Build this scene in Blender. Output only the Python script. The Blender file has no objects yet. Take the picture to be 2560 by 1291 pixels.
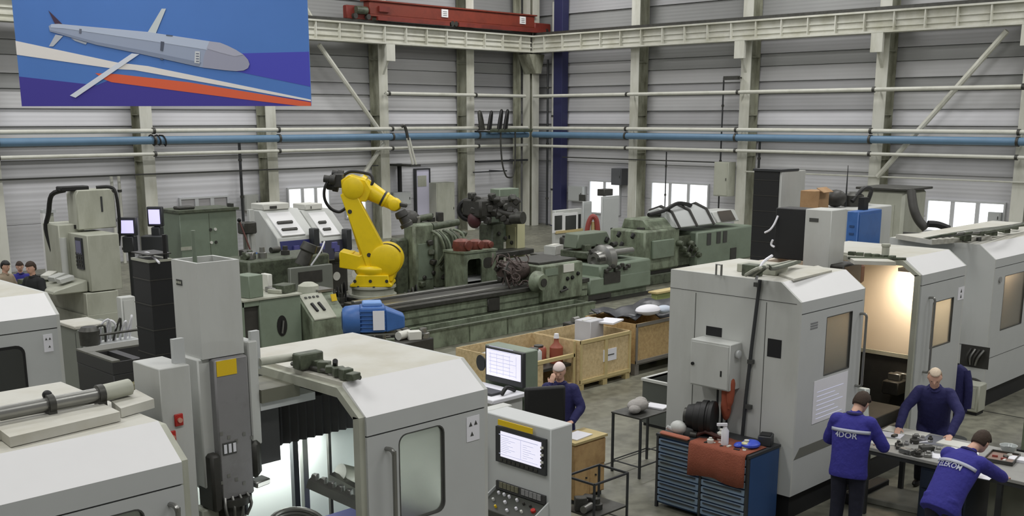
import bpy, bmesh, math, random
from mathutils import Vector, Matrix, Quaternion
random.seed(7)
SC = bpy.context.scene
C = bpy.context.collection
R = math.radians
# ------------------------------------------------------------------ camera, world, lights, exposure
F, CX, CY, HOR, H = 2700.0, 1280.0, 900.0, 296.0, 4.7       # focal length and principal point in pixels of the 2560x1291 frame
PITCH = math.atan((CY - HOR) / F)
cd = bpy.data.cameras.new('camera')
cd.sensor_fit = 'HORIZONTAL'; cd.sensor_width = 36.0
cd.lens = 36.0 * F / 2560.0
cd.shift_y = (CY - 645.5) / 2560.0
cd.clip_start = 0.05; cd.clip_end = 200
cam = bpy.data.objects.new('camera', cd); C.objects.link(cam)
cam.location = (0, 0, H); cam.rotation_euler = (math.pi / 2 - PITCH, 0, R(-45))
SC.camera = cam
w = bpy.data.worlds.new('world'); SC.world = w; w.use_nodes = True
w.node_tree.nodes['Background'].inputs[0].default_value = (0.80, 0.86, 1.0, 1)
w.node_tree.nodes['Background'].inputs[1].default_value = 0.6
SC.view_settings.view_transform = 'Standard'; SC.view_settings.look = 'None'
SC.view_settings.exposure = 0.0; SC.view_settings.gamma = 1.0; SC.view_settings.use_curve_mapping = False
CEIL = 12.6
LAMP_W = 430
for ix in range(4):                      # rows of fluorescent fittings hung under the roof
    for iy in range(4):
        ld = bpy.data.lights.new('roof_lamp', 'AREA'); ld.shape = 'RECTANGLE'; ld.size = 6.0; ld.size_y = 1.6
        ld.energy = LAMP_W; ld.color = (1.0, 0.99, 0.975)
        lo = bpy.data.objects.new('roof_lamp', ld); C.objects.link(lo)
        lo.location = (0.5 + ix * 10.2, 0.5 + iy * 9.9, CEIL - 0.35)

# ------------------------------------------------------------------ photo measurement -> place
S2 = math.sqrt(0.5)
def ray(u, v):
    x = (u - CX) / F; y = (CY - v) / F
    d = math.cos(PITCH) + y * math.sin(PITCH)
    return ((d + x) * S2, (d - x) * S2, -math.sin(PITCH) + y * math.cos(PITCH))
def P(u, v, z=None, X=None, Y=None, D=None):
    a = ray(u, v)
    if z is not None: t = (z - H) / a[2]
    elif X is not None: t = X / a[0]
    elif Y is not None: t = Y / a[1]
    else: t = D / ((a[0] + a[1]) * S2)
    return Vector((a[0] * t, a[1] * t, H + a[2] * t))
def BX(uc, vt, ul, ur, z0=0.0, vb=None, D=None, X=None, Y=None):
    """box in the machine grid: nearest upright edge at column uc, top row vt, far ends at columns ul (+Y) and ur (+X)"""
    c = P(uc, vb, z=z0) if vb is not None else P(uc, vt, D=D, X=X, Y=Y)
    x0, y0 = c.x, c.y
    k = ray(uc, vt); t = math.hypot(x0, y0) / math.hypot(k[0], k[1]); z1 = H + k[2] * t
    y1 = P(ul, vt, X=x0).y; x1 = P(ur, vt, Y=y0).x
    return x0, y0, z0, x1, y1, z1

# ------------------------------------------------------------------ materials
def lin(c):
    return tuple(((q / 255) / 12.92 if q / 255 <= 0.04045 else ((q / 255 + 0.055) / 1.055) ** 2.4) for q in c) + (1,)
MATS = {}
def mat(name, rgb, rough=0.5, metal=0.0, var=0.0, scale=4.0, bump=0.0, bscale=40.0, dirt=None, damt=0.0, dscale=1.5, streak=1.0, emit=0.0, spec=0.5, trans=0.0):
    if name in MATS: return MATS[name]
    m = bpy.data.materials.new(name); m.use_nodes = True; nt = m.node_tree; b = nt.nodes['Principled BSDF']
    b.inputs['Roughness'].default_value = rough; b.inputs['Metallic'].default_value = metal
    b.inputs['Specular IOR Level'].default_value = spec
    col = lin(rgb); b.inputs['Base Color'].default_value = col
    tc = None
    if var or bump or damt:
        tc = nt.nodes.new('ShaderNodeTexCoord')
        geo = nt.nodes.new('ShaderNodeNewGeometry')
    last = None
    if var:
        n = nt.nodes.new('ShaderNodeTexNoise'); n.inputs['Scale'].default_value = scale; n.inputs['Detail'].default_value = 4
        nt.links.new(geo.outputs['Position'], n.inputs['Vector'])
        mx = nt.nodes.new('ShaderNodeMix'); mx.data_type = 'RGBA'
        mx.inputs[6].default_value = tuple(max(0, q * (1 - var)) for q in col[:3]) + (1,)
        mx.inputs[7].default_value = tuple(min(1, q * (1 + var)) for q in col[:3]) + (1,)
        nt.links.new(n.outputs['Fac'], mx.inputs[0]); last = mx.outputs[2]
    if damt:
        n = nt.nodes.new('ShaderNodeTexNoise'); n.inputs['Scale'].default_value = dscale; n.inputs['Detail'].default_value = 6; n.inputs['Roughness'].default_value = 0.65
        mp = nt.nodes.new('ShaderNodeMapping'); mp.inputs['Scale'].default_value = (1, 1, 1 / streak)
        nt.links.new(geo.outputs['Position'], mp.inputs['Vector']); nt.links.new(mp.outputs[0], n.inputs['Vector'])
        cr = nt.nodes.new('ShaderNodeValToRGB'); cr.color_ramp.elements[0].position = 0.50 - 0.12 * damt; cr.color_ramp.elements[1].position = 0.72 - 0.1 * damt
        nt.links.new(n.outputs['Fac'], cr.inputs[0])
        ml = nt.nodes.new('ShaderNodeMath'); ml.operation = 'MULTIPLY'; ml.inputs[1].default_value = min(1.0, damt)
        nt.links.new(cr.outputs[0], ml.inputs[0])
        mx = nt.nodes.new('ShaderNodeMix'); mx.data_type = 'RGBA'; mx.inputs[7].default_value = lin(dirt)
        if last: nt.links.new(last, mx.inputs[6])
        else: mx.inputs[6].default_value = col
        nt.links.new(ml.outputs[0], mx.inputs[0]); last = mx.outputs[2]
    if last: nt.links.new(last, b.inputs['Base Color'])
    if bump:
        n = nt.nodes.new('ShaderNodeTexNoise'); n.inputs['Scale'].default_value = bscale
        nt.links.new(geo.outputs['Position'], n.inputs['Vector'])
        bp = nt.nodes.new('ShaderNodeBump'); bp.inputs['Strength'].default_value = bump; bp.inputs['Distance'].default_value = 0.02
        nt.links.new(n.outputs['Fac'], bp.inputs['Height']); nt.links.new(bp.outputs[0], b.inputs['Normal'])
    if emit:
        b.inputs['Emission Color'].default_value = col; b.inputs['Emission Strength'].default_value = emit
    if trans:
        b.inputs['Transmission Weight'].default_value = trans
    MATS[name] = m
    return m
GM = mat('machine_grey', (196, 198, 194), 0.45, var=0.04, scale=2.5, dirt=(150, 150, 140), damt=0.25, dscale=2.0, streak=4)
GM2 = mat('machine_grey_cool', (190, 193, 192), 0.45, var=0.04)
ROOF = mat('machine_roof', (198, 197, 188), 0.55, var=0.05, dirt=(168, 162, 138), damt=0.45, dscale=1.6)
CREAM = mat('cream_grey', (178, 180, 166), 0.5, var=0.05, dirt=(120, 120, 100), damt=0.35, dscale=2.5, streak=3)
SEAM = mat('seam_dark', (70, 71, 68), 0.7)
BLACK = mat('black_bellows', (26, 27, 28), 0.6, var=0.1)
KICK = mat('black_plinth', (22, 23, 25), 0.6)
STEEL = mat('bare_steel', (150, 150, 146), 0.35, metal=0.8, var=0.12, scale=8)
DSTEEL = mat('dark_steel', (78, 78, 74), 0.45, metal=0.5, var=0.25, scale=9, dirt=(40, 38, 34), damt=0.4, dscale=6)
RAM = mat('ram_grey', (142, 141, 142), 0.4, metal=0.25, var=0.08, scale=5, dirt=(70, 66, 60), damt=0.3, dscale=4)
GREEN = mat('machine_green', (128, 139, 118), 0.5, var=0.14, scale=4, dirt=(70, 73, 58), damt=0.75, dscale=4.5, streak=2)
GREEN2 = mat('panel_green', (124, 137, 120), 0.5, var=0.06, dirt=(88, 96, 80), damt=0.35, dscale=2)
DGREEN = mat('oily_green', (92, 100, 82), 0.5, var=0.3, scale=7, dirt=(30, 30, 24), damt=0.7, dscale=7)
OILY = mat('oily_black', (54, 53, 49), 0.5, var=0.4, scale=9)
YEL = mat('robot_yellow', (240, 208, 20), 0.38, var=0.06, scale=4, dirt=(150, 120, 20), damt=0.12, dscale=6)
BLUE = mat('motor_blue', (62, 106, 172), 0.42, var=0.08, dirt=(36, 66, 118), damt=0.25, dscale=5)
PIPEB = mat('pipe_blue', (102, 134, 162), 0.45, var=0.1, scale=2, dirt=(84, 112, 132), damt=0.3)
DBLUE = mat('cabinet_blue', (44, 74, 118), 0.45, var=0.08)
NAVY = mat('column_navy', (44, 46, 86), 0.5, var=0.15, scale=3)
RED = mat('crane_red', (126, 52, 36), 0.5, var=0.15, scale=2, dirt=(80, 32, 24), damt=0.5, dscale=2)
ORANGE = mat('cloth_red', (142, 78, 58), 0.9, var=0.15, scale=10, bump=0.4, bscale=60)
WHITE = mat('white_paint', (232, 232, 232), 0.45, var=0.03)
PAPER = mat('paper', (232, 232, 238), 0.8, var=0.02)
CARD = mat('paper_note', (214, 214, 206), 0.8, var=0.05)
WOOD = mat('osb_wood', (212, 190, 146), 0.75, var=0.2, scale=22, dirt=(170, 142, 96), damt=0.5, dscale=14)
PLANK = mat('pine_plank', (196, 178, 128), 0.75, var=0.12, scale=10)
CARDB = mat('cardboard_brown', (172, 138, 100), 0.8, var=0.1, scale=6, dirt=(120, 80, 40), damt=0.3, dscale=5)
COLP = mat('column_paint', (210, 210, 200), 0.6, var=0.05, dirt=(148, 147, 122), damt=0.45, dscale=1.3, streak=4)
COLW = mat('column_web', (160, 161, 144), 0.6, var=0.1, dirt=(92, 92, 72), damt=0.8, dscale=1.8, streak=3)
BEAMP = mat('beam_paint', (206, 206, 196), 0.6, var=0.06, dirt=(150, 148, 120), damt=0.5, dscale=1.0)
PIPEW = mat('pipe_white', (206, 206, 196), 0.5, var=0.06, dirt=(140, 140, 120), damt=0.3)
RUB = mat('rubber_black', (20, 20, 20), 0.55)
GLOW = mat('window_daylight', (250, 252, 255), 0.5, emit=1.6)
SCRW = mat('screen_white', (226, 224, 240), 0.3, emit=0.75)
SCRL = mat('screen_line', (186, 188, 212), 0.3, emit=0.6)
SCRV = mat('screen_violet', (205, 200, 245), 0.3, emit=0.9)
DARKG = mat('dark_glass', (52, 54, 52), 0.15, spec=0.6)
SKIN = mat('skin', (214, 170, 148), 0.55, var=0.06, scale=20)
HAIRB = mat('hair_brown', (58, 42, 30), 0.7, var=0.3, scale=60, bump=0.5, bscale=150)
HAIRG = mat('hair_grey', (224, 206, 182), 0.7, var=0.08, scale=60, bump=0.4, bscale=150)
JBLUE = mat('jacket_blue', (52, 50, 140), 0.85, var=0.12, scale=9, bump=0.5, bscale=18)
JNAVY = mat('jacket_navy', (40, 40, 90), 0.85, var=0.15, scale=9, bump=0.5, bscale=18)
TROU = mat('trousers_dark', (26, 28, 44), 0.9, var=0.15, scale=8, bump=0.4, bscale=20)
REFL = mat('reflective_grey', (176, 180, 196), 0.5)
SHOE = mat('shoe_black', (20, 19, 18), 0.5)
CAPW = mat('cap_white', (240, 222, 218), 0.8)
TABLE = mat('table_top', (150, 150, 146), 0.5, var=0.08, dirt=(110, 106, 98), damt=0.3)
FRAME = mat('frame_dark', (52, 54, 56), 0.5)
YLAB = mat('label_yellow', (226, 190, 24), 0.5)
REDB = mat('button_red', (184, 44, 36), 0.4)
WARM = mat('inner_warm', (226, 214, 196), 0.6, var=0.03)
INW = mat('inner_white', (230, 236, 232), 0.5, var=0.02)

# ------------------------------------------------------------------ mesh helpers
class MB:
    def __init__(s): s.v = []; s.f = []
    def add(s, vs, fs):
        o = len(s.v); s.v += [Vector(q) for q in vs]; s.f += [tuple(o + i for i in q) for q in fs]; return s
    def box(s, x0, y0, z0, x1, y1, z1):
        return s.add([(x0,y0,z0),(x1,y0,z0),(x1,y1,z0),(x0,y1,z0),(x0,y0,z1),(x1,y0,z1),(x1,y1,z1),(x0,y1,z1)],
                     [(3,2,1,0),(4,5,6,7),(0,1,5,4),(1,2,6,5),(2,3,7,6),(3,0,4,7)])
    def ob(s, c, sx, sy, sz, rz=0, rx=0, ry=0):
        M = Matrix.Translation(c) @ Matrix.Rotation(rz,4,'Z') @ Matrix.Rotation(ry,4,'Y') @ Matrix.Rotation(rx,4,'X')
        vs = [M @ Vector((a*sx/2,b*sy/2,d*sz/2)) for d in (-1,1) for a,b in ((-1,-1),(1,-1),(1,1),(-1,1))]
        return s.add(vs, [(3,2,1,0),(4,5,6,7),(0,1,5,4),(1,2,6,5),(2,3,7,6),(3,0,4,7)])
    def prism(s, poly, axis, a, b):
        n = len(poly)
        def q(p, t): return {'x': (t,p[0],p[1]), 'y': (p[0],t,p[1]), 'z': (p[0],p[1],t)}[axis]
        vs = [q(p,a) for p in poly] + [q(p,b) for p in poly]
        fs = [tuple(range(n))[::-1], tuple(range(n,2*n))] + [(i,(i+1)%n,n+(i+1)%n,n+i) for i in range(n)]
        return s.add(vs, fs)
    def cyl(s, p0, p1, r, r1=None, n=14, cap=True):
        r1 = r if r1 is None else r1
        p0 = Vector(p0); p1 = Vector(p1); d = (p1-p0).normalized()
        a = d.orthogonal().normalized(); b = d.cross(a)
        vs = []
        for p, rr in ((p0,r),(p1,r1)):
            vs += [p + (a*math.cos(2*math.pi*i/n) + b*math.sin(2*math.pi*i/n))*rr for i in range(n)]
        fs = [(i,(i+1)%n,n+(i+1)%n,n+i) for i in range(n)]
        if cap: fs += [tuple(range(n))[::-1], tuple(range(n,2*n))]
        return s.add(vs, fs)
    def tube(s, pts, r, n=8, cap=True):
        pts = [Vector(q) for q in pts]; m = len(pts)
        rs = r if isinstance(r,(list,tuple)) else [r]*m
        T = []
        for i in range(m):
            T.append((pts[min(i+1,m-1)] - pts[max(i-1,0)]).normalized())
        a = T[0].orthogonal().normalized(); vs = []
        for i in range(m):
            if i:
                q = T[i-1].rotation_difference(T[i]); a = q @ a
            a = (a - T[i]*a.dot(T[i])).normalized(); b = T[i].cross(a)
            vs += [pts[i] + (a*math.cos(2*math.pi*k/n) + b*math.sin(2*math.pi*k/n))*rs[i] for k in range(n)]
        fs = [(i*n+k, i*n+(k+1)%n, (i+1)*n+(k+1)%n, (i+1)*n+k) for i in range(m-1) for k in range(n)]
        if cap: fs += [tuple(range(n))[::-1], tuple(range((m-1)*n, m*n))]
        return s.add(vs, fs)
    def lathe(s, p0, d, prof, n=20):
        """prof: (distance along d, radius) pairs"""
        p0 = Vector(p0); d = Vector(d).normalized(); a = d.orthogonal().normalized(); b = d.cross(a); vs = []
        for t, r in prof:
            vs += [p0 + d*t + (a*math.cos(2*math.pi*k/n) + b*math.sin(2*math.pi*k/n))*max(r,1e-4) for k in range(n)]
        m = len(prof)
        fs = [(i*n+k, i*n+(k+1)%n, (i+1)*n+(k+1)%n, (i+1)*n+k) for i in range(m-1) for k in range(n)]
        fs += [tuple(range(n))[::-1], tuple(range((m-1)*n, m*n))]
        return s.add(vs, fs)
    def sph(s, c, rx, ry=None, rz=None, nu=14, nv=8, M=None):
        ry = ry or rx; rz = rz or rx; c = Vector(c); M = M or Matrix.Identity(3)
        vs = [c + M @ Vector((0,0,-rz))]
        for j in range(1, nv):
            t = math.pi*j/nv - math.pi/2
            vs += [c + M @ Vector((rx*math.cos(t)*math.cos(2*math.pi*i/nu), ry*math.cos(t)*math.sin(2*math.pi*i/nu), rz*math.sin(t))) for i in range(nu)]
        vs.append(c + M @ Vector((0,0,rz)))
        fs = [(0,1+(i+1)%nu,1+i) for i in range(nu)]
        for j in range(nv-2):
            fs += [(1+j*nu+i,1+j*nu+(i+1)%nu,1+(j+1)*nu+(i+1)%nu,1+(j+1)*nu+i) for i in range(nu)]
        k = 1+(nv-2)*nu; fs += [(k+i,k+(i+1)%nu,len(vs)-1) for i in range(nu)]
        return s.add(vs, fs)
    def loft(s, rings):
        n = len(rings[0]); vs = [q for r in rings for q in r]; m = len(rings)
        fs = [(i*n+k, i*n+(k+1)%n, (i+1)*n+(k+1)%n, (i+1)*n+k) for i in range(m-1) for k in range(n)]
        fs += [tuple(range(n))[::-1], tuple(range((m-1)*n, m*n))]
        return s.add(vs, fs)
    def mesh(s, name, smooth=40):
        me = bpy.data.meshes.new(name); me.from_pydata([tuple(q) for q in s.v], [], s.f)
        bm = bmesh.new(); bm.from_mesh(me); bmesh.ops.recalc_face_normals(bm, faces=bm.faces); bm.to_mesh(me); bm.free()
        if smooth:
            me.shade_smooth(); me.set_sharp_from_angle(angle=R(smooth))
        return me
    def build(s, name, m, parent=None, bev=0.0, smooth=40, seg=1):
        me = s.mesh(name, smooth); me.materials.append(m)
        return link(name, me, parent, bev, seg)
def link(name, me, parent=None, bev=0.0, seg=1):
    o = bpy.data.objects.new(name, me); C.objects.link(o)
    if parent is not None:
        o.parent = parent
        root = parent
        while root.parent: root = root.parent
        if not root.get('local_coords'):
            o.matrix_parent_inverse = Matrix.Translation(-root.location) if parent is root else Matrix.Identity(4)
    if bev:
        b = o.modifiers.new('bevel','BEVEL'); b.width = bev; b.segments = seg; b.limit_method = 'ANGLE'; b.angle_limit = R(40)
    return o
def thing(name, label, cat, loc=(0,0,0), rotz=0.0, group=None, local=False):
    o = bpy.data.objects.new(name, None); C.objects.link(o); o.location = loc; o.rotation_euler = (0,0,rotz)
    o.empty_display_size = 0.2
    o['label'] = label; o['category'] = cat
    if group: o['group'] = group
    if local: o['local_coords'] = 1
    return o
def tag(o, label, cat, group=None):
    o['label'] = label; o['category'] = cat
    if group: o['group'] = group
    return o
def struct(o): o['kind'] = 'structure'; return o
def copy_tree(o, parent=None):
    c = o.copy(); C.objects.link(c)
    if parent is not None: c.parent = parent
    for ch in list(o.children): copy_tree(ch, c)
    return c
def rrect(u0, v0, u1, v1, r, n=4):
    out = []
    for cx_, cy_, a0 in ((u1-r,v0+r,-90),(u1-r,v1-r,0),(u0+r,v1-r,90),(u0+r,v0+r,180)):
        for i in range(n+1):
            a = R(a0 + 90*i/n); out.append((cx_+r*math.cos(a), cy_+r*math.sin(a)))
    return out
def arc(c, ax, ay, r0, a0, a1, n=10):
    c = Vector(c); ax = Vector(ax); ay = Vector(ay)
    return [c + ax*r0*math.cos(R(a0+(a1-a0)*i/n)) + ay*r0*math.sin(R(a0+(a1-a0)*i/n)) for i in range(n+1)]
def smooth_path(pts, n=6):
    pts = [Vector(q) for q in pts]; out = []
    for i in range(len(pts)-1):
        p0 = pts[max(i-1,0)]; p1 = pts[i]; p2 = pts[i+1]; p3 = pts[min(i+2,len(pts)-1)]
        for k in range(n):
            t = k/n
            out.append(0.5*((2*p1)+(p2-p0)*t+(2*p0-5*p1+4*p2-p3)*t*t+(3*p1-p0-3*p2+p3)*t**3))
    out.append(pts[-1]); return out
# ------------------------------------------------------------------ the hall: floor, walls, columns, beams
WX, WY = 36.2, 34.9
LO = -6.0
def floor_mat():
    m = bpy.data.materials.new('floor_paint'); m.use_nodes = True; nt = m.node_tree; b = nt.nodes['Principled BSDF']
    geo = nt.nodes.new('ShaderNodeNewGeometry')
    n1 = nt.nodes.new('ShaderNodeTexNoise'); n1.inputs['Scale'].default_value = 0.5; n1.inputs['Detail'].default_value = 8
    n2 = nt.nodes.new('ShaderNodeTexNoise'); n2.inputs['Scale'].default_value = 5; n2.inputs['Detail'].default_value = 8
    for n in (n1, n2): nt.links.new(geo.outputs['Position'], n.inputs['Vector'])
    cr = nt.nodes.new('ShaderNodeValToRGB'); e = cr.color_ramp.elements
    e[0].position = 0.3; e[0].color = lin((104, 104, 92)); e[1].position = 0.7; e[1].color = lin((144, 143, 127))
    cr2 = nt.nodes.new('ShaderNodeValToRGB'); e = cr2.color_ramp.elements
    e[0].position = 0.35; e[0].color = (0.55, 0.55, 0.55, 1); e[1].position = 0.6; e[1].color = (1.05, 1.05, 1.05, 1)
    mx = nt.nodes.new('ShaderNodeMix'); mx.data_type = 'RGBA'; mx.blend_type = 'MULTIPLY'; mx.inputs[0].default_value = 0.8
    nt.links.new(n1.outputs['Fac'], cr.inputs[0]); nt.links.new(n2.outputs['Fac'], cr2.inputs[0])
    nt.links.new(cr.outputs[0], mx.inputs[6]); nt.links.new(cr2.outputs[0], mx.inputs[7]); nt.links.new(mx.outputs[2], b.inputs['Base Color'])
    b.inputs['Roughness'].default_value = 0.42
    return m
floor = struct(MB().box(LO, LO, -0.3, WX+0.4, WY+0.4, 0).build('floor', floor_mat(), smooth=0))
JOINT = mat('floor_joint', (44, 44, 40), 0.8)
for k, xx in enumerate((7.4, 9.6, 17.6, 23.0)):
    MB().box(xx, LO+.1, -0.001, xx+0.03, WY-.1, 0.003).build('floor_joint', JOINT, floor, smooth=0)
for k, yy in enumerate((5.2, 9.2, 13.2, 17.0)):
    MB().box(LO+.1, yy, -0.001, WX-.1, yy+0.03, 0.003).build('floor_joint', JOINT, floor, smooth=0)
CEILM = mat('ceiling_sheet', (150, 152, 150), 0.8)
struct(MB().box(LO, LO, CEIL, WX+0.4, WY+0.4, CEIL+0.2).build('ceiling', CEILM, smooth=0))
WALLB = mat('wall_backing', (170, 170, 172), 0.8)
wl = struct(MB().box(LO, WY, -0.3, WX+0.4, WY+0.3, CEIL).build('wall_left', WALLB, smooth=0))
wr = struct(MB().box(WX, LO, -0.3, WX+0.3, WY, CEIL).build('wall_right', WALLB, smooth=0))
struct(MB().box(LO-0.3, LO, -0.3, LO, WY+0.3, CEIL).build('wall_near_left', WALLB, smooth=0))
struct(MB().box(LO, LO-0.3, -0.3, WX+0.3, LO, CEIL).build('wall_near_right', WALLB, smooth=0))
# ribbed cladding panels, lapped like boards, one per bay and course
def clad_mat(name, rgb):
    m = bpy.data.materials.new(name); m.use_nodes = True; nt = m.node_tree; b = nt.nodes['Principled BSDF']
    geo = nt.nodes.new('ShaderNodeNewGeometry'); n = nt.nodes.new('ShaderNodeTexNoise'); n.inputs['Scale'].default_value = 0.7; n.inputs['Detail'].default_value = 5
    nt.links.new(geo.outputs['Position'], n.inputs['Vector'])
    col = lin(rgb); mx = nt.nodes.new('ShaderNodeMix'); mx.data_type = 'RGBA'
    mx.inputs[6].default_value = tuple(q*0.90 for q in col[:3])+(1,); mx.inputs[7].default_value = tuple(min(1,q*1.08) for q in col[:3])+(1,)
    nt.links.new(n.outputs['Fac'], mx.inputs[0]); nt.links.new(mx.outputs[2], b.inputs['Base Color'])
    b.inputs['Roughness'].default_value = 0.6
    wv = nt.nodes.new('ShaderNodeTexWave'); wv.wave_type = 'BANDS'; wv.bands_direction = 'Z'; wv.inputs['Scale'].default_value = 2.4; wv.inputs['Distortion'].default_value = 0.0
    nt.links.new(geo.outputs['Position'], wv.inputs['Vector'])
    bp = nt.nodes.new('ShaderNodeBump'); bp.inputs['Strength'].default_value = 0.2; bp.inputs['Distance'].default_value = 0.02
    nt.links.new(wv.outputs['Fac'], bp.inputs['Height']); nt.links.new(bp.outputs[0], b.inputs['Normal'])
    return m
CL = [clad_mat('cladding_pale', (189, 189, 190)), clad_mat('cladding_mid', (170, 170, 172)), clad_mat('cladding_dark', (150, 151, 150)), clad_mat('cladding_white', (211, 211, 215))]
COLA = [2.3, 7.25, 12.2, 17.15, 21.9, 27.05, 31.65]       # columns along the left wall (x of centre)
COLB = [28.4, 23.15, 17.8, 12.95, 7.9, 2.8]               # columns along the right wall (y of centre)
ROWS = [0.0, 1.45, 2.85, 3.42, 3.86, 4.46, 5.0, 5.6, 6.05, 6.6, 7.05, 7.6, 8.2, 9.1, 10.0, 11.0, CEIL]
ROWM = [3, 3, 0, 1, 0, 3, 0, 1, 0, 2, 1, 0, 2, 1, 1, 2]
def cladding(wall, axis, edges):
    for i in range(len(ROWS)-1):
        z0, z1 = ROWS[i], ROWS[i+1]
        for j in range(len(edges)-1):
            a, b = edges[j]+0.012, edges[j+1]-0.012
            low = i < 2
            t0, t1 = (0.06, 0.06) if low else (0.14, 0.05)
            zz = z1-0.012
            if axis == 'A': poly = [(WY, z0), (WY, zz), (WY-t1, zz), (WY-t0, z0+0.03), (WY-t0, z0)]; m = MB().prism(poly, 'x', a, b)
            else: poly = [(WX, z0), (WX, zz), (WX-t1, zz), (WX-t0, z0+0.03), (WX-t0, z0)]; m = MB().prism(poly, 'y', a, b)
            mi = ROWM[i] if (i+j) % 5 or low else (ROWM[i]+1) % 3
            m.build('wall_panel', CL[mi], wall, smooth=0)
cladding(wl, 'A', [LO] + COLA + [WX-0.2])
cladding(wr, 'B', sorted([LO] + COLB + [WY-0.2]))
# windows low in the walls, blown out by daylight
WFR = mat('window_frame', (206, 208, 210), 0.5)
def window(n, wall, a0, a1, z0, z1, panes, pm=GLOW):
    e = bpy.data.objects.new('window_%d' % n, None); C.objects.link(e); e['kind'] = 'structure'; e.location = (a0, WY-.1, z0) if wall == 'A' else (WX-.1, a0, z0)
    def bx(p0, p1, d0, d1, q0, q1):
        return MB().box(p0, WY-d1, q0, p1, WY-d0, q1) if wall == 'A' else MB().box(WX-d1, p0, q0, WX-d0, p1, q1)
    fr = MB()
    for q in (bx(a0-.06, a1+.06, .061, .16, z0-.06, z0), bx(a0-.06, a1+.06, .061, .16, z1, z1+.06), bx(a0-.06, a0, .061, .16, z0, z1), bx(a1, a1+.06, .061, .16, z0, z1)): fr.add(q.v, q.f)
    fr.build('window_frame', WFR, e, smooth=0)
    w_ = (a1-a0)/panes
    for k in range(panes):
        bx(a0+k*w_+0.02, a0+(k+1)*w_-0.02, .061, .10, z0, z1).build('pane', pm, e, smooth=0)
        if k: bx(a0+k*w_-.07, a0+k*w_+.07, .061, .15, z0, z1).build('mullion', WFR, e, smooth=0)
window(1, 'A', 22.95, 24.75, 0.95, 2.1, 3)
window(2, 'B', 25.1, 27.85, 0.85, 2.1, 3)
window(3, 'B', 29.6, 31.25, 0.7, 2.02, 2)
window(4, 'B', 13.6, 16.1, 1.0, 1.98, 3)
window(5, 'B', 19.6, 22.2, 0.9, 1.95, 3)
window(6, 'A', 25.6, 26.5, 0.9, 2.1, 2)
window(7, 'A', 18.55, 20.35, 1.25, 1.95, 3, mat('shutter_grey', (176, 174, 176), .6))
# steel columns
def column(x, y, face, label, top=CEIL):
    t = thing('steel_column', label, 'column', (x, y, 0), group='columns along the ' + ('left' if face == 'A' else 'right') + ' wall')
    hw, d0, d1 = 0.21, 0.0, 0.62
    def bb(a0, a1, q0, q1, z0, z1):
        return MB().box(x+a0, y+q0, z0, x+a1, y+q1, z1) if face == 'A' else MB().box(x+q0, y+a0, z0, x+q1, y+a1, z1)
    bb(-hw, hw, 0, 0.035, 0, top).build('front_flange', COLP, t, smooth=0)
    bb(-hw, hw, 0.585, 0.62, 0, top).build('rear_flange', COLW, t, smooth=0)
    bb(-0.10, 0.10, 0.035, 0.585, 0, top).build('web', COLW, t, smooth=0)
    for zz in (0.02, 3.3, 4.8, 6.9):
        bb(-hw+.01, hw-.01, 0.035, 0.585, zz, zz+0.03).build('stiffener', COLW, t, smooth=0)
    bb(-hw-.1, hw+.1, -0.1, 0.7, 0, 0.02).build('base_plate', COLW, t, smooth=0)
    return t
AY, BXP = 34.1, 35.4
nmA = {2: 'cream steel column at the far left edge, left wall', 3: 'cream steel column on left wall behind the left end of blue banner', 4: 'cream steel column on left wall below the right end of banner',
       5: 'cream steel column on left wall carrying bracket right of the banner', 6: 'plain cream steel column on left wall between hoses and braced column'}
for i, x in enumerate(COLA):
    if i < 2: continue
    column(x, AY, 'A', nmA[i])
nmB = ['plain cream steel column on right wall nearest the navy corner post', 'cream steel column with bracket on right wall left of the black tower cover',
       'cream steel column with bracket on right wall above the brown cardboard box', 'cream steel column at the far right edge, right wall']
for i, y in enumerate(COLB[:4]): column(BXP, y, 'B', nmB[i])
t = thing('steel_column', 'mottled cream corner column where the two runway beams meet', 'column', (35.15, 33.85, 0))
MB().box(35.0, 33.72, 0, 35.4, 33.76, CEIL).build('front_flange', COLP, t, smooth=0)
MB().box(34.98, 33.9, 0, 35.02, 34.3, CEIL).build('side_flange', COLP, t, smooth=0)
MB().box(35.14, 33.76, 0, 35.3, 34.4, CEIL).build('web', COLW, t, smooth=0)
MB().box(34.6, 34.5, 0, 35.0, 34.54, CEIL).build('rear_flange', COLW, t, smooth=0)
MB().box(34.75, 34.3, 0, 34.85, 34.5, CEIL).build('web', COLW, t, smooth=0)
MB().prism([(34.55, 7.4), (35.5, 7.4), (35.3, 6.6), (34.95, 6.6)], 'y', 33.5, 34.2).build('head_bracket', COLW, t, smooth=0)
t = thing('navy_post', 'dark navy box post rising full height beside the room corner', 'column', (35.95, 32.8, 0))
MB().box(35.6, 32.55, 0, 36.0, 33.05, CEIL).build('post', NAVY, t, smooth=0, bev=.01)
MB().box(35.55, 32.45, 0, 36.02, 33.15, 0.03).build('base_plate', NAVY, t, smooth=0)
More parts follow.
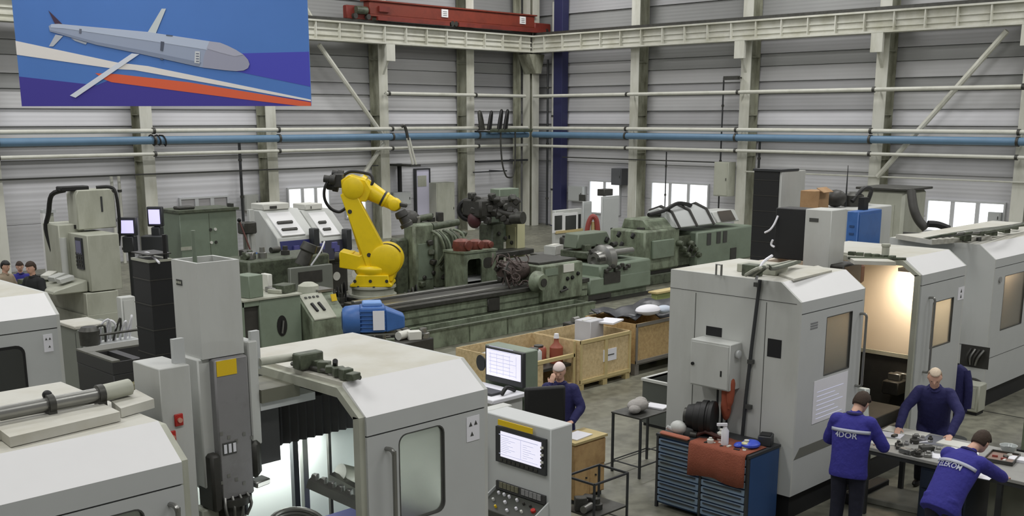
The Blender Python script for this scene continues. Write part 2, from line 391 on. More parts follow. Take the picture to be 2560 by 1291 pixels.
# crane runway beams
def beam(face, lo, hi, label):
    y = 33.6 if face == 'A' else 34.9
    t = thing('crane_runway_beam', label, 'beam', (lo, y, 7.47) if face == 'A' else (y, lo, 7.47), group='crane runway beams')
    def bb(a0, a1, q0, q1, z0, z1):
        return MB().box(a0, y+q0, z0, a1, y+q1, z1) if face == 'A' else MB().box(y+q0, a0, z0, y+q1, a1, z1)
    bb(lo, hi, 0, 0.46, 7.47, 7.53).build('bottom_flange', BEAMP, t, smooth=0)
    bb(lo, hi, 0, 0.46, 8.12, 8.18).build('top_flange', BEAMP, t, smooth=0)
    bb(lo, hi, 0.17, 0.21, 7.53, 8.12).build('web', BEAMP, t, smooth=0)
    for zz in (7.66, 7.86): bb(lo, hi, 0.12, 0.17, zz, zz+0.05).build('rib', BEAMP, t, smooth=0)
    k = lo+0.6
    while k < hi-.1:
        bb(k, k+0.04, 0.02, 0.17, 7.53, 8.12).build('stiffener', BEAMP, t, smooth=0); k += 1.05
    bb(lo, hi, 0.12, 0.26, 8.18, 8.30).build('rail', DSTEEL, t, smooth=0)
    return t
beam('A', 11.5, 34.9, 'long cream crane runway beam along the left wall')
beam('B', 3.0, 33.9, 'long cream crane runway beam along the right wall')
def bracket(face, c, label):
    t = thing('beam_bracket', label, 'bracket', (c, AY, 6.9) if face == 'A' else (BXP, c, 6.9), group='beam brackets')
    y = AY if face == 'A' else BXP
    q0 = y-0.5
    if face == 'A':
        MB().box(c-.21, q0, 6.85, c+.21, q0+.12, 7.465).build('end_plate', COLP, t, smooth=0)
        MB().prism([(q0+.12, 7.465), (y, 7.465), (y, 6.35), (q0+.12, 6.95)], 'x', c-.05, c+.05).build('gusset', COLP, t, smooth=0)
    else:
        MB().box(q0, c-.21, 6.85, q0+.12, c+.21, 7.465).build('end_plate', COLP, t, smooth=0)
        MB().prism([(q0+.12, 7.465), (y, 7.465), (y, 6.35), (q0+.12, 6.95)], 'y', c-.05, c+.05).build('gusset', COLP, t, smooth=0)
bracket('A', 27.05, 'white plate bracket under left runway beam beside the red crane')
bracket('A', 21.9, 'white plate bracket under left runway beam at the banner edge')
bracket('B', 23.15, 'white plate bracket under right runway beam, nearest the corner')
bracket('B', 17.8, 'white plate bracket under right runway beam, middle of three')
bracket('B', 12.95, 'white plate bracket under right runway beam at the right frame edge')
# diagonal braces
def brace(p, q, label, r=0.09):
    o = MB().cyl(p, q, r, n=8).build('diagonal_brace', COLP); o.location = (0,0,0); tag(o, label, 'brace', 'diagonal wall braces'); return o
brace((24.0, 33.97, 7.33), (26.85, 33.97, 4.05), 'pale diagonal brace dropping from beam beside the banner')
brace((26.9, 33.97, 3.75), (25.2, 33.97, 1.9), 'short pale diagonal brace behind the yellow robot head')
brace((35.26, 13.72, 7.33), (35.26, 17.6, 2.75), 'long pale diagonal brace on the right wall')
brace((22.9, 33.97, 9.4), (23.7, 33.97, 8.25), 'short pale diagonal brace above the beam at banner edge')
# pipes on the walls, with brackets
def pipe(face, a0, a1, z, r, m, label, off, clamps):
    y = (WY if face == 'A' else WX) - off
    t = thing('wall_pipe', label, 'pipe', (a0, y, z) if face == 'A' else (y, a0, z), group='pipes along the walls')
    def p(a, zz, q=0): return (a, y+q, zz) if face == 'A' else (y+q, a, zz)
    MB().cyl(p(a0, z), p(a1, z), r, n=12).build('tube', m, t)
    for c in clamps:
        if a0 < c < a1:
            MB().cyl(p(c-.04, z), p(c+.04, z), r+0.03, n=12).build('clamp', DSTEEL, t)
            MB().tube([p(c, z, r), p(c, z, off-0.85)], 0.03, 6).build('bracket', DSTEEL, t, smooth=0)
    return t
pipe('A', 11.0, 34.6, 4.30, .075, PIPEW, 'upper pale pipe running along the left wall above the blue pipe', 1.25, COLA)
pipe('A', 11.0, 34.6, 4.00, .13, PIPEB, 'thick blue pipe running along the left wall', 1.25, COLA)
pipe('A', 11.0, 34.6, 3.56, .06, PIPEW, 'lower thin pale pipe running along the left wall below the blue pipe', 1.25, COLA)
pipe('A', 26.9, 34.6, 5.64, .07, PIPEW, 'highest pale pipe on left wall between bracket column and corner', 1.1, COLA)
pipe('B', 4.0, 33.6, 4.28, .075, PIPEW, 'upper pale pipe running along the right wall above the blue pipe', 1.25, COLB)
pipe('B', 4.0, 33.6, 4.00, .13, PIPEB, 'thick blue pipe running along the right wall', 1.25, COLB)
pipe('B', 4.0, 33.6, 3.52, .06, PIPEW, 'lower thin pale pipe running along the right wall below the blue pipe', 1.25, COLB)
pipe('B', 4.0, 33.6, 5.64, .07, PIPEW, 'highest pale pipe running along the right wall', 1.25, COLB)
pipe('A', 11.0, 26.6, 2.9, .025, SEAM, 'thin dark conduit low on left wall behind the machines', .9, [])
pipe('B', 24.0, 32.2, 3.05, .025, SEAM, 'thin dark conduit low on right wall by the navy post', .9, [])
pipe('B', 4.0, 22.9, 2.75, .03, PIPEW, 'thin pale conduit low on right wall behind cardboard box', .9, [])
# upright pipes beside the navy post and on the walls
def upright(p, z0, z1, r, m, label, foot=True):
    t = thing('vertical_pipe', label, 'pipe', (p[0], p[1], z0), group='upright pipes')
    MB().cyl((p[0], p[1], z0), (p[0], p[1], z1), r, n=10).build('tube', m, t)
    for k in range(3):
        zz = z0 + (z1-z0)*(k+.5)/3
        MB().cyl((p[0], p[1], zz-.04), (p[0], p[1], zz+.04), r+.02, n=10).build('clamp', DSTEEL, t)
    return t
upright((35.78, 33.22), 0, 9.6, .07, PIPEW, 'white upright pipe just left of the navy post')
upright((35.62, 33.4), 0, 7.2, .05, FRAME, 'dark upright pipe left of the navy post')
upright((20.8, 34.5), 0, 3.9, .05, FRAME, 'dark upright conduit on left wall below the banner corner')
upright((16.2, 34.4), 0, 2.85, .05, PIPEW, 'white upright pipe left of the banner column')
upright((15.95, 34.4), 0, 2.85, .05, PIPEW, 'white upright pipe near the banner column, the left one of its pair')
upright((35.25, 22.3), 0, 3.9, .045, FRAME, 'dark upright cable above the tall black tower cover')
upright((35.4, 24.1), 0, 6.2, .03, FRAME, 'thin dark upright pipe left of the first bracket column on right wall')
upright((35.3, 26.6), 0, 3.4, .025, FRAME, 'thin dark upright conduit left of the three-pane window')

t = thing('drain_pipe', 'hooked dark drain pipe crossing the blue pipe right of robot', 'pipe', P(1018, 380, Y=33.3))
MB().tube(smooth_path([P(1003, 318, Y=33.45), P(1009, 314, Y=33.4), P(1015, 325, Y=33.4), P(1020, 350, Y=33.4)],4), .06, 8).build('hook', DSTEEL, t)
for dx in (0, 8): MB().tube([P(1018+dx*.6, 345, Y=33.4), P(1032+dx, 412, Y=33.4)], .045, 8).build('downpipe', PIPEW, t)
MB().box(P(1030, 412, Y=33.4).x-.1, 33.35, P(1030, 412, Y=33.4).z-.08, P(1045, 412, Y=33.4).x+.1, 34.74, P(1030, 412, Y=33.4).z).build('wall_stay', DSTEEL, t)
t = thing('black_tube', 'short black tube standing on the flat box behind robot wrist', 'tube', P(1000, 482, Y=34.6))
a = P(1000, 482, Y=34.6); b = P(998, 412, Y=34.6)
MB().cyl((a.x, 34.6, a.z), (a.x, 34.6, b.z), .09, n=14).build('tube', RUB, t); MB().cyl((a.x, 34.6, b.z), (a.x, 34.6, b.z+.05), .11, n=14).build('cap', RUB, t)
# ------------------------------------------------------------------ overhead crane on the left runway
t = thing('overhead_crane', 'red overhead crane girder parked above the left wall beam', 'crane', (30.5, 33.8, 8.30))
g0, g1 = 26.1, 35.0
MB().box(g0, 33.62, 8.50, g1, 34.0, 8.98).build('girder', RED, t, bev=.02)
MB().box(g0-.1, 33.56, 8.44, g1+.1, 34.06, 8.50).build('girder_flange', RED, t)
MB().box(g0-.1, 33.56, 8.98, g1+.1, 34.06, 9.03).build('girder_flange', RED, t)
MB().box(g0+.3, 33.5, 8.30, 30.0, 33.62, 8.44).build('lower_rail', mat('crane_red_dark', (120, 44, 34), .6, var=.2, dirt=(60, 26, 20), damt=.5), t)
MB().box(30.5, 33.5, 8.30, g1+.6, 33.62, 8.46).build('lower_rail', MATS['crane_red_dark'], t)
MB().box(25.1, 33.7, 8.30, 26.3, 33.95, 8.78).build('end_carriage', MATS['crane_red_dark'], t, bev=.03)
MB().box(35.0, 33.6, 8.32, 36.0, 33.95, 8.72).build('end_carriage', MATS['crane_red_dark'], t, bev=.03)
for x in (25.4, 26.0, 35.7, 30.2, 30.4): MB().cyl((x, 33.55, 8.40), (x, 33.69, 8.40), .1).build('wheel', OILY, t)
MB().cyl((25.45, 33.62, 8.62), (25.95, 33.62, 8.62), .14).build('drive_motor', DGREEN, t)
MB().box(26.5, 33.54, 8.62, 27.0, 33.62, 8.82).build('junction_box', MATS['crane_red_dark'], t)
for u in (1112, 1307):
    p = P(u, 38 if u < 1200 else 42, Y=33.6)
    MB().box(p.x-.17, 33.585, 8.62, p.x+.17, 33.62, 8.92).build('load_plate', WHITE, t)
    for k in range(3): MB().box(p.x-.10, 33.58, 8.68+k*.07, p.x+.10, 33.586, 8.70+k*.07).build('lettering', SEAM, t)
# ------------------------------------------------------------------ hung banner
BL = P(55, 268, D=23.0); BR = P(778, 263, D=22.4)
dB = Vector((BR.x-BL.x, BR.y-BL.y, 0)).normalized(); nB = Vector((dB.y, -dB.x, 0))
if nB.dot(Vector((BL.x, BL.y, 0))) > 0: nB = -nB
def PB(u, v, e=0.0):
    a = Vector(ray(u, v)); k = nB.dot(Vector((BL.x, BL.y, 0))) / nB.dot(Vector((a.x, a.y, 0)))
    return Vector((0, 0, H)) + a*k + nB*e
ZT = PB(400, -30).z; ZB = (BL.z + BR.z)/2
t = thing('banner', 'big blue hanging banner printed with a winged grey missile', 'banner', (BL+BR)/2)
BA = Vector((BL.x, BL.y, 0)); BB = Vector((BR.x, BR.y, 0))
sh = MB(); back = -nB*0.03
def q3(p, z): return Vector((p.x, p.y, z))
sh.add([q3(BA, ZB), q3(BB, ZB), q3(BB, ZT), q3(BA, ZT), q3(BA, ZB)+back, q3(BB, ZB)+back, q3(BB, ZT)+back, q3(BA, ZT)+back],
       [(0,1,2,3),(7,6,5,4),(0,4,5,1),(1,5,6,2),(2,6,7,3),(3,7,4,0)])
sheet = sh.build('sheet', mat('print_blue', (84, 132, 208), .6, var=.06, scale=1.2), t, smooth=0)
def ink(name, px, rgb, lay, mname=None, par=None):
    pts = []
    for (x, y) in px:
        p = PB(x/2.977, y/2.977, 0.004*lay)
        p.z = min(max(p.z, ZB+0.001), ZT)
        k = (Vector((p.x, p.y, 0))-BA).dot(dB); L = (BB-BA).length
        if k < 0.0: p -= dB*k
        if k > L: p -= dB*(k-L)
        pts.append(p)
    m = MB(); n = len(pts); off = -nB*0.003
    m.add(pts + [p+off for p in pts], [tuple(range(n)), tuple(range(n, 2*n))[::-1]] + [(i, n+i, n+(i+1) % n, (i+1) % n) for i in range(n)])
    return m.build(name, mat(mname or 'ink_%d_%d_%d' % rgb, rgb, .6), par or sheet, smooth=0)
ink('printed_field', [(1700,400),(2330,385),(2330,645),(1700,520)], (78, 80, 196), 1)
ink('printed_field', [(120,570),(720,635),(900,560),(2330,752),(2330,830),(140,830)], (72, 64, 162), 1)
ink('printed_stripe', [(100,304),(870,465),(1100,492),(2330,742),(2330,755),(1000,522),(870,515),(100,408)], (246, 242, 238), 2)
ink('printed_stripe', [(710,545),(870,552),(1400,612),(2330,762),(2330,794),(2230,796),(1800,738),(830,612),(770,588)], (236, 106, 70), 2)
ink('printed_wing', [(1100,242),(1205,65),(1237,65),(1160,252)], (214, 222, 224), 3)
ink('printed_wing', [(985,398),(1040,404),(566,728),(524,712)], (232, 238, 250), 6)
ink('printed_fin', [(362,78),(468,182),(412,182)], (74, 54, 76), 3)
ink('printed_fin', [(415,258),(472,268),(398,346),(366,346)], (196, 202, 212), 3)
ink('printed_pod', [(530,284),(560,290),(650,318),(640,332),(560,305)], (176, 184, 198), 3)
ink('printed_body', [(365,195),(385,180),(440,178),(1100,238),(1560,308),(1530,505),(1480,498),(1050,402),(720,335),(480,265),(375,235)], (164, 176, 200), 4)
ink('printed_body', [(385,180),(440,178),(1100,238),(1565,308),(1545,372),(1120,305),(480,212),(380,205)], (196, 208, 230), 5)
ink('printed_body', [(1480,498),(1050,402),(720,335),(480,265),(375,235),(372,222),(480,248),(720,312),(1050,372),(1500,465)], (140, 152, 176), 5)
ink('printed_nose', [(1562,308),(1640,318),(1700,342),(1760,372),(1815,408),(1848,445),(1860,478),(1848,508),(1815,526),(1760,530),(1680,524),(1510,503),(1520,420),(1540,360)], (166, 168, 188), 5)
ink('printed_nose', [(1562,308),(1640,318),(1700,342),(1760,372),(1815,408),(1750,420),(1640,392),(1540,362)], (184, 186, 204), 6)
ink('printed_mark', [(1455,382),(1492,384),(1488,474),(1450,468)], (222, 226, 230), 6)
for k in range(4): ink('printed_mark', [(1462,396+k*19),(1484,397+k*19),(1484,404+k*19),(1462,403+k*19)], (110, 118, 138), 7)
ink('printed_mark', [(1200,308),(1226,312),(1216,382),(1196,376)], (86, 94, 112), 6)
ink('printed_mark', [(1240,258),(1290,264),(1286,272),(1240,268)], (92, 104, 126), 6)
ink('printed_mark', [(1196,430),(1218,434),(1216,448),(1194,444)], (92, 104, 126), 6)
ink('printed_mark', [(595,215),(612,217),(608,250),(592,248)], (110, 116, 132), 6)
for k in (0.02, 0.35, 0.65, 0.98):
    p = BA.lerp(BB, k)
    MB().cyl((p.x, p.y, ZT), (p.x, p.y, CEIL), .012, n=6).build('hanging_rope', FRAME, t)
MB().cyl(q3(BA, ZT), q3(BB, ZT), .025, n=8).build('top_rod', STEEL, t)
# ------------------------------------------------------------------ cable shelf with looped hoses in the corner, wall fittings
t = thing('cable_shelf', 'dark steel cable shelf bracketed to left wall by the corner column', 'shelf', (33, 33.4, 4.3))
MB().box(31.95, 33.25, 4.12, 34.5, 33.5, 4.18).build('tray', DGREEN, t)
MB().box(31.95, 33.22, 4.18, 34.5, 33.25, 4.26).build('rim', DGREEN, t)
for x in (32.2, 33.4, 34.3): MB().box(x, 33.5, 4.12, x+.05, 34.75, 4.18).build('arm', DSTEEL, t)
for k, (u, dz, lb) in enumerate(((1205, .72, 'coiled grey hose standing on the cable shelf, leftmost'), (1222, .74, 'looped dark hose on the cable shelf, second from left'), (1247, .80, 'looped black hose on the cable shelf, third from left'), (1262, .80, 'looped black hose on the cable shelf, nearest the corner'))):
    p = P(u, 300, Y=33.38)
    m = MB(); m.tube(arc((p.x, 33.37, 4.22), (0.20, .13, 0.0), (0.20*(1 if k else -1), 0, 1), dz, 0, 180, 14), .06 if k else .085, 8)
    tag(m.build('looped_hose', RUB if k else DSTEEL), lb, 'hose', 'looped hoses on the shelf')
t = thing('hanging_cable', 'dark cable hanging in a deep loop under the cable shelf', 'cable', P(1270, 380, Y=33.4))
MB().tube(smooth_path([Vector((P(1252, 364, Y=33.3).x, 33.3, 4.12)), P(1252, 364, Y=33.3), P(1256, 410, Y=33.3), P(1264, 438, Y=33.3), P(1272, 444, Y=33.3), P(1282, 440, Y=33.3), P(1287, 410, Y=33.3), P(1288, 380, Y=33.3), Vector((P(1288, 380, Y=33.3).x, 33.3, 4.12))]), .035, 8).build('cable', DSTEEL, t)
t = thing('wall_rail', 'dark horizontal rail on left wall under the corner hoses', 'rail', (33, 33.9, 3))
MB().box(31.9, 33.9, 2.86, 34.9, 33.97, 2.94).build('bar', FRAME, t)
for x in (32.1, 34.6): MB().box(x, 33.97, 2.86, x+.05, 34.84, 2.92).build('stay', FRAME, t)
t = thing('wall_rail', 'thin dark rail lowest on left wall beside the dark milling machine', 'rail', (33, 33.9, 2.5))
MB().box(31.6, 33.9, 2.44, 33.6, 33.95, 2.49).build('bar', FRAME, t)
for x in (31.8, 33.4): MB().box(x, 33.95, 2.44, x+.04, 34.84, 2.48).build('stay', FRAME, t)
# spotlights and boxes on the walls
def wallbox(face, u0, v0, u1, v1, m, label, dep=.3, name='switch_box', off=0.07, cat='box'):
    if face == 'A':
        a = P(u0, v0, Y=WY-off-dep); b = P(u1, v1, Y=WY-off-dep); t = thing(name, label, cat, (a.x, WY-off, b.z))
        MB().box(a.x, WY-off-dep, b.z, b.x, WY-off, a.z).build('case', m, t, bev=.01)
        MB().box(a.x+.04, WY-off-dep-.015, b.z+.04, b.x-.04, WY-off-dep, a.z-.04).build('door', m, t)
        MB().box(b.x-.1, WY-off-dep-.03, (a.z+b.z)/2-.05, b.x-.07, WY-off-dep-.015, (a.z+b.z)/2+.05).build('handle', SEAM, t)
    else:
        a = P(u0, v0, X=WX-off-dep); b = P(u1, v1, X=WX-off-dep); t = thing(name, label, cat, (WX-off, a.y, b.z))
        MB().box(WX-off-dep, b.y, b.z, WX-off, a.y, a.z).build('case', m, t, bev=.01)
        MB().box(WX-off-dep-.015, b.y+.04, b.z+.04, WX-off-dep, a.y-.04, a.z-.04).build('door', m, t)
        MB().box(WX-off-dep-.03, b.y+.07, (a.z+b.z)/2-.05, WX-off-dep-.015, b.y+.1, (a.z+b.z)/2+.05).build('handle', SEAM, t)
    return t
wallbox('B', 1528, 421, 1553, 464, mat('box_slate', (104, 106, 110), .5, var=.06), 'slate grey box hung high on right wall by the plain column', .45, 'control_box')
wallbox('B', 1786, 405, 1818, 492, CREAM, 'tall cream electrical box on right wall left of bracket column', .5, 'electrical_box', .75)
wallbox('A', 612, 488, 648, 525, GM, 'pale switch box with two dark sockets on left wall under banner corner', .3)
wallbox('A', 1091, 458, 1138, 585, CREAM, 'cream electrical cabinet on left wall beside the framed notice board', .6, 'electrical_cabinet')
wallbox('A', 984, 482, 1028, 512, GM2, 'light grey flat box low on left wall behind the robot wrist', .4)
wallbox('B', 1420, 465, 1456, 505, GM2, 'pale grey box on right wall beside the navy post', .3, 'control_box')
wallbox('B', 2470, 530, 2500, 560, GM2, 'small pale box under the rightmost window on right wall', .2)
t = thing('notice_board', 'white notice board in a thin dark frame on left wall', 'board', P(1058, 500, Y=34.6))
a = P(1040, 425, Y=34.7); b = P(1074, 545, Y=34.7)
MB().box(a.x, 34.7, b.z, b.x, 34.82, a.z).build('board', mat('board_white', (214, 212, 232), .6), t)
for q in ((a.x-.05, b.z, a.x, a.z), (b.x, b.z, b.x+.05, a.z), (a.x-.05, a.z, b.x+.05, a.z+.05)): MB().box(q[0], 34.66, q[1], q[2], 34.82, q[3]).build('frame', FRAME, t)
c = P(1044, 440, Y=34.69); d = P(1066, 466, Y=34.69)
MB().box(c.x, 34.685, d.z, d.x, 34.7, c.z).build('pinned_sheet', CREAM, t)
t = thing('wall_lamp', 'dark floodlight on a pole beside first bracket column, right wall', 'lamp', P(1825, 200, X=35.3))
a = P(1812, 195, X=35.2); 
MB().box(35.1, a.y-.6, a.z-.08, 35.3, a.y, a.z+.06).build('lamp_head', DSTEEL, t)
MB().box(35.2, a.y-.62, a.z-.03, 35.45, a.y-.58, a.z+.02).build('arm', DSTEEL, t)
t = thing('cable_reel', 'tangle of dark cable wound round the blue pipe by banner column', 'cable', (17.3, 33.3, 4.1))
MB().tube([Vector((17.0+.03*a_, 33.65+(.15+.05*(i_ % 7)/7)*math.cos(a_), 4.0+(.15+.05*(i_ % 7)/7)*math.sin(a_))) for i_, a_ in enumerate([i*.5 for i in range(40)])], .025, 6).build('coil', RUB, t)
# ------------------------------------------------------------------ large machining centres
GLASS = mat('door_glass', (208, 208, 200), 0.25, trans=0.85, spec=0.4)
def ring(outer, inner, axis, a, b):
    n = len(outer)
    def q(p, t): return {'x': (t,p[0],p[1]), 'y': (p[0],t,p[1]), 'z': (p[0],p[1],t)}[axis]
    vs = [q(p,a) for p in outer]+[q(p,a) for p in inner]+[q(p,b) for p in outer]+[q(p,b) for p in inner]
    fs = []
    for i in range(n):
        j = (i+1) % n
        fs += [(i,j,n+j,n+i),(2*n+i,3*n+i,3*n+j,2*n+j),(i,2*n+i,2*n+j,j),(n+i,n+j,3*n+j,3*n+i)]
    return MB().add(vs, fs)
ZB, ZC, ZTP, DY = 0.31, 2.648, 2.855, 0.27
def half(t, x0, x1, yf, yb, win=None, closed_left=False, closed_right=False, zc=ZC, zt=ZTP, seam=True, part='enclosure', rfront=.06):
    """one sheet-metal half of an enclosure; returns nothing, parts go under t"""
    zs = zc-0.15
    bot = ZB
    if win:
        wx0, wx1, wz0, wz1 = win
        outer = rrect(x0, bot, x1, zs, 0.001); inner = rrect(wx0, wz0, wx1, wz1, rfront)
        fp = ring(outer, inner, 'y', yf, yf+.045).build('front_panel', GM2, t, smooth=30)
        ring(rrect(wx0-.003, wz0-.003, wx1+.003, wz1+.003, rfront), rrect(wx0+.006, wz0+.006, wx1-.006, wz1-.006, rfront-.004), 'y', yf-.002, yf+.045).build('window_seal', SEAM, fp, smooth=30)
        MB().prism(rrect(wx0, wz0, wx1, wz1, rfront), 'y', yf+.02, yf+.03).build('window_glass', GLASS, fp, smooth=30)
    else:
        MB().box(x0, yf, bot, x1, yf+.045, zs).build('front_panel', GM2, t, smooth=0)
    MB().box(x0+.01, yf+.02, zs, x1-.01, yf+.045, zs+.012).build('seam_strip', SEAM, t, smooth=0)
    MB().box(x0, yf, zs+.012, x1, yf+.045, zc).build('fascia', GM2, t, smooth=0)
    MB().prism([(yf,zc),(yf+DY,zt),(yf+DY,zt-.045),(yf+.045,zc-.01)], 'x', x0, x1).build('sloped_panel', WHITE, t, smooth=0)
    MB().box(x0, yf+DY, zt-.045, x1, yb, zt).build('roof_panel', ROOF, t, smooth=0)
    prof = [(yf+.046,bot),(yf+.046,zc-.01),(yf+DY,zt-.046),(yb-.046,zt-.046),(yb-.046,bot)]
    pf2 = [(yf,bot),(yf,zc),(yf+DY,zt),(yb,zt),(yb,bot)]
    if closed_left: MB().prism(pf2, 'x', x0-.035, x0).build('side_panel', GM, t, smooth=0)
    if closed_right: MB().prism(pf2, 'x', x1, x1+.035).build('side_panel', GM, t, smooth=0)
    MB().box(x0, yb-.045, bot, x1, yb, zt-.046).build('back_panel', GM, t, smooth=0)
def edge_frame(t, x, sgn, yf, yb, zc=ZC, zt=ZTP):
    """folded cream frame around the open edge of a half"""
    w = 0.05*sgn
    a, b = sorted((x, x+w))
    MB().box(a, yf+.02, ZB, b, yf+.09, zc).build('edge_frame', CREAM, t, smooth=0)
    MB().prism([(yf+.02,zc),(yf+DY,zt-.03),(yf+DY,zt-.10),(yf+.09,zc-.02)], 'x', a, b).build('edge_frame', CREAM, t, smooth=0)
    MB().box(a, yf+DY, zt-.10, b, yb, zt-.03).build('edge_frame', CREAM, t, smooth=0)
def handle(t, x, y, z0, z1):
    MB().tube(smooth_path([(x,y,z1),(x,y-.06,z1+.005),(x+.005,y-.085,z1-.03),(x+.005,y-.085,z1-.1),(x+.005,y-.085,z0+.1),(x+.005,y-.085,z0+.03),(x,y-.06,z0),(x,y,z0)],4), .017, 8).build('door_handle', STEEL, t)
def sticker(t, u0, v0, u1, v1, Y, marks=((.3,.7),(.7,.72),(.4,.3))):
    a = P(u0, v0, Y=Y); b = P(u1, v1, Y=Y)
    s_ = MB().box(a.x, Y-.004, b.z, b.x, Y-.0005, a.z).build('warning_sticker', PAPER, t, smooth=0)
    for fx, fz in marks:
        cx_, cz_ = a.x+(b.x-a.x)*fx, b.z+(a.z-b.z)*fz; r = (b.x-a.x)*.13
        MB().add([(cx_-r,Y-.006,cz_-r),(cx_+r,Y-.006,cz_-r),(cx_,Y-.006,cz_+r),(cx_-r,Y-.004,cz_-r),(cx_+r,Y-.004,cz_-r),(cx_,Y-.004,cz_+r)],[(0,1,2),(5,4,3),(0,3,4,1),(1,4,5,2),(2,5,3,0)]).build('pictogram', SEAM, s_, smooth=0)
def plinth(t, x0, x1, yf, yb):
    MB().box(x0+.04, yf+.05, 0, x1-.04, yb-.05, ZB).build('plinth', KICK, t, smooth=0)
PLEAT = mat('pleat_black', (46, 46, 46), .45)
def bellows(t, x0, x1, y, z0, z1, n, mm=PLEAT, dep=.035):
    """way cover folded into n upright pleats facing -Y"""
    for k in range(n):
        a = x0+(x1-x0)*k/n; b = x0+(x1-x0)*(k+1)/n
        MB().prism([(a,y),((a+b)/2,y-dep),(b,y),(b,y+.03),(a,y+.03)], 'z', z0, z1).build('bellows_pleat', mm, t, smooth=0)

# ---- machine in the foreground (M)
MX0, MXA, MXB, MX1, MYF, MYB = 1.40, 3.033, 4.442, 5.584, 5.888, 7.61
t = thing('machining_center', 'big grey machining center in the foreground with open roof and tall white spindle tower', 'machine', (3.5, 6.7, 0))
M_ = t
wL = P(340, 1283, Y=MYF)
half(t, MX0, MXA, MYF, MYB, win=(1.95, wL.x+.05, 1.62, wL.z+.02), closed_left=True)
a = P(997, 1100, Y=MYF); b = P(1113, 1275, Y=MYF)
half(t, MXB, MX1, MYF, MYB, win=(a.x, b.x, b.z, a.z+.03), closed_right=True, rfront=.07)
edge_frame(t, MXB-.05, 1, MYF, MYB); edge_frame(t, MXA, 1, MYF, MYB)
handle(t, P(965, 1120, Y=MYF).x, MYF, 1.15, P(960, 1124, Y=MYF).z)
handle(t, P(425, 1265, Y=MYF).x, MYF, 1.15, P(425, 1262, Y=MYF).z)
sticker(t, 1166, 1045, 1198, 1098, MYF)
plinth(t, MX0, MX1, MYF, MYB)
# roof gear of the right half: rail and sheet at the opening
MB().cyl(P(648, 906, z=2.96), P(780, 886, z=2.94), .03, n=12).build('roof_cylinder', CREAM, t)
MB().ob((P(770, 900, z=2.93)), .22, .10, .12, 0).build('roof_clamp', DGREEN, t, bev=.01)
for k in range(7):
    p = P(775+k*18, 905+k*6, z=2.90); MB().ob(p, .07, .09, .05+.015*(k % 3), 0.3*k).build('drag_chain_link', DGREEN, t, bev=.005)
MB().tube([P(730, 910, z=2.88), P(900, 945, z=2.88)], .018, 6).build('drag_chain_rail', DSTEEL, t)
MB().cyl(P(838, 925, z=2.88), P(838, 903, z=2.97), .02, n=10).build('cable_gland', RUB, t)
# roof gear of the left half: long bright cylinder, two raised lids
z_ = ZTP
def lid(p, zz, th=.06):
    m = MB(); pts = [Vector((q.x, q.y, zz)) for q in p]; n = len(pts)
    m.add(pts+[q-Vector((0,0,th)) for q in pts], [tuple(range(n)), tuple(range(n,2*n))[::-1]]+[(i,n+i,n+(i+1)%n,(i+1)%n) for i in range(n)])
    m.build('roof_lid', ROOF, t, smooth=0)
zz = ZTP+.065
lid([P(-60, 1085, z=zz), P(0, 1076, z=zz), P(24, 1094, z=zz), P(300, 1030, z=zz), P(255, 1008, z=zz), P(-60, 1062, z=zz)], zz)
lid([P(278, 1003, z=zz), P(302, 1022, z=zz), P(385, 998, z=zz), P(340, 974, z=zz)], zz)
pa = P(-40, 1042, z=2.98); pb = P(250, 985, z=2.98); pc = P(322, 968, z=2.98)
MB().cyl(pa, pb, .042, n=16).build('roof_cylinder', STEEL, t)
MB().cyl(pb, pc, .055, n=16).build('cylinder_head', CREAM, t)
for u, v in ((125, 1010), (250, 985)):
    p = P(u, v, z=2.98); MB().cyl(p-Vector((.02,0,0)), p+Vector((.02,0,0)), .06, n=14).build('cylinder_clamp', DSTEEL, t)
    MB().ob(p-Vector((0,0,.07)), .05, .08, .12).build('clamp_foot', DSTEEL, t)
p = P(118, 988, z=3.03); MB().sph(p, .03).build('hose_fitting', RUB, t)
MB().cyl(P(0, 1052, z=2.92), P(330, 985, z=2.92), .015, n=8).build('guide_rod', STEEL, t)
# tower with hollow square top, ram, side cover
TX0, TX1, TY0, TY1 = 3.68, 4.012, 6.74, 7.095
TZ1, TZ0 = 3.727, 3.05
tw = ring([(TX0,TY0),(TX1,TY0),(TX1,TY1),(TX0,TY1)], [(TX0+.025,TY0+.025),(TX1-.025,TY0+.025),(TX1-.025,TY1-.025),(TX0+.025,TY1-.025)], 'z', TZ0, TZ1).build('spindle_tower', GM, t, smooth=0)
MB().box(TX0+.026, TY0+.026, TZ1-.35, TX1-.026, TY1-.026, TZ1-.30).build('tower_floor', BLACK, tw, smooth=0)
MB().cyl((TX0+.13, TY1-.10, TZ1-.3), (TX0+.13, TY1-.10, TZ1+.20), .016, n=8).build('lubrication_tube', GREEN2, tw)
a = P(441, 698, X=TX0); b = P(456, 715, X=TX0)
MB().box(TX0-.004, min(a.y,b.y), b.z, TX0, max(a.y,b.y), a.z).build('name_plate', SEAM, tw, smooth=0)
for k in range(3): MB().box(TX0-.006, min(a.y,b.y)+.012+k*.025, b.z+.012, TX0-.003, min(a.y,b.y)+.03+k*.025, a.z-.012).build('plate_letter', CREAM, tw, smooth=0)
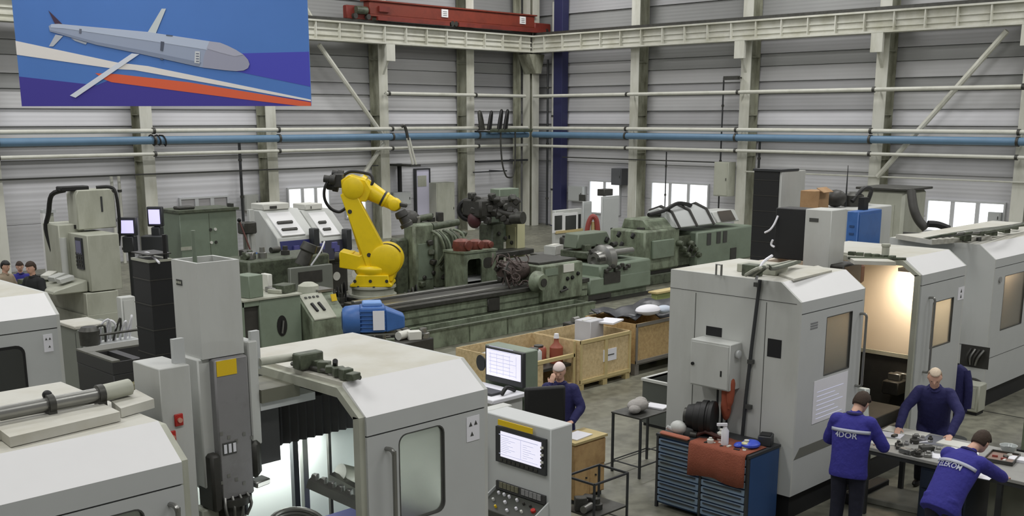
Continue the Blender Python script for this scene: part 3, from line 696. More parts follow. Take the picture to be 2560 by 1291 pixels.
# head casting behind the ram and ram itself
MB().box(TX0-.03, TY0+.02, 2.1, TX0+.08, TY1, TZ0).build('head_side', GM, t, bev=.01)
MB().box(TX0+.08, TY0+.04, 2.0, TX1+.02, TY1, TZ0).build('head_casting', GM, t, bev=.01)
MB().box(TX1+.02, TY0-.02, 2.35, TX1+.10, TY1-.1, TZ0+.08).build('head_cover', GM, t, smooth=0, bev=.008)
ram = MB().box(TX0+.06, TY0-.05, 2.0, TX1-.005, TY0+.04, TZ0-.005).build('ram', RAM, t, bev=.012)
a = P(540, 905, Y=TY0-.05); b = P(592, 934, Y=TY0-.05)
MB().box(a.x, TY0-.054, b.z, b.x, TY0-.05, a.z).build('yellow_label', YLAB, ram, smooth=0)
a = P(556, 1110, Y=TY0-.05); b = P(592, 1132, Y=TY0-.05)
MB().box(a.x, TY0-.054, b.z, b.x, TY0-.05, a.z).build('badge', SEAM, ram, smooth=0)
for k in range(3):
    w_ = (b.x-a.x)/3; MB().box(a.x+k*w_+.008, TY0-.057, b.z+.012, a.x+(k+1)*w_-.006, TY0-.053, a.z-.012).build('badge_letter', PAPER, ram, smooth=0)
for k in range(9):
    p = P(553+(k % 5)*19, 1085+(k//5)*105+(k % 3)*9, Y=TY0-.05); MB().box(p.x-.012, TY0-.053, p.z-.014, p.x+.012, TY0-.05, p.z+.012).build('worn_lettering', STEEL, ram, smooth=0)
MB().box(TX0-.015, TY0-.06, 1.93, TX0+.07, TY0+.16, 2.36).build('spindle_flank', OILY, t, bev=.02)
MB().box(TX1-.01, TY0-.05, 2.1, TX1+.09, TY0+.14, 2.40).build('spindle_flank', DSTEEL, t, bev=.04)
MB().lathe(((TX0+TX1)/2+.02, TY0+.03, 2.0), (0,0,-1), [(0,.14),(.05,.14),(.06,.11),(.14,.11),(.15,.07),(.22,.06)], 18).build('spindle_nose', DSTEEL, t)
for k in range(4): MB().tube(smooth_path([(TX0+.08+k*.06, TY0-.05, 2.02),(TX0+.06+k*.07, TY0-.09, 1.95),(TX0+.09+k*.05, TY0-.07, 1.86)],4), .012, 6).build('coolant_nozzle', STEEL, t)
MB().ob((TX1+.08, TY0+.02, 2.05), .14, .10, .05, .2, .1).build('probe_arm', STEEL, t, bev=.01)
MB().box(TX0-.05, TY0+.05, 1.5, TX1-.02, TY0+.2, 1.93).build('lower_casting', CREAM, t, bev=.01)
# white side cover with two red buttons, and slim uprights
sc0 = P(397, 925, Y=6.6); sc1 = P(474, 912, Y=6.6)
sc_ = MB().box(sc0.x, 6.6, 1.9, sc1.x-.0, 6.98, sc0.z).build('column_cover', GM, t, bev=.006)
MB().box(sc0.x+.005, 6.62, 1.2, sc1.x-.005, 6.96, 1.9).build('cover_foot', BLACK, t, smooth=0)
for u, v in ((446, 1050), (428, 1093)):
    p = P(u, v, Y=6.6); MB().box(p.x-.032, 6.585, p.z-.042, p.x+.03, 6.6, p.z+.042).build('emergency_plate', REDB, sc_, bev=.004)
    MB().cyl((p.x, 6.57, p.z), (p.x, 6.586, p.z), .017).build('emergency_button', mat('button_cream', (206,150,130), .5), sc_)
a = P(432, 850, Y=6.68); b = P(470, 895, Y=6.68)
MB().box(a.x, 6.68, b.z-.25, b.x-.02, 6.72, a.z).build('flat_bracket', GM2, t, smooth=0)
a = P(627, 830, Y=6.75); b = P(653, 922, Y=6.75)
MB().box(a.x, 6.75, b.z, b.x, 6.79, a.z).build('flat_bracket', GM2, t, smooth=0)
# black telescopic tower behind
bt = MB().box(*BX(372, 655, 331, 428, 2.2, D=10.9)).build('tower_bellows', BLACK, t, smooth=0)
x0, y0, z0, x1, y1, z1 = BX(372, 655, 331, 428, 2.2, D=10.9)
for k in range(5): MB().box(x0-.006, y0-.006, z0+.1+k*.26, x1+.004, y1+.004, z0+.112+k*.26).build('bellows_seam', OILY, bt, smooth=0)
MB().box(x0-.01, y0-.01, z1-.012, x1+.01, y1+.01, z1+.012).build('bellows_cap', CREAM, bt, smooth=0)
MB().cyl((x1-.05, y0+.02, z1), (x1-.05, y0+.02, z1+.26), .022, n=8).build('hose_stub', RUB, bt)
MB().tube(smooth_path([P(345, 640, D=11.2), P(368, 632, D=11.1), P(385, 645, D=11), P(398, 658, D=10.9)],4), .012, 6).build('cable', PAPER, bt)
# bridge with pleated cover, inside walls, worktable
bellows(t, TX1+.12, 5.35, 6.95, 2.23, 2.56, 16)
MB().box(3.1, 6.99, 2.22, 5.5, 7.2, 2.62).build('cross_rail', BLACK, t, smooth=0)
MB().box(TX1+.10, 6.80, 2.16, TX1+.30, 6.99, 2.62).build('bridge_slide', mat('slide_dark', (62,62,62), .5), t, smooth=0)
MB().box(TX1+.10, 6.72, 2.60, MXB+.15, 7.05, 2.66).build('bridge_top', GM2, t, smooth=0)
MB().box(TX1+.10, 6.70, 2.66, MXB, 7.1, 2.76).build('bridge_cover', mat('cover_olive', (110,110,96), .5, var=.1), t, smooth=0)
MB().box(MX0, MYB-.12, ZB, MX1-.02, MYB-.05, 2.2).build('inner_back_wall', INW, t, smooth=0)
MB().box(MX1-.05, MYF+.06, ZB, MX1-.005, MYB-.13, 2.5).build('inner_side_wall', INW, t, smooth=0)
for u in (738, 762):
    p = P(u, 1130, Y=7.2); MB().box(p.x-.02, 7.2, .5, p.x+.03, 7.25, 2.2).build('guard_post', FRAME if u < 750 else STEEL, t, smooth=0)
p = P(824, 1100, Y=7.3); MB().box(p.x-.012, 7.3, .5, p.x+.014, 7.33, 2.2).build('guard_post', DSTEEL, t, smooth=0)
MB().box(4.55, 6.2, .5, 5.5, 7.0, 1.52).build('worktable', mat('table_dark', (44,46,92), .5, var=.1), t, bev=.01)
MB().box(3.1, 6.2, .5, 4.5, 7.1, .9).build('lower_table', CREAM, t, bev=.01)
MB().box(3.0, 6.05, ZB, 5.5, 7.4, .5).build('bed', DSTEEL, t, smooth=0)
pa = P(772, 1206, Y=6.6); pb = P(905, 1265, Y=6.25)
m = MB(); d_ = (pb-pa); 
MB().tube([pa, pb], .05, 4).build('fixture_rail', STEEL, t, smooth=0)
MB().tube([P(828, 1192, Y=6.75), P(935, 1250, Y=6.35)], .045, 4).build('fixture_rail', STEEL, t, smooth=0)
for k in range(5):
    p = pa.lerp(pb, .2+k*.16); MB().ob(p+Vector((0,.05,.05)), .05, .05, .08, .4).build('fixture_clamp', STEEL, t, bev=.006)
MB().cyl(P(850, 1183, Y=6.7), P(920, 1200, Y=6.7), .075, n=16).build('fixture_roller', CREAM, t)
pr0 = P(745, 1345, Y=6.3)
for k in range(3): MB().tube(arc(pr0+Vector((0,0,.02+.035*k)), (1,0,.0), (0,.8,.35), .235-.012*k, 0, 360, 32), .018, 8, cap=False).build('steel_ring', STEEL, t)
MB().lathe(pr0-Vector((0,0,.25)), (0,0,1), [(0,.2),(.24,.2),(.25,.12)], 24).build('ring_stand', DSTEEL, t)
ld = bpy.data.lights.new('enclosure_light', 'AREA'); ld.energy = 17; ld.size = .9; ld.size_y = .2; ld.shape = 'RECTANGLE'; ld.color = (.95, 1, .97)
lo = bpy.data.objects.new('enclosure_light', ld); C.objects.link(lo); lo.location = (4.6, 7.34, 2.13); lo.rotation_euler = (R(-12), 0, 0)
fill_ld = bpy.data.lights.new('enclosure_light', 'AREA'); fill_ld.energy = 7; fill_ld.size = .8; fill_ld.size_y = .1; fill_ld.shape = 'RECTANGLE'; fill_ld.color = (.95, 1, .97)  # added unseen fill light, brightens the right door window from inside
fill_lo = bpy.data.objects.new('enclosure_light', fill_ld); C.objects.link(fill_lo); fill_lo.location = (5.0, 6.02, 1.38); fill_lo.rotation_euler = (R(105), 0, 0)
MB().box(4.55, 5.94, 1.30, 5.45, 6.0, 1.46).build('light_case', GM, t, smooth=0)  # case added around the unseen fill light
MB().box(4.1, 7.24, 2.15, 5.1, 7.44, 2.19).build('light_case', GM, t, smooth=0)

# ---- machine with the warm lit inside (R)
RX0, RXA, RXB, RX1, RYF, RYB = 10.95, 12.431, 14.032, 15.408, 6.26, 8.10
t = thing('machining_center', 'grey machining center with open door and warm lit interior', 'machine', (13.2, 7.2, 0))
R_ = t
a = P(2068, 790, Y=RYF); b = P(2122, 920, Y=RYF)
half(t, RX0, RXA, RYF, RYB, win=(a.x, b.x, b.z, a.z-.02), closed_left=True, rfront=.012)
a = P(2332, 768, Y=RYF); b = P(2376, 842, Y=RYF)
half(t, RXB, RX1, RYF, RYB, win=(a.x, b.x, b.z-.08, a.z+.06), closed_right=True, rfront=.012)
edge_frame(t, RXA, 1, RYF, RYB); edge_frame(t, RXB-.05, 1, RYF, RYB)
handle(t, P(2322, 750, Y=RYF).x, RYF, P(2320, 925, Y=RYF).z, P(2322, 745, Y=RYF).z)
handle(t, P(2150, 790, Y=RYF).x, RYF, P(2150, 960, Y=RYF).z, P(2150, 785, Y=RYF).z)
sticker(t, 2396, 720, 2408, 748, RYF, ((.5,.72),(.5,.3)))
plinth(t, RX0, RX1, RYF, RYB)
a = P(2035, 955, Y=RYF); b = P(2113, 1030, Y=RYF); c = P(2121, 931, Y=RYF)
sh_ = MB().box(a.x, RYF-.006, b.z, c.x-.02, RYF-.001, a.z).build('taped_drawing', PAPER, t, smooth=0)
for k in range(7): MB().box(a.x+.08, RYF-.008, b.z+.05+k*.055, c.x-.12-.1*(k % 3), RYF-.006, b.z+.056+k*.055).build('printed_line', SCRL, sh_, smooth=0)
a = P(1984, 1147, Y=RYF); b = P(2088, 1095, Y=RYF)
MB().prism([(a.x,a.z-.02),(a.x+.12,a.z+.10),(RXA,a.z+.10),(RXA,a.z-.02)], 'y', RYF-.004, RYF).build('grey_band', mat('band_grey', (112,113,106), .6), t, smooth=0)
a = P(2027, 808, Y=RYF)
for k in range(3): MB().box(a.x, RYF-.004, a.z-.02-k*.03, a.x+.16, RYF, a.z-.003-k*.03).build('type_letter', mat('print_grey', (128,130,132), .6), t, smooth=0)
# left flank: seams, vents, electric box, cable duct
X_ = RX0-.036
def flank(u0, v0, u1, v1, nm, m, d=.004, **k):
    a = P(u0, v0, X=X_); b = P(u1, v1, X=X_)
    return MB().box(X_-d, min(a.y,b.y), min(a.z,b.z), X_, max(a.y,b.y), max(a.z,b.z)).build(nm, m, t, smooth=0, **k)
flank(1766, 815, 1804, 844, 'vent_opening', KICK); flank(1920, 846, 1952, 897, 'vent_opening', KICK)
for y in (P(1742, 700, X=X_).y, P(1920, 710, X=X_).y): MB().box(X_-.002, y, ZB, X_, y+.008, 2.6).build('panel_seam', SEAM, t, smooth=0)
MB().box(X_-.002, RYF+.05, 2.62, X_, RYB, 2.626).build('panel_seam', SEAM, t, smooth=0)
a = P(1727, 862, X=X_-.24); b = P(1826, 870, X=X_-.24); c = P(1818, 980, X=X_-.24)
eb = MB().box(X_-.24, b.y, c.z, X_, a.y, b.z+.03).build('electric_box', GM, t, bev=.008)
MB().box(X_-.25, b.y+.02, c.z+.02, X_-.24, a.y-.02, b.z).build('box_door', GM, eb, smooth=0)
MB().cyl((X_-.27, a.y-.05, (b.z+c.z)/2), (X_-.25, a.y-.05, (b.z+c.z)/2), .02).build('lock', RUB, eb)
MB().box(X_-.256, b.y+.1, c.z+.17, X_-.25, b.y+.12, c.z+.24).build('latch', RUB, eb)
MB().lathe((X_-.1, b.y-.01, b.z-.1), (0,-1,0), [(0,.05),(.03,.05),(.04,.03)], 12).build('socket', GM2, eb)
for k in range(3): MB().tube([(X_-.08, b.y+.12+k*.07, c.z), (X_-.06, b.y+.12+k*.07, .75)], .014, 6).build('cable', FRAME, eb)
pd = [P(1900, 700, X=X_-.03), P(1880, 860, X=X_-.03), P(1864, 1000, X=X_-.03), P(1855, 1100, X=X_-.03)]
MB().tube(pd, .022, 6).build('cable_duct', FRAME, t)
for u, v in ((1877, 905), (1872, 1018), (1893, 712)):
    p = P(u, v, X=X_-.03); MB().ob(p, .05, .07, .05).build('duct_clip', SEAM, t)
# roof fittings
def roofbox(u, v, z, sx, sy, sz, nm, m, rz=0): return MB().ob(P(u, v, z=z)+Vector((0,0,sz/2)), sx, sy, sz, rz).build(nm, m, t, bev=.008)
a = P(1790, 688, z=ZTP); b = P(1803, 690, z=ZTP)
MB().tube([a, a+Vector((0,0,.13)), b+Vector((0,0,.13)), b], .014, 6).build('lifting_eye', STEEL, t)
roofbox(1905, 682, ZTP, .28, .55, .10, 'roof_box', CREAM); roofbox(1880, 690, ZTP, .16, .2, .14, 'roof_box', DGREEN)
for k in range(4): MB().tube(smooth_path([P(1865+k*9, 688, z=2.93), P(1895+k*8, 672-k*2, z=3.06), P(1935, 664+k*3, z=3.0), P(1975+k*8, 655, z=2.93)],5), .022, 6).build('roof_cable', DGREEN if k % 2 else CREAM, t)
MB().tube(smooth_path([P(1890, 700, z=2.88), P(1905, 660, z=3.05), P(1930, 640, z=3.12)],5), .018, 6).build('roof_cable', PAPER, t)
lid([P(1945, 684, z=2.88), P(1985, 698, z=2.88), P(2080, 676, z=2.88), P(2045, 664, z=2.88)], 2.88, .024)
lid([P(2116, 640, z=2.90), P(2136, 652, z=2.90), P(2240, 655, z=2.90), P(2200, 640, z=2.90)], 2.90, .05)
for k in range(6): MB().ob(P(2130+k*20, 634+k*2, z=2.92), .07, .09, .05, .3*k).build('drag_chain_link', DGREEN, t, bev=.005)
MB().tube([P(2120, 645, z=2.90), P(2265, 648, z=2.90)], .02, 6).build('drag_chain_rail', DGREEN, t)
MB().lathe(P(2213, 640, z=2.9), (0,0,1), [(0,.05),(.12,.05),(.13,.06),(.16,.06)], 12).build('coolant_bottle', CREAM, t)
# tower and its dark box
x0, y0, z0, x1, y1, z1 = BX(2080, 527, 2014, 2117, 2.4, Y=7.15)
tw = MB().box(x0, y0, z0, x1, y1, z1).build('spindle_tower', GM, t, bev=.008)
a = P(2024, 545, X=x0); b = P(2046, 556, X=x0)
MB().box(x0-.005, min(a.y,b.y), b.z, x0, max(a.y,b.y), a.z).build('name_plate', SEAM, tw, smooth=0)
MB().box(x0-.003, y0+.02, z0+.35, x0, y0+.25, z0+.353).build('panel_seam', SEAM, tw, smooth=0)
x0b, y0b, z0b, x1b, y1b, z1b = BX(2006, 524, 1940, 2012, 2.9, X=x0+.05)
tb = MB().box(x0b, y1+.01, z0b-.1, x0b+.35, y1b, z1b).build('tower_bellows', BLACK, t, bev=.01)
MB().tube(smooth_path([P(1945, 540, X=x0b), P(1936, 560, X=x0b-.05), P(1925, 575, X=x0b-.1), P(1912, 582, X=x0b-.1)],4), .015, 6).build('cable', PAPER, tb)
MB().tube(smooth_path([P(1932, 600, X=x0b-.1), P(1928, 612, X=x0b-.1), P(1936, 618, X=x0b-.1)],4), .015, 6).build('cable', PAPER, tb)
# inside: warm walls, dark table, vise, lamp
MB().box(RXA-.9, RYB-.14, 1.25, RX1-.05, RYB-.05, ZTP-.06).build('inner_back_wall', WARM, t, smooth=0)
MB().box(RXA-.9, RYB-.35, ZB, RX1-.05, RYB-.05, 1.25).build('inner_ledge', mat('table_soot', (48,48,46), .6, var=.25, scale=12), t, smooth=0)
MB().box(RX1-.06, RYF+.06, 1.24, RX1-.005, RYB-.15, 2.6).build('inner_side_wall', WARM, t, smooth=0)
MB().box(RX1-.18, RYF+.06, ZB, RX1-.005, RYB-.36, 1.24).build('inner_side_ledge', MATS['table_soot'], t, smooth=0)
MB().box(RX1-.20, RYF+.06, 1.21, RX1-.17, RYB-.36, 1.27).build('ledge_rail', CREAM, t, smooth=0)
MB().box(RXA-.3, RYF+.25, ZB, RXB+.3, RYB-.4, .72).build('worktable', MATS['table_soot'], t, bev=.01)
MB().box(RXA, RYF+.03, ZB, RXB, RYF+.16, .5).build('door_sill', CREAM, t, smooth=0)
MB().box(RXA, RYF+.17, .5, RXB, RYF+.22, .56).build('sill_lip', STEEL, t, smooth=0)
MB().box(RXA+.02, RYB-.37, 1.20, RXB+.4, RYB-.34, 1.26).build('ledge_rail', CREAM, t, smooth=0)
a = P(2250, 1010, Y=6.9)
v_ = MB().box(a.x-.22, 6.85, .72, a.x+.2, 7.1, .92).build('vise_body', OILY, t, bev=.015)
MB().box(a.x-.12, 6.88, .92, a.x-.02, 7.07, 1.02).build('vise_jaw', STEEL, v_, bev=.008); MB().box(a.x+.08, 6.88, .92, a.x+.16, 7.07, 1.0).build('vise_jaw', STEEL, v_, bev=.008)
a = P(2160, 1000, Y=6.55)
MB().prism([(a.x-.1,.72),(a.x+.10,.72),(a.x+.05,.95),(a.x+.06,1.18),(a.x-.08,1.2)], 'y', 6.5, 6.62).build('fixture_block', INW, t, bev=.01)
MB().cyl((a.x-.01, 6.49, 1.1), (a.x-.01, 6.5, 1.1), .03).build('bore', RUB, t)
for u, v in ((2207, 900), (2200, 938)): 
    p = P(u, v, Y=RYB-.36); MB().sph(p, .02).build('bright_bolt', PAPER, t)
MB().box(RXA-.2, RYB-.6, 2.42, RXB+.1, RYB-.3, 2.62).build('cross_rail', mat('rail_brown', (120,76,50), .6), t, smooth=0)
psp = P(2140, 692, Y=6.95)
MB().box(psp.x-.35, 6.95, psp.z-.16, psp.x+.15, 7.4, psp.z+.18).build('spindle_cover', OILY, t, bev=.02)
MB().box(psp.x+.15, 6.97, psp.z-.12, psp.x+.30, 7.3, psp.z+.14).build('spindle_flank', mat('rail_rust', (110,66,46), .6, var=.2), t, bev=.03)
p = P(2168, 817, Y=RYB-.15); MB().box(p.x-.04, RYB-.17, p.z-.05, p.x+.05, RYB-.14, p.z+.05).build('inner_plate', DSTEEL, t)
MB().box(RX1-.55, RYF+.50, 2.55, RX1-.25, RYF+.74, 2.60).build('light_case', PAPER, t)
ld = bpy.data.lights.new('enclosure_light', 'AREA'); ld.energy = 34; ld.size = .3; ld.size_y = .12; ld.shape = 'RECTANGLE'; ld.color = (1, .84, .64)
lo = bpy.data.objects.new('enclosure_light', ld); C.objects.link(lo); lo.location = (RX1-.42, RYF+.62, 2.52); lo.rotation_euler = (R(-10), R(-35), 0)

# ---- machine at the right frame edge (S)
SX0, SX1, SYF, SYB, SZC, SZT = 17.67, 22.0, 6.70, 8.5, 2.49, 2.71
t = thing('machining_center', 'grey machining center at the right frame edge on a black plinth', 'machine', (19.6, 7.6, 0))
a = P(2512, 700, Y=SYF); b = P(2550, 810, Y=SYF)
half(t, SX0, SX1, SYF, SYB, win=(a.x, b.x+.05, b.z, a.z+.06), closed_left=True, closed_right=True, zc=SZC, zt=SZT, rfront=.015)
plinth(t, SX0, SX1, SYF, SYB)
MB().box(a.x, SYF+.4, ZB, b.x+.3, SYF+.44, 2.3).build('inner_back_wall', WARM, t, smooth=0)
ld = bpy.data.lights.new('enclosure_light', 'POINT'); ld.energy = 16; ld.shadow_soft_size = .06; ld.color = (1, .78, .58)
lo = bpy.data.objects.new('enclosure_light', ld); C.objects.link(lo); lo.location = (b.x, SYF+.22, 2.25)
X_ = SX0-.036
a = P(2404, 860, X=X_); b = P(2470, 925, X=X_)
op = MB().box(X_-.004, b.y, b.z, X_, a.y, a.z).build('service_opening', OILY, t, smooth=0)
for k in range(4): MB().tube(smooth_path([(X_-.03, b.y+.08+.07*k, a.z-.05),(X_-.08, b.y+.15+.06*k, (a.z+b.z)/2),(X_-.04, b.y+.2+.04*k, b.z+.05)],4), .02, 6).build('cable', OILY if k % 2 else STEEL, op)
MB().tube(smooth_path([P(2405, 965, X=X_-.05), P(2425, 948, X=X_-.12), P(2450, 955, X=X_-.14), P(2462, 972, X=X_-.08)],4), .02, 6).build('cable', OILY, op)
MB().box(X_-.003, SYF+.05, 1.05, X_, SYB, 1.056).build('panel_seam', SEAM, t, smooth=0)
MB().box(SX0+.05, SYF-.003, .85, SX1, SYF, .856).build('panel_seam', SEAM, t, smooth=0)
p = P(2498, 700, Y=SYF); MB().cyl((p.x+.02, SYF-.02, p.z), (p.x+.02, SYF, p.z), .05).build('round_badge', mat('badge_grey', (150,150,148), .5), t)
lid([P(2240, 586, z=2.78), P(2330, 600, z=2.78), P(2480, 590, z=2.78), P(2420, 578, z=2.78)], 2.78, .08)
MB().box(SX0+.45, SYF+DY+.2, SZT, SX0+.52, SYB, SZT+.06).build('roof_rail', SEAM, t, smooth=0)
for k in range(14):
    MB().ob(P(2395+k*11, 594-k*2.2+(k % 3)*3, z=2.78), .10, .11, .06+.02*(k % 3), .5*k).build('drag_chain_link', DGREEN, t, bev=.006)
for k in range(5): MB().tube(smooth_path([P(2300+k*14, 600-k*2, z=2.74), P(2380+k*20, 585-k, z=2.9), P(2470+k*20, 572-k*2, z=2.86), P(2575, 562-k*3, z=2.86)],5), .022, 6).build('roof_cable', STEEL if k % 2 else DGREEN, t)
MB().box(SX0-.03, 7.7, SZT, SX0+.1, 8.0, SZT+.05).build('roof_clip', SEAM, t)

# ---- machine at the left frame edge (N)
NX1, NYF = 4.60, 11.50
t = thing('machining_center', 'grey machining center at the left frame edge with dark rounded window', 'machine', (3.2, 12.4, 0))
a = P(60, 862, Y=NYF); b = P(60, 985, Y=NYF)
half(t, 1.4, NX1, NYF, 13.4, closed_right=True, closed_left=True)
MB().prism(rrect(2.9, b.z-.15, a.x, a.z, .09), 'y', NYF-.012, NYF).build('window_seal', RUB, t, smooth=30)
MB().prism(rrect(2.94, b.z-.12, a.x-.03, a.z-.03, .07), 'y', NYF-.018, NYF-.01).build('window_glass', DARKG, t, smooth=30)
sticker(t, 107, 838, 134, 878, NYF, ((.3,.75),(.7,.75),(.6,.3)))
plinth(t, 1.4, NX1, NYF, 13.4)

# ---- machine behind (T): dark tower cover and grey panel
t = thing('machining_center', 'machine behind the warm lit one with tall black tower cover and grey panel', 'machine', (18, 11.5, 0))
x0, y0, z0, x1, y1, z1 = BX(1953, 427, 1886, 2014, 0, D=19.6)
MB().box(x0-.3, y0-.6, .25, x0+2.6, y1+.2, 2.0).build('body', GM, t, bev=.02)
MB().box(x0-.25, y0-.5, 0, x0+2.5, y1+.1, .25).build('plinth', KICK, t)
TM = t; TMX = x1
bt = MB().box(x0, y0+.04, 2.0, x0+.55, y1, z1).build('tower_bellows', BLACK, t, smooth=0)
for k in range(6): MB().box(x0-.006, y0+.04, 2.2+k*.28, x0, y1, 2.212+k*.28).build('bellows_seam', OILY, bt)
MB().box(x0+.02, y0-.005, 2.0, x1, y0+.04, z1-.02).build('tower_panel', GM, t, bev=.005)
MB().box(x1-.05, y0+.04, 2.0, x1, y1-.2, z1-.02).build('tower_panel', CREAM, t, smooth=0)
MB().box(x0-.02, y0-.02, z1-.02, x0+.58, y1+.02, z1+.02).build('bellows_cap', FRAME, bt)
# ------------------------------------------------------------------ middle and back of the hall
def bxp(t, nm, m, uc, vt, ul, ur, z0=0.0, bev=.012, par=None, **k):
    e = BX(uc, vt, ul, ur, z0, **k)
    o = MB().box(*e).build(nm, m, par or t, bev=bev); return e, o
def fy(t, nm, m, x0, x1, y, z0, z1, d=.02, bev=0.0):          # plate on a face that looks to -Y
    return MB().box(x0, y-d, z0, x1, y+.001, z1).build(nm, m, t, smooth=0, bev=bev)
def fx(t, nm, m, x, y0, y1, z0, z1, d=.02, bev=0.0):          # plate on a face that looks to -X
    return MB().box(x-d, y0, z0, x+.001, y1, z1).build(nm, m, t, smooth=0, bev=bev)
def knob(t, x, y, z, r=.04, m=RUB, d=.05): return MB().lathe((x, y, z), (0,-1,0), [(0,r),(d*.6,r),(d,r*.7)], 12).build('knob', m, t)
def wheel(t, x, y, z, r=.16, m=STEEL):
    MB().tube(arc((x, y-.08, z), (1,0,0), (0,0,1), r, 0, 360, 20), .018, 6, cap=False).build('handwheel', m, t)
    MB().cyl((x, y, z), (x, y-.1, z), .03).build('wheel_hub', m, t)
    for k in range(3):
        a = R(120*k+20); MB().cyl((x, y-.08, z), (x+r*math.cos(a), y-.08, z+r*math.sin(a)), .011, n=6).build('wheel_spoke', m, t)
def clutter(t, x0, x1, y0, y1, z, n, mats=(DSTEEL, OILY, STEEL, DGREEN), s=.12, nm='casting'):
    for k in range(n):
        px, py = random.uniform(x0, x1), random.uniform(y0, y1); h = random.uniform(.4, 1.2)*s; m = random.choice(mats)
        if k % 3 == 0: MB().lathe((px, py, z), (0,0,1), [(0,s*.5),(h*.5,s*.5),(h*.55,s*.3),(h,s*.28)], 12).build(nm, m, t)
        elif k % 3 == 1: MB().cyl((px-s*.6, py, z+s*.35), (px+s*.6, py+s*.2, z+s*.35), s*.33, n=12).build(nm, m, t)
        else: MB().ob((px, py, z+h/2), s, s*.8, h, random.uniform(0, 3)).build(nm, m, t, bev=.008)

# ---- robot on its pedestal; local x points to the right of the picture, y away, z up
RP = P(932, 712, z=.86)
t = thing('robot_pedestal', 'mottled grey steel pedestal under the yellow robot', 'pedestal', (RP.x, RP.y, 0))
MB().box(RP.x-.55, RP.y-.55, 0, RP.x+.55, RP.y+.55, .60).build('block', DSTEEL, t, bev=.02)
MB().lathe((RP.x, RP.y, .60), (0,0,1), [(0,.56),(.05,.56),(.06,.5),(.20,.5),(.21,.55),(.26,.55)], 24).build('flange', CREAM, t)
for k in range(8):
    a = R(45*k+10); MB().cyl((RP.x+.5*math.cos(a), RP.y+.5*math.sin(a), .855), (RP.x+.5*math.cos(a), RP.y+.5*math.sin(a), .89), .03, n=6).build('bolt', DSTEEL, t)
rob = thing('industrial_robot', 'yellow industrial robot arm reaching right with black hoses', 'robot', (RP.x, RP.y, .861), R(-45), local=True)
s_ = 1/104.0
def xz(v): return (v.x, v.z)
def rl(u, v, y=0.0): return Vector(((u-932)*s_, y, (712-v)*s_*1.02))
def rpart(nm, mb, m=YEL, par=None, bev=.02): return mb.build(nm, m, par or rob, bev=bev, seg=2)
# base
rpart('base', MB().prism([(-.48,0),(.5,0),(.5,.06),(.44,.10),(.42,.28),(-.32,.28),(-.38,.10),(-.48,.06)], 'y', -.42, .42))
for x in (-.36, .0, .38): MB().cyl((x, -.43, .14), (x, -.40, .14), .04, n=8).build('base_bolt', OILY, rob)
rpart('turntable', MB().lathe((0.02,0,.26), (0,0,1), [(0,.40),(.08,.44),(.16,.44),(.22,.38)], 28))
# lower body: motor housing to the left, shoulder drum on the right
rpart('shoulder_body', MB().prism([xz(rl(855,668)), xz(rl(905,676)), xz(rl(965,690)), xz(rl(985,660)), xz(rl(975,628)), xz(rl(925,628)), xz(rl(905,640)), xz(rl(858,628))], 'y', -.26, .30))
rpart('motor_housing', MB().box(-.74, -.22, .48, -.42, .26, .78))
MB().box(-.75, -.235, .58, -.46, -.218, .62).build('housing_slot', OILY, rob); MB().cyl((-.74,0,.64), (-.86,0,.64), .13).build('shoulder_motor', OILY, rob)
c = rl(968, 650)
rpart('shoulder_drum', MB().lathe((c.x, -.36, c.z), (0,1,0), [(0,.30),(.03,.36),(.16,.37),(.17,.34),(.20,.34),(.21,.39),(.60,.39),(.66,.32)], 32), bev=0)
MB().tube(arc((c.x+.02, -.17, c.z), (1,0,0), (0,0,1), .375, 30, 250, 20), .016, 6).build('drum_groove', OILY, rob)
rpart('lower_bracket', MB().prism([xz(rl(925,700)), xz(rl(985,700)), xz(rl(1000,655)), xz(rl(930,660))], 'y', -.3, .3))
# lower arm
a0, a1 = rl(948, 650), rl(885, 500)
d_ = (a1-a0).normalized(); n_ = Vector((d_.z, 0, -d_.x))
def armpoly(p, q, w0, w1): return [xz(p+n_*w0), xz(q+n_*w1), xz(q-n_*w1), xz(p-n_*w0)]
rpart('lower_arm', MB().prism(armpoly(a0-d_*.1, a1+d_*.12, .30, .17), 'y', -.30, -.10))
rpart('lower_arm_web', MB().prism(armpoly(a0-d_*.1, a1, .22, .12), 'y', -.10, .12), mat('robot_yellow_dull', (214,184,24), .45, var=.08))
rpart('link_rod', MB().prism(armpoly(a0-n_*.32+d_*.1, a1-n_*.16-d_*.05, .06, .05), 'y', -.05, .06), MATS['robot_yellow_dull'])
for k in (.12, .8): p = a0.lerp(a1, k)-n_*.12; MB().cyl((p.x, -.31, p.z), (p.x, -.29, p.z), .05, n=10).build('arm_cap', OILY, rob)
# elbow
c = rl(895, 480)
rpart('elbow_drum', MB().lathe((c.x, -.34, c.z), (0,1,0), [(0,.20),(.03,.25),(.5,.25),(.56,.2)], 28), bev=0)
rpart('elbow_body', MB().prism([xz(rl(868,500)), xz(rl(866,462)), xz(rl(885,450)), xz(rl(925,462)), xz(rl(938,485)), xz(rl(925,512)), xz(rl(895,512))], 'y', -.25, .30))
for k, (u, v) in enumerate(((858, 462), (862, 480), (872, 452))):
    p = rl(u, v); MB().lathe((p.x-.06, -.2+.18*k, p.z), (-1,0,.15), [(0,.11),(.12,.11),(.13,.085),(.26,.085)], 16).build('elbow_motor', OILY, rob)
MB().box(rl(846,0).x, -.2, rl(0,480).z, rl(870,0).x, .25, rl(0,448).z).build('cable_box', OILY, rob, bev=.02)
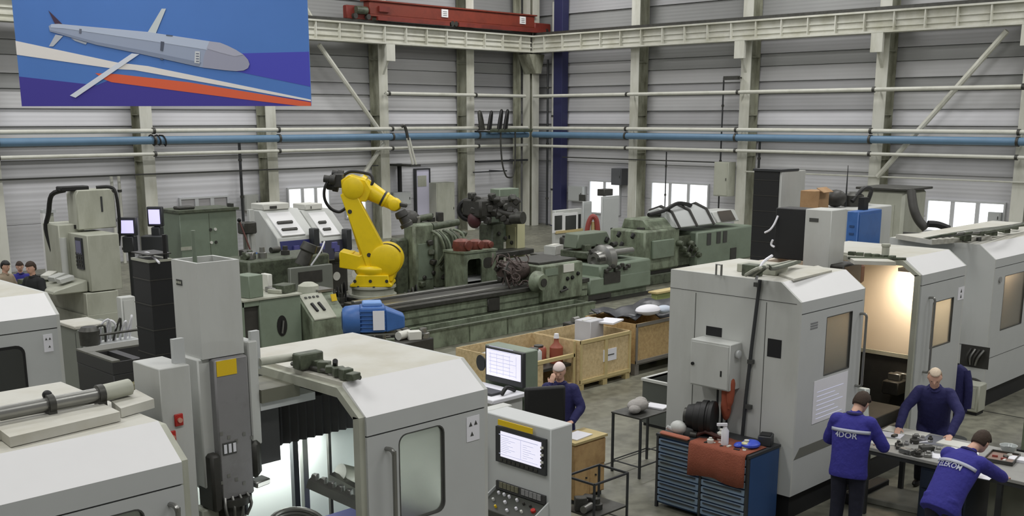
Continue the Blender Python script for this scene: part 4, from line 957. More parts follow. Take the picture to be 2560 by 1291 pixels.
# forearm to wrist
p, q = rl(905, 474), rl(985, 518)
rpart('forearm', MB().lathe(p, q-p, [(0,.27),(.10,.27),(.12,.235),(.22,.23),(.62,.175),(.66,.185),(.72,.185),(.73,.165),((q-p).length,.15)], 26), bev=0)
MB().lathe(p+(q-p).normalized()*.62, q-p, [(0,.19),(.05,.19)], 26).build('forearm_ring', OILY, rob)
w0 = rl(990, 520); w1 = rl(1003, 536)
rpart('wrist', MB().sph(w0, .17, .15, .16, 18, 10), bev=0)
rpart('wrist_hub', MB().lathe((w0.x, -.17, w0.z), (0,1,0), [(0,.10),(.02,.13),(.3,.13),(.34,.1)], 20), bev=0)
MB().lathe(w1, (w1-w0).normalized()+Vector((0,0,-.6)), [(0,.13),(.06,.15),(.14,.15),(.16,.11),(.30,.11),(.32,.15),(.40,.15)], 20).build('tool_flange', OILY, rob)
MB().ob(rl(1012, 521)+Vector((0,-.05,0)), .18, .14, .09, 0, 0, .2).build('wrist_motor', DSTEEL, rob, bev=.02)
# hoses
MB().tube(smooth_path([rl(866,455,-.1), rl(845,455,-.2), rl(828,478,-.25), rl(826,505,-.25), rl(838,527,-.22), rl(858,536,-.2), rl(874,528,-.2)],6), .035, 8).build('hose', RUB, rob)
MB().tube(smooth_path([rl(868,452,.1), rl(885,444,.1), rl(915,446,.05), rl(936,452,-.05), rl(940,468,-.12), rl(930,480,-.15)],6), .035, 8).build('hose', RUB, rob)
MB().tube(smooth_path([rl(940,470,.1), rl(950,500,.2), rl(962,520,.2), rl(975,505,.1)],5), .02, 8).build('hose', RUB, rob)

# ---- big green machine bed with headstock (front of the robot)
bY = 17.9
t = thing('lathe_bed', 'long green machine bed with grey slideway and boxy headstock', 'machine', (17, 18.5, 0))
xa = P(955, 775, Y=bY).x; xb = P(1470, 690, Y=bY).x; zt = P(1100, 752, Y=bY).z
MB().box(xa, bY, .28, xb, bY+1.25, zt-.10).build('bed_casting', GREEN, t, bev=.02)
MB().box(xa-.05, bY-.06, zt-.10, xb, bY+1.3, zt).build('slideway', DSTEEL, t, bev=.01)
for dy in (.15, .95): MB().box(xa, bY+dy, zt, xb-2.0, bY+dy+.14, zt+.06).build('guide_rail', STEEL, t, bev=.008)
MB().box(xa+.3, bY+.35, zt, xb-2.0, bY+.85, zt+.012).build('oil_tray', OILY, t)
MB().box(xa+.4, bY-.02, .02, xb, bY+1.1, .28).build('bed_foot', DGREEN, t)
x_ = P(1235, 790, Y=bY).x; MB().box(x_-.22, bY-.03, .30, x_+.18, bY+.01, .62).build('bed_pocket', OILY, t, bev=.02)
for u, v in ((1130, 800), (1295, 778), (1400, 755), (1425, 750), (1318, 772)):
    p = P(u, v, Y=bY); MB().cyl((p.x, bY-.015, p.z), (p.x, bY+.01, p.z), .045, n=10).build('port_hole', OILY, t)
MB().box(xa, bY-.01, zt-.30, xb, bY, zt-.27).build('bed_lip', DGREEN, t)
# headstock
hx0 = P(1355, 680, Y=bY-.1).x; hx1 = P(1458, 660, Y=bY-.1).x; hz = P(1440, 655, Y=bY-.1).z
hs = MB().box(hx0, bY-.1, .32, hx1, bY+1.3, hz).build('headstock', GREEN, t, bev=.03)
MB().box(hx0+.1, bY+.1, hz, hx1-.02, bY+1.25, hz+.06).build('headstock_lid', DSTEEL, hs, bev=.01)
hy = bY-.1
p = P(1357, 707, Y=hy-.25); MB().lathe((p.x, hy-.02, p.z), (0,-1,0), [(0,.26),(.1,.26),(.2,.19),(.26,.19)], 24).build('spindle_boss', GREEN, hs)
MB().lathe((p.x, hy-.28, p.z), (0,-1,0), [(0,.10),(.02,.10)], 20).build('spindle_bore', OILY, hs)
a = P(1408, 662, Y=hy); b = P(1434, 678, Y=hy); fy(hs, 'type_plate', YLAB if False else CARD, a.x, b.x, hy, b.z, a.z)
for u, v in ((1418, 697), (1430, 694), (1444, 684), (1411, 720)): p = P(u, v, Y=hy); knob(hs, p.x, hy, p.z, .05)
p = P(1405, 728, Y=hy); MB().tube([(p.x-.12, hy-.06, p.z), (p.x+.12, hy-.08, p.z+.05)], .03, 6).build('gear_lever', OILY, hs)
fy(hs, 'inspection_cover', GREEN2, hx0+.1, hx0+.55, hy, hz-.25, hz-.08)
# low trough in front of the bed
ty = 16.75
a = P(1015, 862, Y=ty); 
tr = thing('chip_trough', 'low green steel chip trough lying along the machine bed', 'trough', (17, ty+.3, 0))
x0 = a.x; x1 = P(1488, 790, Y=ty).x
MB().box(x0, ty, 0, x1, ty+.05, .36).build('front_side', GREEN, tr, bev=.006)
MB().box(x0, ty+.65, 0, x1, ty+.7, .36).build('rear_side', GREEN, tr, bev=.006)
MB().box(x0, ty+.05, .02, x1, ty+.65, .06).build('trough_floor', OILY, tr)
MB().box(x0, ty-.02, .36, x1, ty+.08, .40).build('rim', DGREEN, tr)
for k in range(5): MB().box(x0+.6+k*1.15, ty-.01, .02, x0+.63+k*1.15, ty, .36).build('rib', DGREEN, tr)
for x in (x0, x1-.04): MB().box(x, ty+.05, .02, x+.04, ty+.65, .36).build('end_plate', GREEN, tr)
# swarf tangle and chuck on the bed
p = P(1278, 690, Y=bY+.5)
t = thing('rusty_chuck', 'rusty lathe chuck wrapped in a tangle of swarf on bed', 'chuck', (p.x, bY+.5, zt+.06))
RUST = mat('rust_swarf', (92, 80, 76), .6, metal=.3, var=.4, scale=14, dirt=(50, 46, 44), damt=.5, dscale=9)
MB().lathe((p.x+.45, bY+.5, zt+.34), (-1,0,0), [(0,.2),(.3,.26),(.55,.26),(.58,.22),(.75,.2)], 24).build('chuck_body', RUST, t)
for k in range(3):
    a = R(120*k+35); MB().ob((p.x-.32, bY+.5+.16*math.cos(a), zt+.34+.16*math.sin(a)), .16, .1, .14, 0, a).build('jaw', DSTEEL, t, bev=.01)
tan = MB()
for k in range(26):
    c = Vector((p.x+random.uniform(-.55,.45), bY+.45+random.uniform(-.4,.3), zt+.32+random.uniform(-.2,.26))); r = random.uniform(.06,.16)
    ax = Vector((random.gauss(0,1), random.gauss(0,1), random.gauss(0,1))).normalized(); ay = ax.orthogonal().normalized()
    tan.tube([q+ax.cross(ay)*(i*.012) for i, q in enumerate(arc(c, ax, ay, r, 0, random.uniform(300, 640), 16))], .016, 5)
sw = tan.build('swarf', RUST, t); sw['kind'] = 'stuff'
MB().tube(smooth_path([(p.x-.45,bY+.2,zt+.06),(p.x-.5,bY+.2,zt+.4),(p.x-.38,bY+.2,zt+.62)],4), .03, 6).build('support_leg', DSTEEL, t)
# ---- green cabinet and sloped desk left of the blue motor
t = thing('green_cabinet', 'green machine cabinet with oval hand hole behind grey machine roof', 'cabinet', P(750, 850, D=20.6))
gx1 = P(752, 740, D=20.3)
gy = gx1.y; gx0 = P(648, 760, Y=gy).x; gz = P(752, 737, Y=gy).z
MB().box(gx0, gy, 0, gx1.x, gy+1.0, gz).build('body', GREEN2, t, bev=.02)
lx = P(606, 765, Y=gy).x
MB().box(lx, gy+.06, 0, gx0, gy+1.0, gz-.02).build('dark_bay', OILY, t); MB().box(lx, gy, gz-.1, gx0, gy+1.0, gz).build('bay_lintel', GREEN2, t)
MB().box(lx-.02, gy, 0, lx+.03, gy+1.0, gz).build('bay_post', GREEN2, t)
MB().box(lx, gy-.03, gz, gx1.x+.02, gy+1.02, gz+.03).build('top_plate', CREAM, t)
p = P(705, 815, Y=gy); fh = MB().prism([(p.x+.11*math.cos(R(k*20)), p.z+.20*math.sin(R(k*20))) for k in range(18)], 'y', gy-.012, gy+.001).build('hand_hole', RUB, t)
MB().tube([(p.x-.02, gy-.03, p.z-.14), (p.x+.02, gy-.03, p.z+.1)], .02, 6).build('hole_lever', STEEL, fh)
zz = gz+.03
for k, (u, v, m, sx, sy, sz, nm) in enumerate(((668, 718, CARD, .10, .25, .32, 'bent_bracket'), (690, 722, STEEL, .3, .3, .10, 'steel_block'), (625, 735, GREEN2, .35, .4, .42, 'valve_box'), (735, 728, DGREEN, .35, .3, .16, 'pump'), (700, 728, CREAM, .12, .3, .08, 'clamp_plate'))):
    p = P(u, v+8, z=zz); MB().ob((p.x, max(p.y, gy+.3), zz+sz/2), sx, sy, sz, .1*k).build(nm, m, t, bev=.012)
t = thing('control_desk', 'green sloped control desk with a yellow tag beside blue motor', 'desk', P(800, 850, D=20.2))
p = P(762, 745, D=20.0); dy_ = p.y; dx0 = gx1.x+.03; dx1 = P(868, 730, Y=dy_).x; dz1 = P(868, 722, Y=dy_+.5).z; dzf = P(800, 800, Y=dy_).z
MB().prism([(dy_,0),(dy_,dzf),(dy_+.5,dz1),(dy_+.9,dz1),(dy_+.9,0)], 'x', dx0, dx1).build('desk_body', GREEN, t, bev=.015)
MB().prism([(dy_-.012,dzf),(dy_+.48,dz1-.01),(dy_+.48,dz1+.01),(dy_-.012,dzf+.02)], 'x', dx0+.04, dx0+.55).build('control_panel', CREAM, t)
for k in range(2):
    MB().ob((dx0+.2+k*.16, dy_+.2, dzf+(dz1-dzf)*.42+.03), .06, .22, .05, .2, math.atan2(dz1-dzf,.5)).build('switch', RUB, t, bev=.01)
for k in range(4): MB().ob((dx0+.14+k*.09, dy_+.40, dzf+(dz1-dzf)*.82+.02), .05, .04, .03, 0, math.atan2(dz1-dzf,.5)).build('push_button', SEAM, t)
p = P(833, 744, Y=dy_+.3); MB().ob((p.x, dy_+.28, p.z), .12, .02, .14, 0, -.3).build('yellow_tag', YLAB, t)
MB().box(dx1-.35, dy_+.46, dz1, dx1, dy_+.9, dz1+.05).build('top_tray', STEEL, t)
MB().lathe((dx0+.45, dy_+.75, dz1), (0,0,1), [(0,.22),(.12,.20),(.18,.1)], 16).build('cast_lid', CREAM, t)
# ---- blue motor on a stand, with a taped sheet
t = thing('electric_motor', 'bright blue electric motor with a taped white sheet', 'motor', P(930, 860, D=18.6))
mD = 18.6
c0 = P(858, 800, D=mD); c1 = P(1003, 792, D=mD)
ax = Vector((S2*.82+.1, -S2*.82+.1, 0)).normalized()
c0 = P(856, 802, D=mD)
bl = lambda k, dz=0: c0 + ax*k + Vector((0,0,dz))
MB().lathe(bl(0), ax, [(0,.10),(.0,.20),(.05,.25),(.22,.27),(.30,.27)], 26).build('fan_cowl', BLUE, t)
MB().lathe(bl(-.005), ax, [(-.01,.15),(.0,.17)], 20).build('fan_grille', DBLUE, t)
ang = math.atan2(ax.y, ax.x)
MB().ob(bl(.52, .03), .46, .46, .46, ang).build('motor_body', BLUE, t, bev=.05, seg=3)
for k in range(6): MB().ob(bl(.52, -.16+k*.07), .44, .50, .018, ang).build('cooling_fin', BLUE, t)
m = MB()
pr_ = [bl(.75,.20), bl(1.05,.06), bl(1.05,-.16), bl(.75,-.20)]
side = Vector((-ax.y, ax.x, 0))
m.loft([[bl(.74,.22)+side*.22, bl(.74,-.2)+side*.22, bl(.74,-.2)-side*.22, bl(.74,.22)-side*.22], [bl(1.08,.08)+side*.16, bl(1.08,-.14)+side*.16, bl(1.08,-.14)-side*.16, bl(1.08,.08)-side*.16]])
m.build('gear_nose', BLUE, t, bev=.03, seg=2)
MB().ob(bl(.62,.05)-side*.27+Vector((0,0,-.02)), .20, .01, .34, ang).build('taped_sheet', PAPER, t)
MB().ob(bl(.52,.29), .34, .3, .08, ang).build('terminal_box', mat('blue_pale', (120,160,220), .45), t, bev=.02)
for k in (.12, .72): MB().cyl((bl(k).x, bl(k).y, 0), (bl(k).x, bl(k).y, bl(k).z-.22), .03).build('stand_leg', STEEL if k > .5 else BLUE, t)
MB().ob(Vector((bl(.45).x, bl(.45).y, bl(.45).z-.23)), .9, .4, .03, ang).build('stand_plate', STEEL, t)
MB().ob(Vector((bl(.45).x, bl(.45).y, .02)), .9, .5, .04, ang).build('stand_foot', DSTEEL, t)
# heap of castings at the trough end
p = P(985, 848, z=.5)
t = thing('parts_heap', 'dark oily heap of small castings beside the blue motor', 'heap', (p.x+.3, p.y+.2, 0))
MB().box(p.x-.4, p.y-.15, 0, p.x+.9, p.y+.8, .42).build('pallet_box', OILY, t, bev=.02)
clutter(t, p.x-.3, p.x+.8, p.y-.1, p.y+.7, .42, 18, s=.2)
clutter(t, p.x+.3, p.x+.8, p.y-.1, p.y+.4, .42, 3, mats=(CARD, STEEL), s=.26)

# ---- wooden crates
def crate(x0, x1, y0, y1, z0, z1, label, m=WOOD, front=True, batt=PLANK):
    t = thing('wooden_crate', label, 'crate', ((x0+x1)/2, (y0+y1)/2, 0), group='wooden crates in the aisle')
    for k in range(3):
        xx = x0+(x1-x0-.12)*k/2
        for yy in (y0, (y0+y1)/2-.05, y1-.1): MB().box(xx, yy, 0, xx+.12, yy+.1, z0-.03).build('pallet_block', batt, t)
    for k in range(4):
        yy = y0+(y1-y0-.14)*k/3; MB().box(x0, yy, z0-.03, x1, yy+.14, z0).build('pallet_board', batt, t)
    if front: 
        n = 2 if x1-x0 > 1 else 1
        for k in range(n): MB().box(x0+(x1-x0)*k/n+.004, y0, z0, x0+(x1-x0)*(k+1)/n-.004, y0+.02, z1).build('front_board', m, t)
        MB().box((x0+x1)/2-.04, y0-.02, z0, (x0+x1)/2+.04, y0, z1-.02).build('batten', batt, t)
    for xx in (x0, x1-.05): MB().box(xx, y0-.02, z0-.02, xx+.05, y0, z1).build('batten', batt, t)
    MB().box(x0, y1-.02, z0, x1, y1, z1).build('rear_board', m, t)
    MB().box(x0, y0+.02, z0, x0+.02, y1-.02, z1).build('side_board', m, t); MB().box(x1-.02, y0+.02, z0, x1, y1-.02, z1).build('side_board', m, t)
    MB().box(x0+.02, y0+.02, z0, x1-.02, y1-.02, z0+.02).build('crate_floor', m, t)
    for zz in (z0, z1-.06): MB().box(x0, y0-.022, zz, x1, y0-.001, zz+.06).build('rail', batt, t) if front else None
    return t
cA = crate(12.0, 13.86, 12.30, 13.35, .13, .90, 'open wooden crate full of parts behind the green monitor box', front=False)
p = P(1450, 900, Y=12.3)
MB().box(12.02, 12.3, .13, 13.05, 12.32, .62).build('front_board', WOOD, cA); MB().box(12.02, 12.28, .62, 13.84, 12.34, .68).build('rail', PLANK, cA)
cB = crate(13.90, 15.30, 12.22, 13.35, .13, .90, 'open wooden crate with a white label on its front')
a = P(1508, 876, Y=12.22); b = P(1540, 898, Y=12.22)
lb_ = MB().box(a.x, 12.21, b.z, b.x, 12.219, a.z).build('shipping_label', PAPER, cB); MB().box(a.x+.07, 12.206, b.z+.10, b.x-.07, 12.21, a.z-.10).build('label_print', SEAM, lb_)
cC = crate(15.50, 18.2, 12.26, 13.5, .22, .98, 'brown wooden crate heaped with black sheeting behind grey machine', m=mat('osb_brown', (190,162,114), .75, var=.22, scale=22, dirt=(146,116,74), damt=.5, dscale=14), batt=mat('pallet_grey', (120,116,108), .8, var=.1))
# things in the crates
def put(nm, lb, cat, p, fn, grp=None):
    t = thing(nm, lb, cat, p, group=grp); fn(t, Vector(p)); return t
def f_box(sx, sy, sz, m, rz=0):
    def fn(t, p):
        MB().ob(p+Vector((0,0,sz/2)), sx, sy, sz, rz).build('carton', m, t, bev=.01); MB().ob(p+Vector((0,0,sz+.004)), sx*.98, sy*.12, .006, rz).build('tape', CARD, t)
    return fn
p = P(1540, 836, z=.55); put('white_carton', 'grey white carton standing in the labelled crate', 'box', (14.75, 12.75, .551), f_box(.42, .36, .56, mat('carton_white', (196,196,200), .7), .1))
sheet_z = .99
t = thing('black_sheeting', 'crumpled black plastic sheeting over the brown crate', 'sheeting', (16.6, 12.9, .99))
m = MB(); nx, ny = 14, 8
for i in range(nx):
    for j in range(ny): m.v.append(Vector((15.6+2.4*i/(nx-1), 12.35+1.1*j/(ny-1), 1.0+.09*random.random()+.08*math.sin(i*.9)*math.cos(j*.8))))
m.f += [(i*ny+j, (i+1)*ny+j, (i+1)*ny+j+1, i*ny+j+1) for i in range(nx-1) for j in range(ny-1)]
o = m.build('sheet', mat('film_black', (44,46,52), .35, var=.3, scale=6), t, smooth=180); md = o.modifiers.new('solid', 'SOLIDIFY'); md.thickness = .02
p = P(1620, 778, z=1.15); t = thing('white_bag', 'crumpled white plastic bag lying on black sheeting', 'bag', (p.x, p.y, 1.08))
MB().sph((p.x, p.y, 1.17), .3, .2, .10, 14, 8).build('bag', PAPER, t); MB().sph((p.x+.36, p.y-.1, 1.15), .18, .14, .08).build('bag_fold', mat('bag_blue', (190,200,214), .6), t)
p = P(1590, 808, z=1.1); o = MB().ob((p.x-.02, 12.55, 1.06), .5, .36, .03, .3).build('foam_sheet', PAPER); tag(o, 'white foam sheet at the left end of the black sheeting', 'sheet')
t = thing('steel_scrap', 'pile of bright steel offcuts between the crates and bed', 'scrap', (P(1500, 790, z=.8).x, P(1500, 790, z=.8).y, 0)); p = P(1500, 790, z=.7)
MB().box(p.x-.5, p.y-.2, 0, p.x+.7, p.y+.6, .55).build('bin', OILY, t, bev=.02)
clutter(t, p.x-.4, p.x+.6, p.y-.1, p.y+.5, .55, 16, mats=(STEEL, CARD, DSTEEL, STEEL), s=.17, nm='offcut')
# crate fillings, one by one
def fill(lbs, spots):
    for lb, (nm, cat, m, x, y, z, s, kind) in zip(lbs, spots):
        t = thing(nm, lb, cat, (x, y, z))
        if kind == 'cyl':
            MB().lathe((x,y,z), (0,0,1), [(0,s*.5),(s*.9,s*.5),(s,s*.42)], 14).build('body', m, t); MB().lathe((x,y,z+s), (0,0,1), [(0,s*.3),(s*.12,s*.3)], 12).build('cap', DSTEEL, t)
        elif kind == 'bottle':
            MB().lathe((x,y,z), (0,0,1), [(0,s*.3),(s*.7,s*.3),(s*.9,s*.12),(s*1.1,s*.1)], 14).build('body', m, t); MB().lathe((x,y,z+s*1.1), (0,0,1), [(0,s*.13),(s*.2,s*.1)], 10).build('cap', PAPER, t)
        else:
            MB().ob((x,y,z+s*.35), s*1.5, s, s*.7, .3).build('body', m, t, bev=.01); MB().ob((x,y,z+s*.72), s*1.2, s*.5, s*.08, .3).build('strap', CARD, t)
fill(['tall white topped bottle in the parts crate', 'small rust red canister beside the white topped bottle', 'grey tin can among the parts behind the monitor', 'dull grey bundle at the left of the parts crate', 'pale folded rag bundle in middle of the parts crate', 'light wrapped bundle in the labelled crate'],
     [('bottle','bottle',mat('canister_red',(150,80,60),.5),*(13.66,12.56,.501),.4,'bottle'), ('canister','canister',MATS['canister_red'],13.44,12.78,.501,.28,'cyl'), ('tin_can','can',GM2,13.12,12.6,.501,.3,'cyl'), ('wrapped_bundle','bundle',mat('bundle_grey',(150,148,142),.8),12.55,13.0,.55,.34,'box'), ('wrapped_bundle','bundle',CARD,12.82,12.75,.5,.28,'box'), ('wrapped_bundle','bundle',mat('bundle_pale',(206,202,190),.8),14.26,12.7,.56,.28,'box')])
MB().box(12.05, 12.35, .45, 13.82, 13.3, .50).build('inner_deck', OILY, cA); MB().box(13.94, 12.27, .5, 15.26, 13.3, .55).build('inner_deck', OILY, cB)

# dark clutter between the machines
def heap(lb, u, v, D, wx, wy, hb, n, sz=.2, mats=(OILY, DSTEEL, DGREEN, OILY)):
    p = P(u, v, D=D); t = thing('parts_heap', lb, 'heap', (p.x, p.y, 0), group='dark heaps of parts between machines')
    MB().box(p.x-wx/2, p.y-wy/2, 0, p.x+wx/2, p.y+wy/2, hb).build('pallet_box', OILY, t, bev=.03)
    clutter(t, p.x-wx/2+.1, p.x+wx/2-.1, p.y-wy/2+.1, p.y+wy/2-.1, hb, n, mats=mats, s=sz)
    for k in range(4): MB().tube(smooth_path([(p.x-wx*.4+k*wx*.2, p.y-wy*.3, hb), (p.x-wx*.3+k*wx*.2, p.y-wy*.1, hb+.3+.05*k), (p.x-wx*.1+k*wx*.15, p.y+wy*.1, hb+.15), (p.x+k*wx*.1, p.y+wy*.2, hb)],4), .025, 6).build('hose', RUB if k % 2 else DSTEEL, t)
heap('dark heap of pump parts left of the robot pedestal', 845, 700, 25.0, .5, .5, .5, 9)
heap('dark heap of castings right of the robot pedestal', 1022, 700, 26.2, .6, .6, .25, 7)
heap('dark heap of castings under the bulky green headstock machine', 1100, 705, 26.1, 1.2, .5, .2, 10)
heap('dark heap of parts left of the low grey gear box', 704, 640, 26.9, 1.0, .7, .8, 12)
# ------------------------------------------------------------------ machines along the back
def plan(t, e, nm='panel_seam', m=SEAM):      # seams on both visible faces of a box
    x0, y0, z0, x1, y1, z1 = e
    fy(t, nm, m, x0+.02, x1-.02, y0, z0+(z1-z0)*.5, z0+(z1-z0)*.5+.012, .004); fx(t, nm, m, x0, y0+.02, y1-.02, z0+(z1-z0)*.5, z0+(z1-z0)*.5+.012, .004)
# ---- cream milling machine at the left
t = thing('milling_machine', 'tall cream milling machine with rounded head and keypad panel at left', 'machine', P(215, 800, D=21.5))
e, o = bxp(t, 'machine_base', CREAM, 215, 735, 118, 296, 0, D=21.8)
bx0, by0, _, bx1, by1, bz1 = e
fy(t, 'base_skirt', CREAM, bx0-.03, bx1+.03, by0-.02, 0, .75, .03); fx(t, 'base_skirt', CREAM, bx0-.02, by0-.04, by1, 0, .75, .03)
e2, o2 = bxp(t, 'front_guard', CREAM, 217, 590, 150, 297, bz1+.02, D=21.9)
x0, y0, z0, x1, y1, z1 = e2
a = P(190, 597, X=x0); b = P(213, 675, X=x0)
kp = fx(t, 'keypad_panel', FRAME, x0, b.y, a.y, b.z, a.z+.03, .03)
fx(kp, 'keypad_screen', mat('keypad_violet', (112,112,140), .4), x0-.03, b.y+.04, a.y-.04, (a.z+b.z)/2, a.z-.03, .01)
for r in range(4):
    for c in range(3): fx(kp, 'key', DSTEEL, x0-.03, b.y+.05+c*.1, b.y+.11+c*.1, b.z+.05+r*.08, b.z+.1+r*.08, .012)
MB().prism([(x0-.75,bz1+.02),(x0-.02,bz1+.02),(x0-.02,bz1+.26),(x0-.72,bz1+.1)], 'y', y0+.1, y1-.1).build('chip_tray', CREAM, t, bev=.02)
for k in range(3): MB().ob((x0-.35, y0+.4+k*.4, bz1+.28), .3, .22, .1, .3*k, 0, -.2).build('tray_lid', CARD if k == 2 else GM, t, bev=.01)
h0 = P(208, 575, D=22.6); 
hx0, hy0 = h0.x-.1, h0.y
hx1 = P(289, 520, Y=hy0).x; hz1 = P(240, 474, Y=hy0).z; hy1 = P(168, 520, X=hx0).y
MB().prism([(hx0,h0.z),(hx1,h0.z),(hx1,hz1-.12),(hx1-.08,hz1),(hx0+.06,hz1),(hx0,hz1-.1)], 'y', hy0, hy1).build('mill_head', CREAM, t, bev=.02)
MB().box(hx0-.25, hy0+.1, hz1-.02, hx0+.35, hy1-.1, hz1+.08).build('motor_cap', RUB, t, bev=.02)
MB().tube(smooth_path([(hx1-.3,hy0+.2,hz1+.03),(hx1-.05,hy0+.1,hz1+.03),(hx1+.03,hy0,hz1-.1),(hx1+.06,hy0,h0.z+.1),(hx1+.05,hy0+.1,h0.z-.4)],4), .035, 8).build('hose', RUB, t)
MB().tube(smooth_path([(hx0-.1,hy1-.2,hz1),(hx0-.3,hy1,hz1-.1),(hx0-.32,hy1+.2,hz1-.5),(hx0-.36,hy1+.3,h0.z),(hx0-.3,hy1+.2,h0.z-.5)],4), .05, 8).build('hose', RUB, t)
fy(t, 'scale_slot', FRAME, hx0+.52, hx0+.56, hy0, h0.z+.35, hz1-.15, .01); fx(t, 'head_vent', RUB, hx0, hy0+.1, hy0+.5, h0.z+.02, h0.z+.1, .02)
MB().box(hx0-.35, hy1-.3, bz1, hx0+.2, hy1+.5, hz1-.7).build('column', CREAM, t, bev=.02)
MB().cyl((x0-.12, y0+.9, bz1+.3), (x0-.12, y0+.9, z1-.1), .07).build('spindle', GM, t)
clutter(t, x0-.7, x0-.1, y1-.2, y1+.6, bz1+.05, 9, s=.22)
# leaning grey plate behind it
t = thing('sheet_metal_screen', 'tall grey steel panel leaning behind the cream milling machine', 'panel', P(110, 640, D=27))
a = P(88, 522, D=26.5); b = P(150, 524, D=26.5)
MB().box(a.x, a.y-.5, 0, b.x-.2, a.y-.44, a.z).build('plate', CREAM, t); MB().box(a.x-.05, a.y-.55, a.z-.08, b.x-.15, a.y-.40, a.z).build('top_rail', GM2, t); MB().box(a.x-.05, a.y-.55, 0, a.x+.02, a.y-.40, a.z-.08).build('edge_post', WHITE, t)
# grey cabinet with pale top between the machines, hydraulic unit on it
t = thing('grey_cabinet', 'grey block cabinet with pale lid behind the left edge machine', 'cabinet', P(200, 960, D=13))
e = BX(232, 838, 148, 345, 0, D=14.3); ym_ = e[1]+.45; MB().box(e[0], ym_, 0, e[3], e[4], e[5]).build('cabinet_body', mat('cab_grey', (128,132,124), .5, var=.06), t, bev=.012); MB().box(e[0], e[1], 0, e[3], ym_, e[5]-.34).build('low_body', MATS['cab_grey'], t, bev=.012)
MB().box(e[0]-.03, ym_+.05, e[5], e[0]+.43, e[4], e[5]+.05).build('lid', ROOF, t, bev=.01)
fx(t, 'door_seam', SEAM, e[0], (e[1]+e[4])/2, (e[1]+e[4])/2+.01, .1, e[5]-.05, .003)
hz = e[5]-.34
t = thing('hydraulic_unit', 'small hydraulic unit with white hoses on the grey cabinet', 'pump', (e[0]+.95, e[1]+.3, hz))
hx = e[0]-.08
MB().box(hx+.1, e[1]+.05, hz, hx+.8, e[1]+.40, hz+.17).build('tank', GM2, t, bev=.01); MB().cyl((hx+.1,e[1]+.12,hz+.30), (hx+.8,e[1]+.12,hz+.30), .02, n=6).build('rail', DSTEEL, t)
MB().lathe((hx+.12, e[1]+.2, hz+.17), (0,0,1), [(0,.13),(.2,.14),(.25,.1)], 16).build('motor', DSTEEL, t)
MB().cyl((hx+.58, e[1]+.049, hz+.09), (hx+.58, e[1]+.03, hz+.09), .04).build('gauge', RUB, t)
for k in range(6): MB().tube(smooth_path([(hx+.2+k*.09, e[1]+.25, hz+.17), (hx+.18+k*.1, e[1]+.2-.02*k, hz+.36+.05*(k%3)), (hx+.3+k*.08, e[1]+.12, hz+.42+.07*(k%2)), (hx+.36+k*.07, e[1]+.25, hz+.17)],5), .016, 6).build('hose', PAPER if k % 3 else DSTEEL, t)
t = thing('junction_cabinet', 'narrow pale cabinet beside the black tower cover', 'cabinet', P(320, 850, D=15))
e, o = bxp(t, 'body', GM, 302, 745, 290, 338, 0, D=15.6); fy(t, 'door', GM, e[0]+.03, e[3]-.03, e[1], .2, e[5]-.05, .012)
# dark tray housing
t = thing('chip_hopper', 'dark chip hopper with sunken top between grey machines', 'hopper', P(281, 1000, D=10.6))
e = BX(281, 908, 193, 356, 0.4, D=11.7)
x0, y0, z0, x1, y1, z1 = e
DK = mat('hopper_dark', (50,50,50), .5, var=.1); DKT = mat('hopper_top', (104,104,96), .5, var=.12)
MB().box(x0, y0, z0, x1, y1, z1-.14).build('hopper_body', DK, t, bev=.01)
ring([(x0,y0),(x1+.0,y0),(x1,y1),(x0,y1)], [(x0+.1,y0+.02),(x1-.1,y0+.02),(x1-.1,y1-.3),(x0+.1,y1-.3)], 'z', z1-.139, z1).build('hopper_rim', DK, t, smooth=0)
MB().box(x0+.101, y0+.021, z1-.139, x1-.101, y1-.301, z1-.08).build('sunken_floor', DKT, t)
MB().box(x0, y1-.29, z1, x1+.42, y1, z1+.02).build('rim_plate', DKT, t); MB().box(x0, y0, z1, x0+.09, y1-.3, z1+.02).build('rim_plate', DKT, t)
MB().box(x1, y1-.30, z1-.22, x1+.42, y1, z1).build('side_arm', DK, t)
MB().box(x0+.05, y0-.10, z0, x0+.32, y0, z1-.25).build('olive_bracket', mat('olive_box', (134,130,98), .5, var=.1), t, bev=.01)
for k in range(4): MB().box(x0+.1+k*.12, y0+.1, 0, x0+.16+k*.12, y0+.3, z0).build('support_post', DK, t) if k in (0,3) else None
# monitors on stands
def pc_stand(u0, v0, u1, v1, D, lb, body=FRAME):
    a = P(u0, v0, D=D); b = P(u1, v1, D=D); c = (a+b)/2
    t = thing('display_terminal', lb, 'monitor', (c.x, c.y, 0))
    w_ = (b-a); w_.z = 0; w_ = w_.length; h_ = a.z-b.z
    MB().ob(c+Vector((.03,.03,0)), w_+.1, .12, h_+.12, R(-45)).build('case', body, t, bev=.015)
    MB().ob(c-Vector((S2,S2,0))*.045, w_, .02, h_, R(-45)).build('screen', SCRV, t)
    MB().ob(c+Vector((.08,.08,-h_/2-.25)), w_*.8, .3, .35, R(-45)).build('keyboard_box', body, t, bev=.02)
    MB().cyl((c.x+.1, c.y+.1, 0), (c.x+.1, c.y+.1, b.z), .07).build('stand', body, t); MB().ob((c.x+.1, c.y+.1, .03), .5, .4, .06, R(-45)).build('foot', body, t)
    return t
pc_stand(299, 551, 336, 583, 23.5, 'glowing display terminal beside the cream milling machine')
t = pc_stand(372, 524, 402, 560, 24.0, 'glowing display terminal left of the green cabinet')
b = P(386, 600, D=24.0); MB().ob((b.x, b.y, b.z/2+.1), .5, .35, b.z, R(-45)).build('rack', FRAME, t, bev=.02)
for k in range(5): MB().ob((b.x-.14, b.y-.14, .5+k*.26), .42, .03, .05, R(-45)).build('rack_shelf', GM2, t)
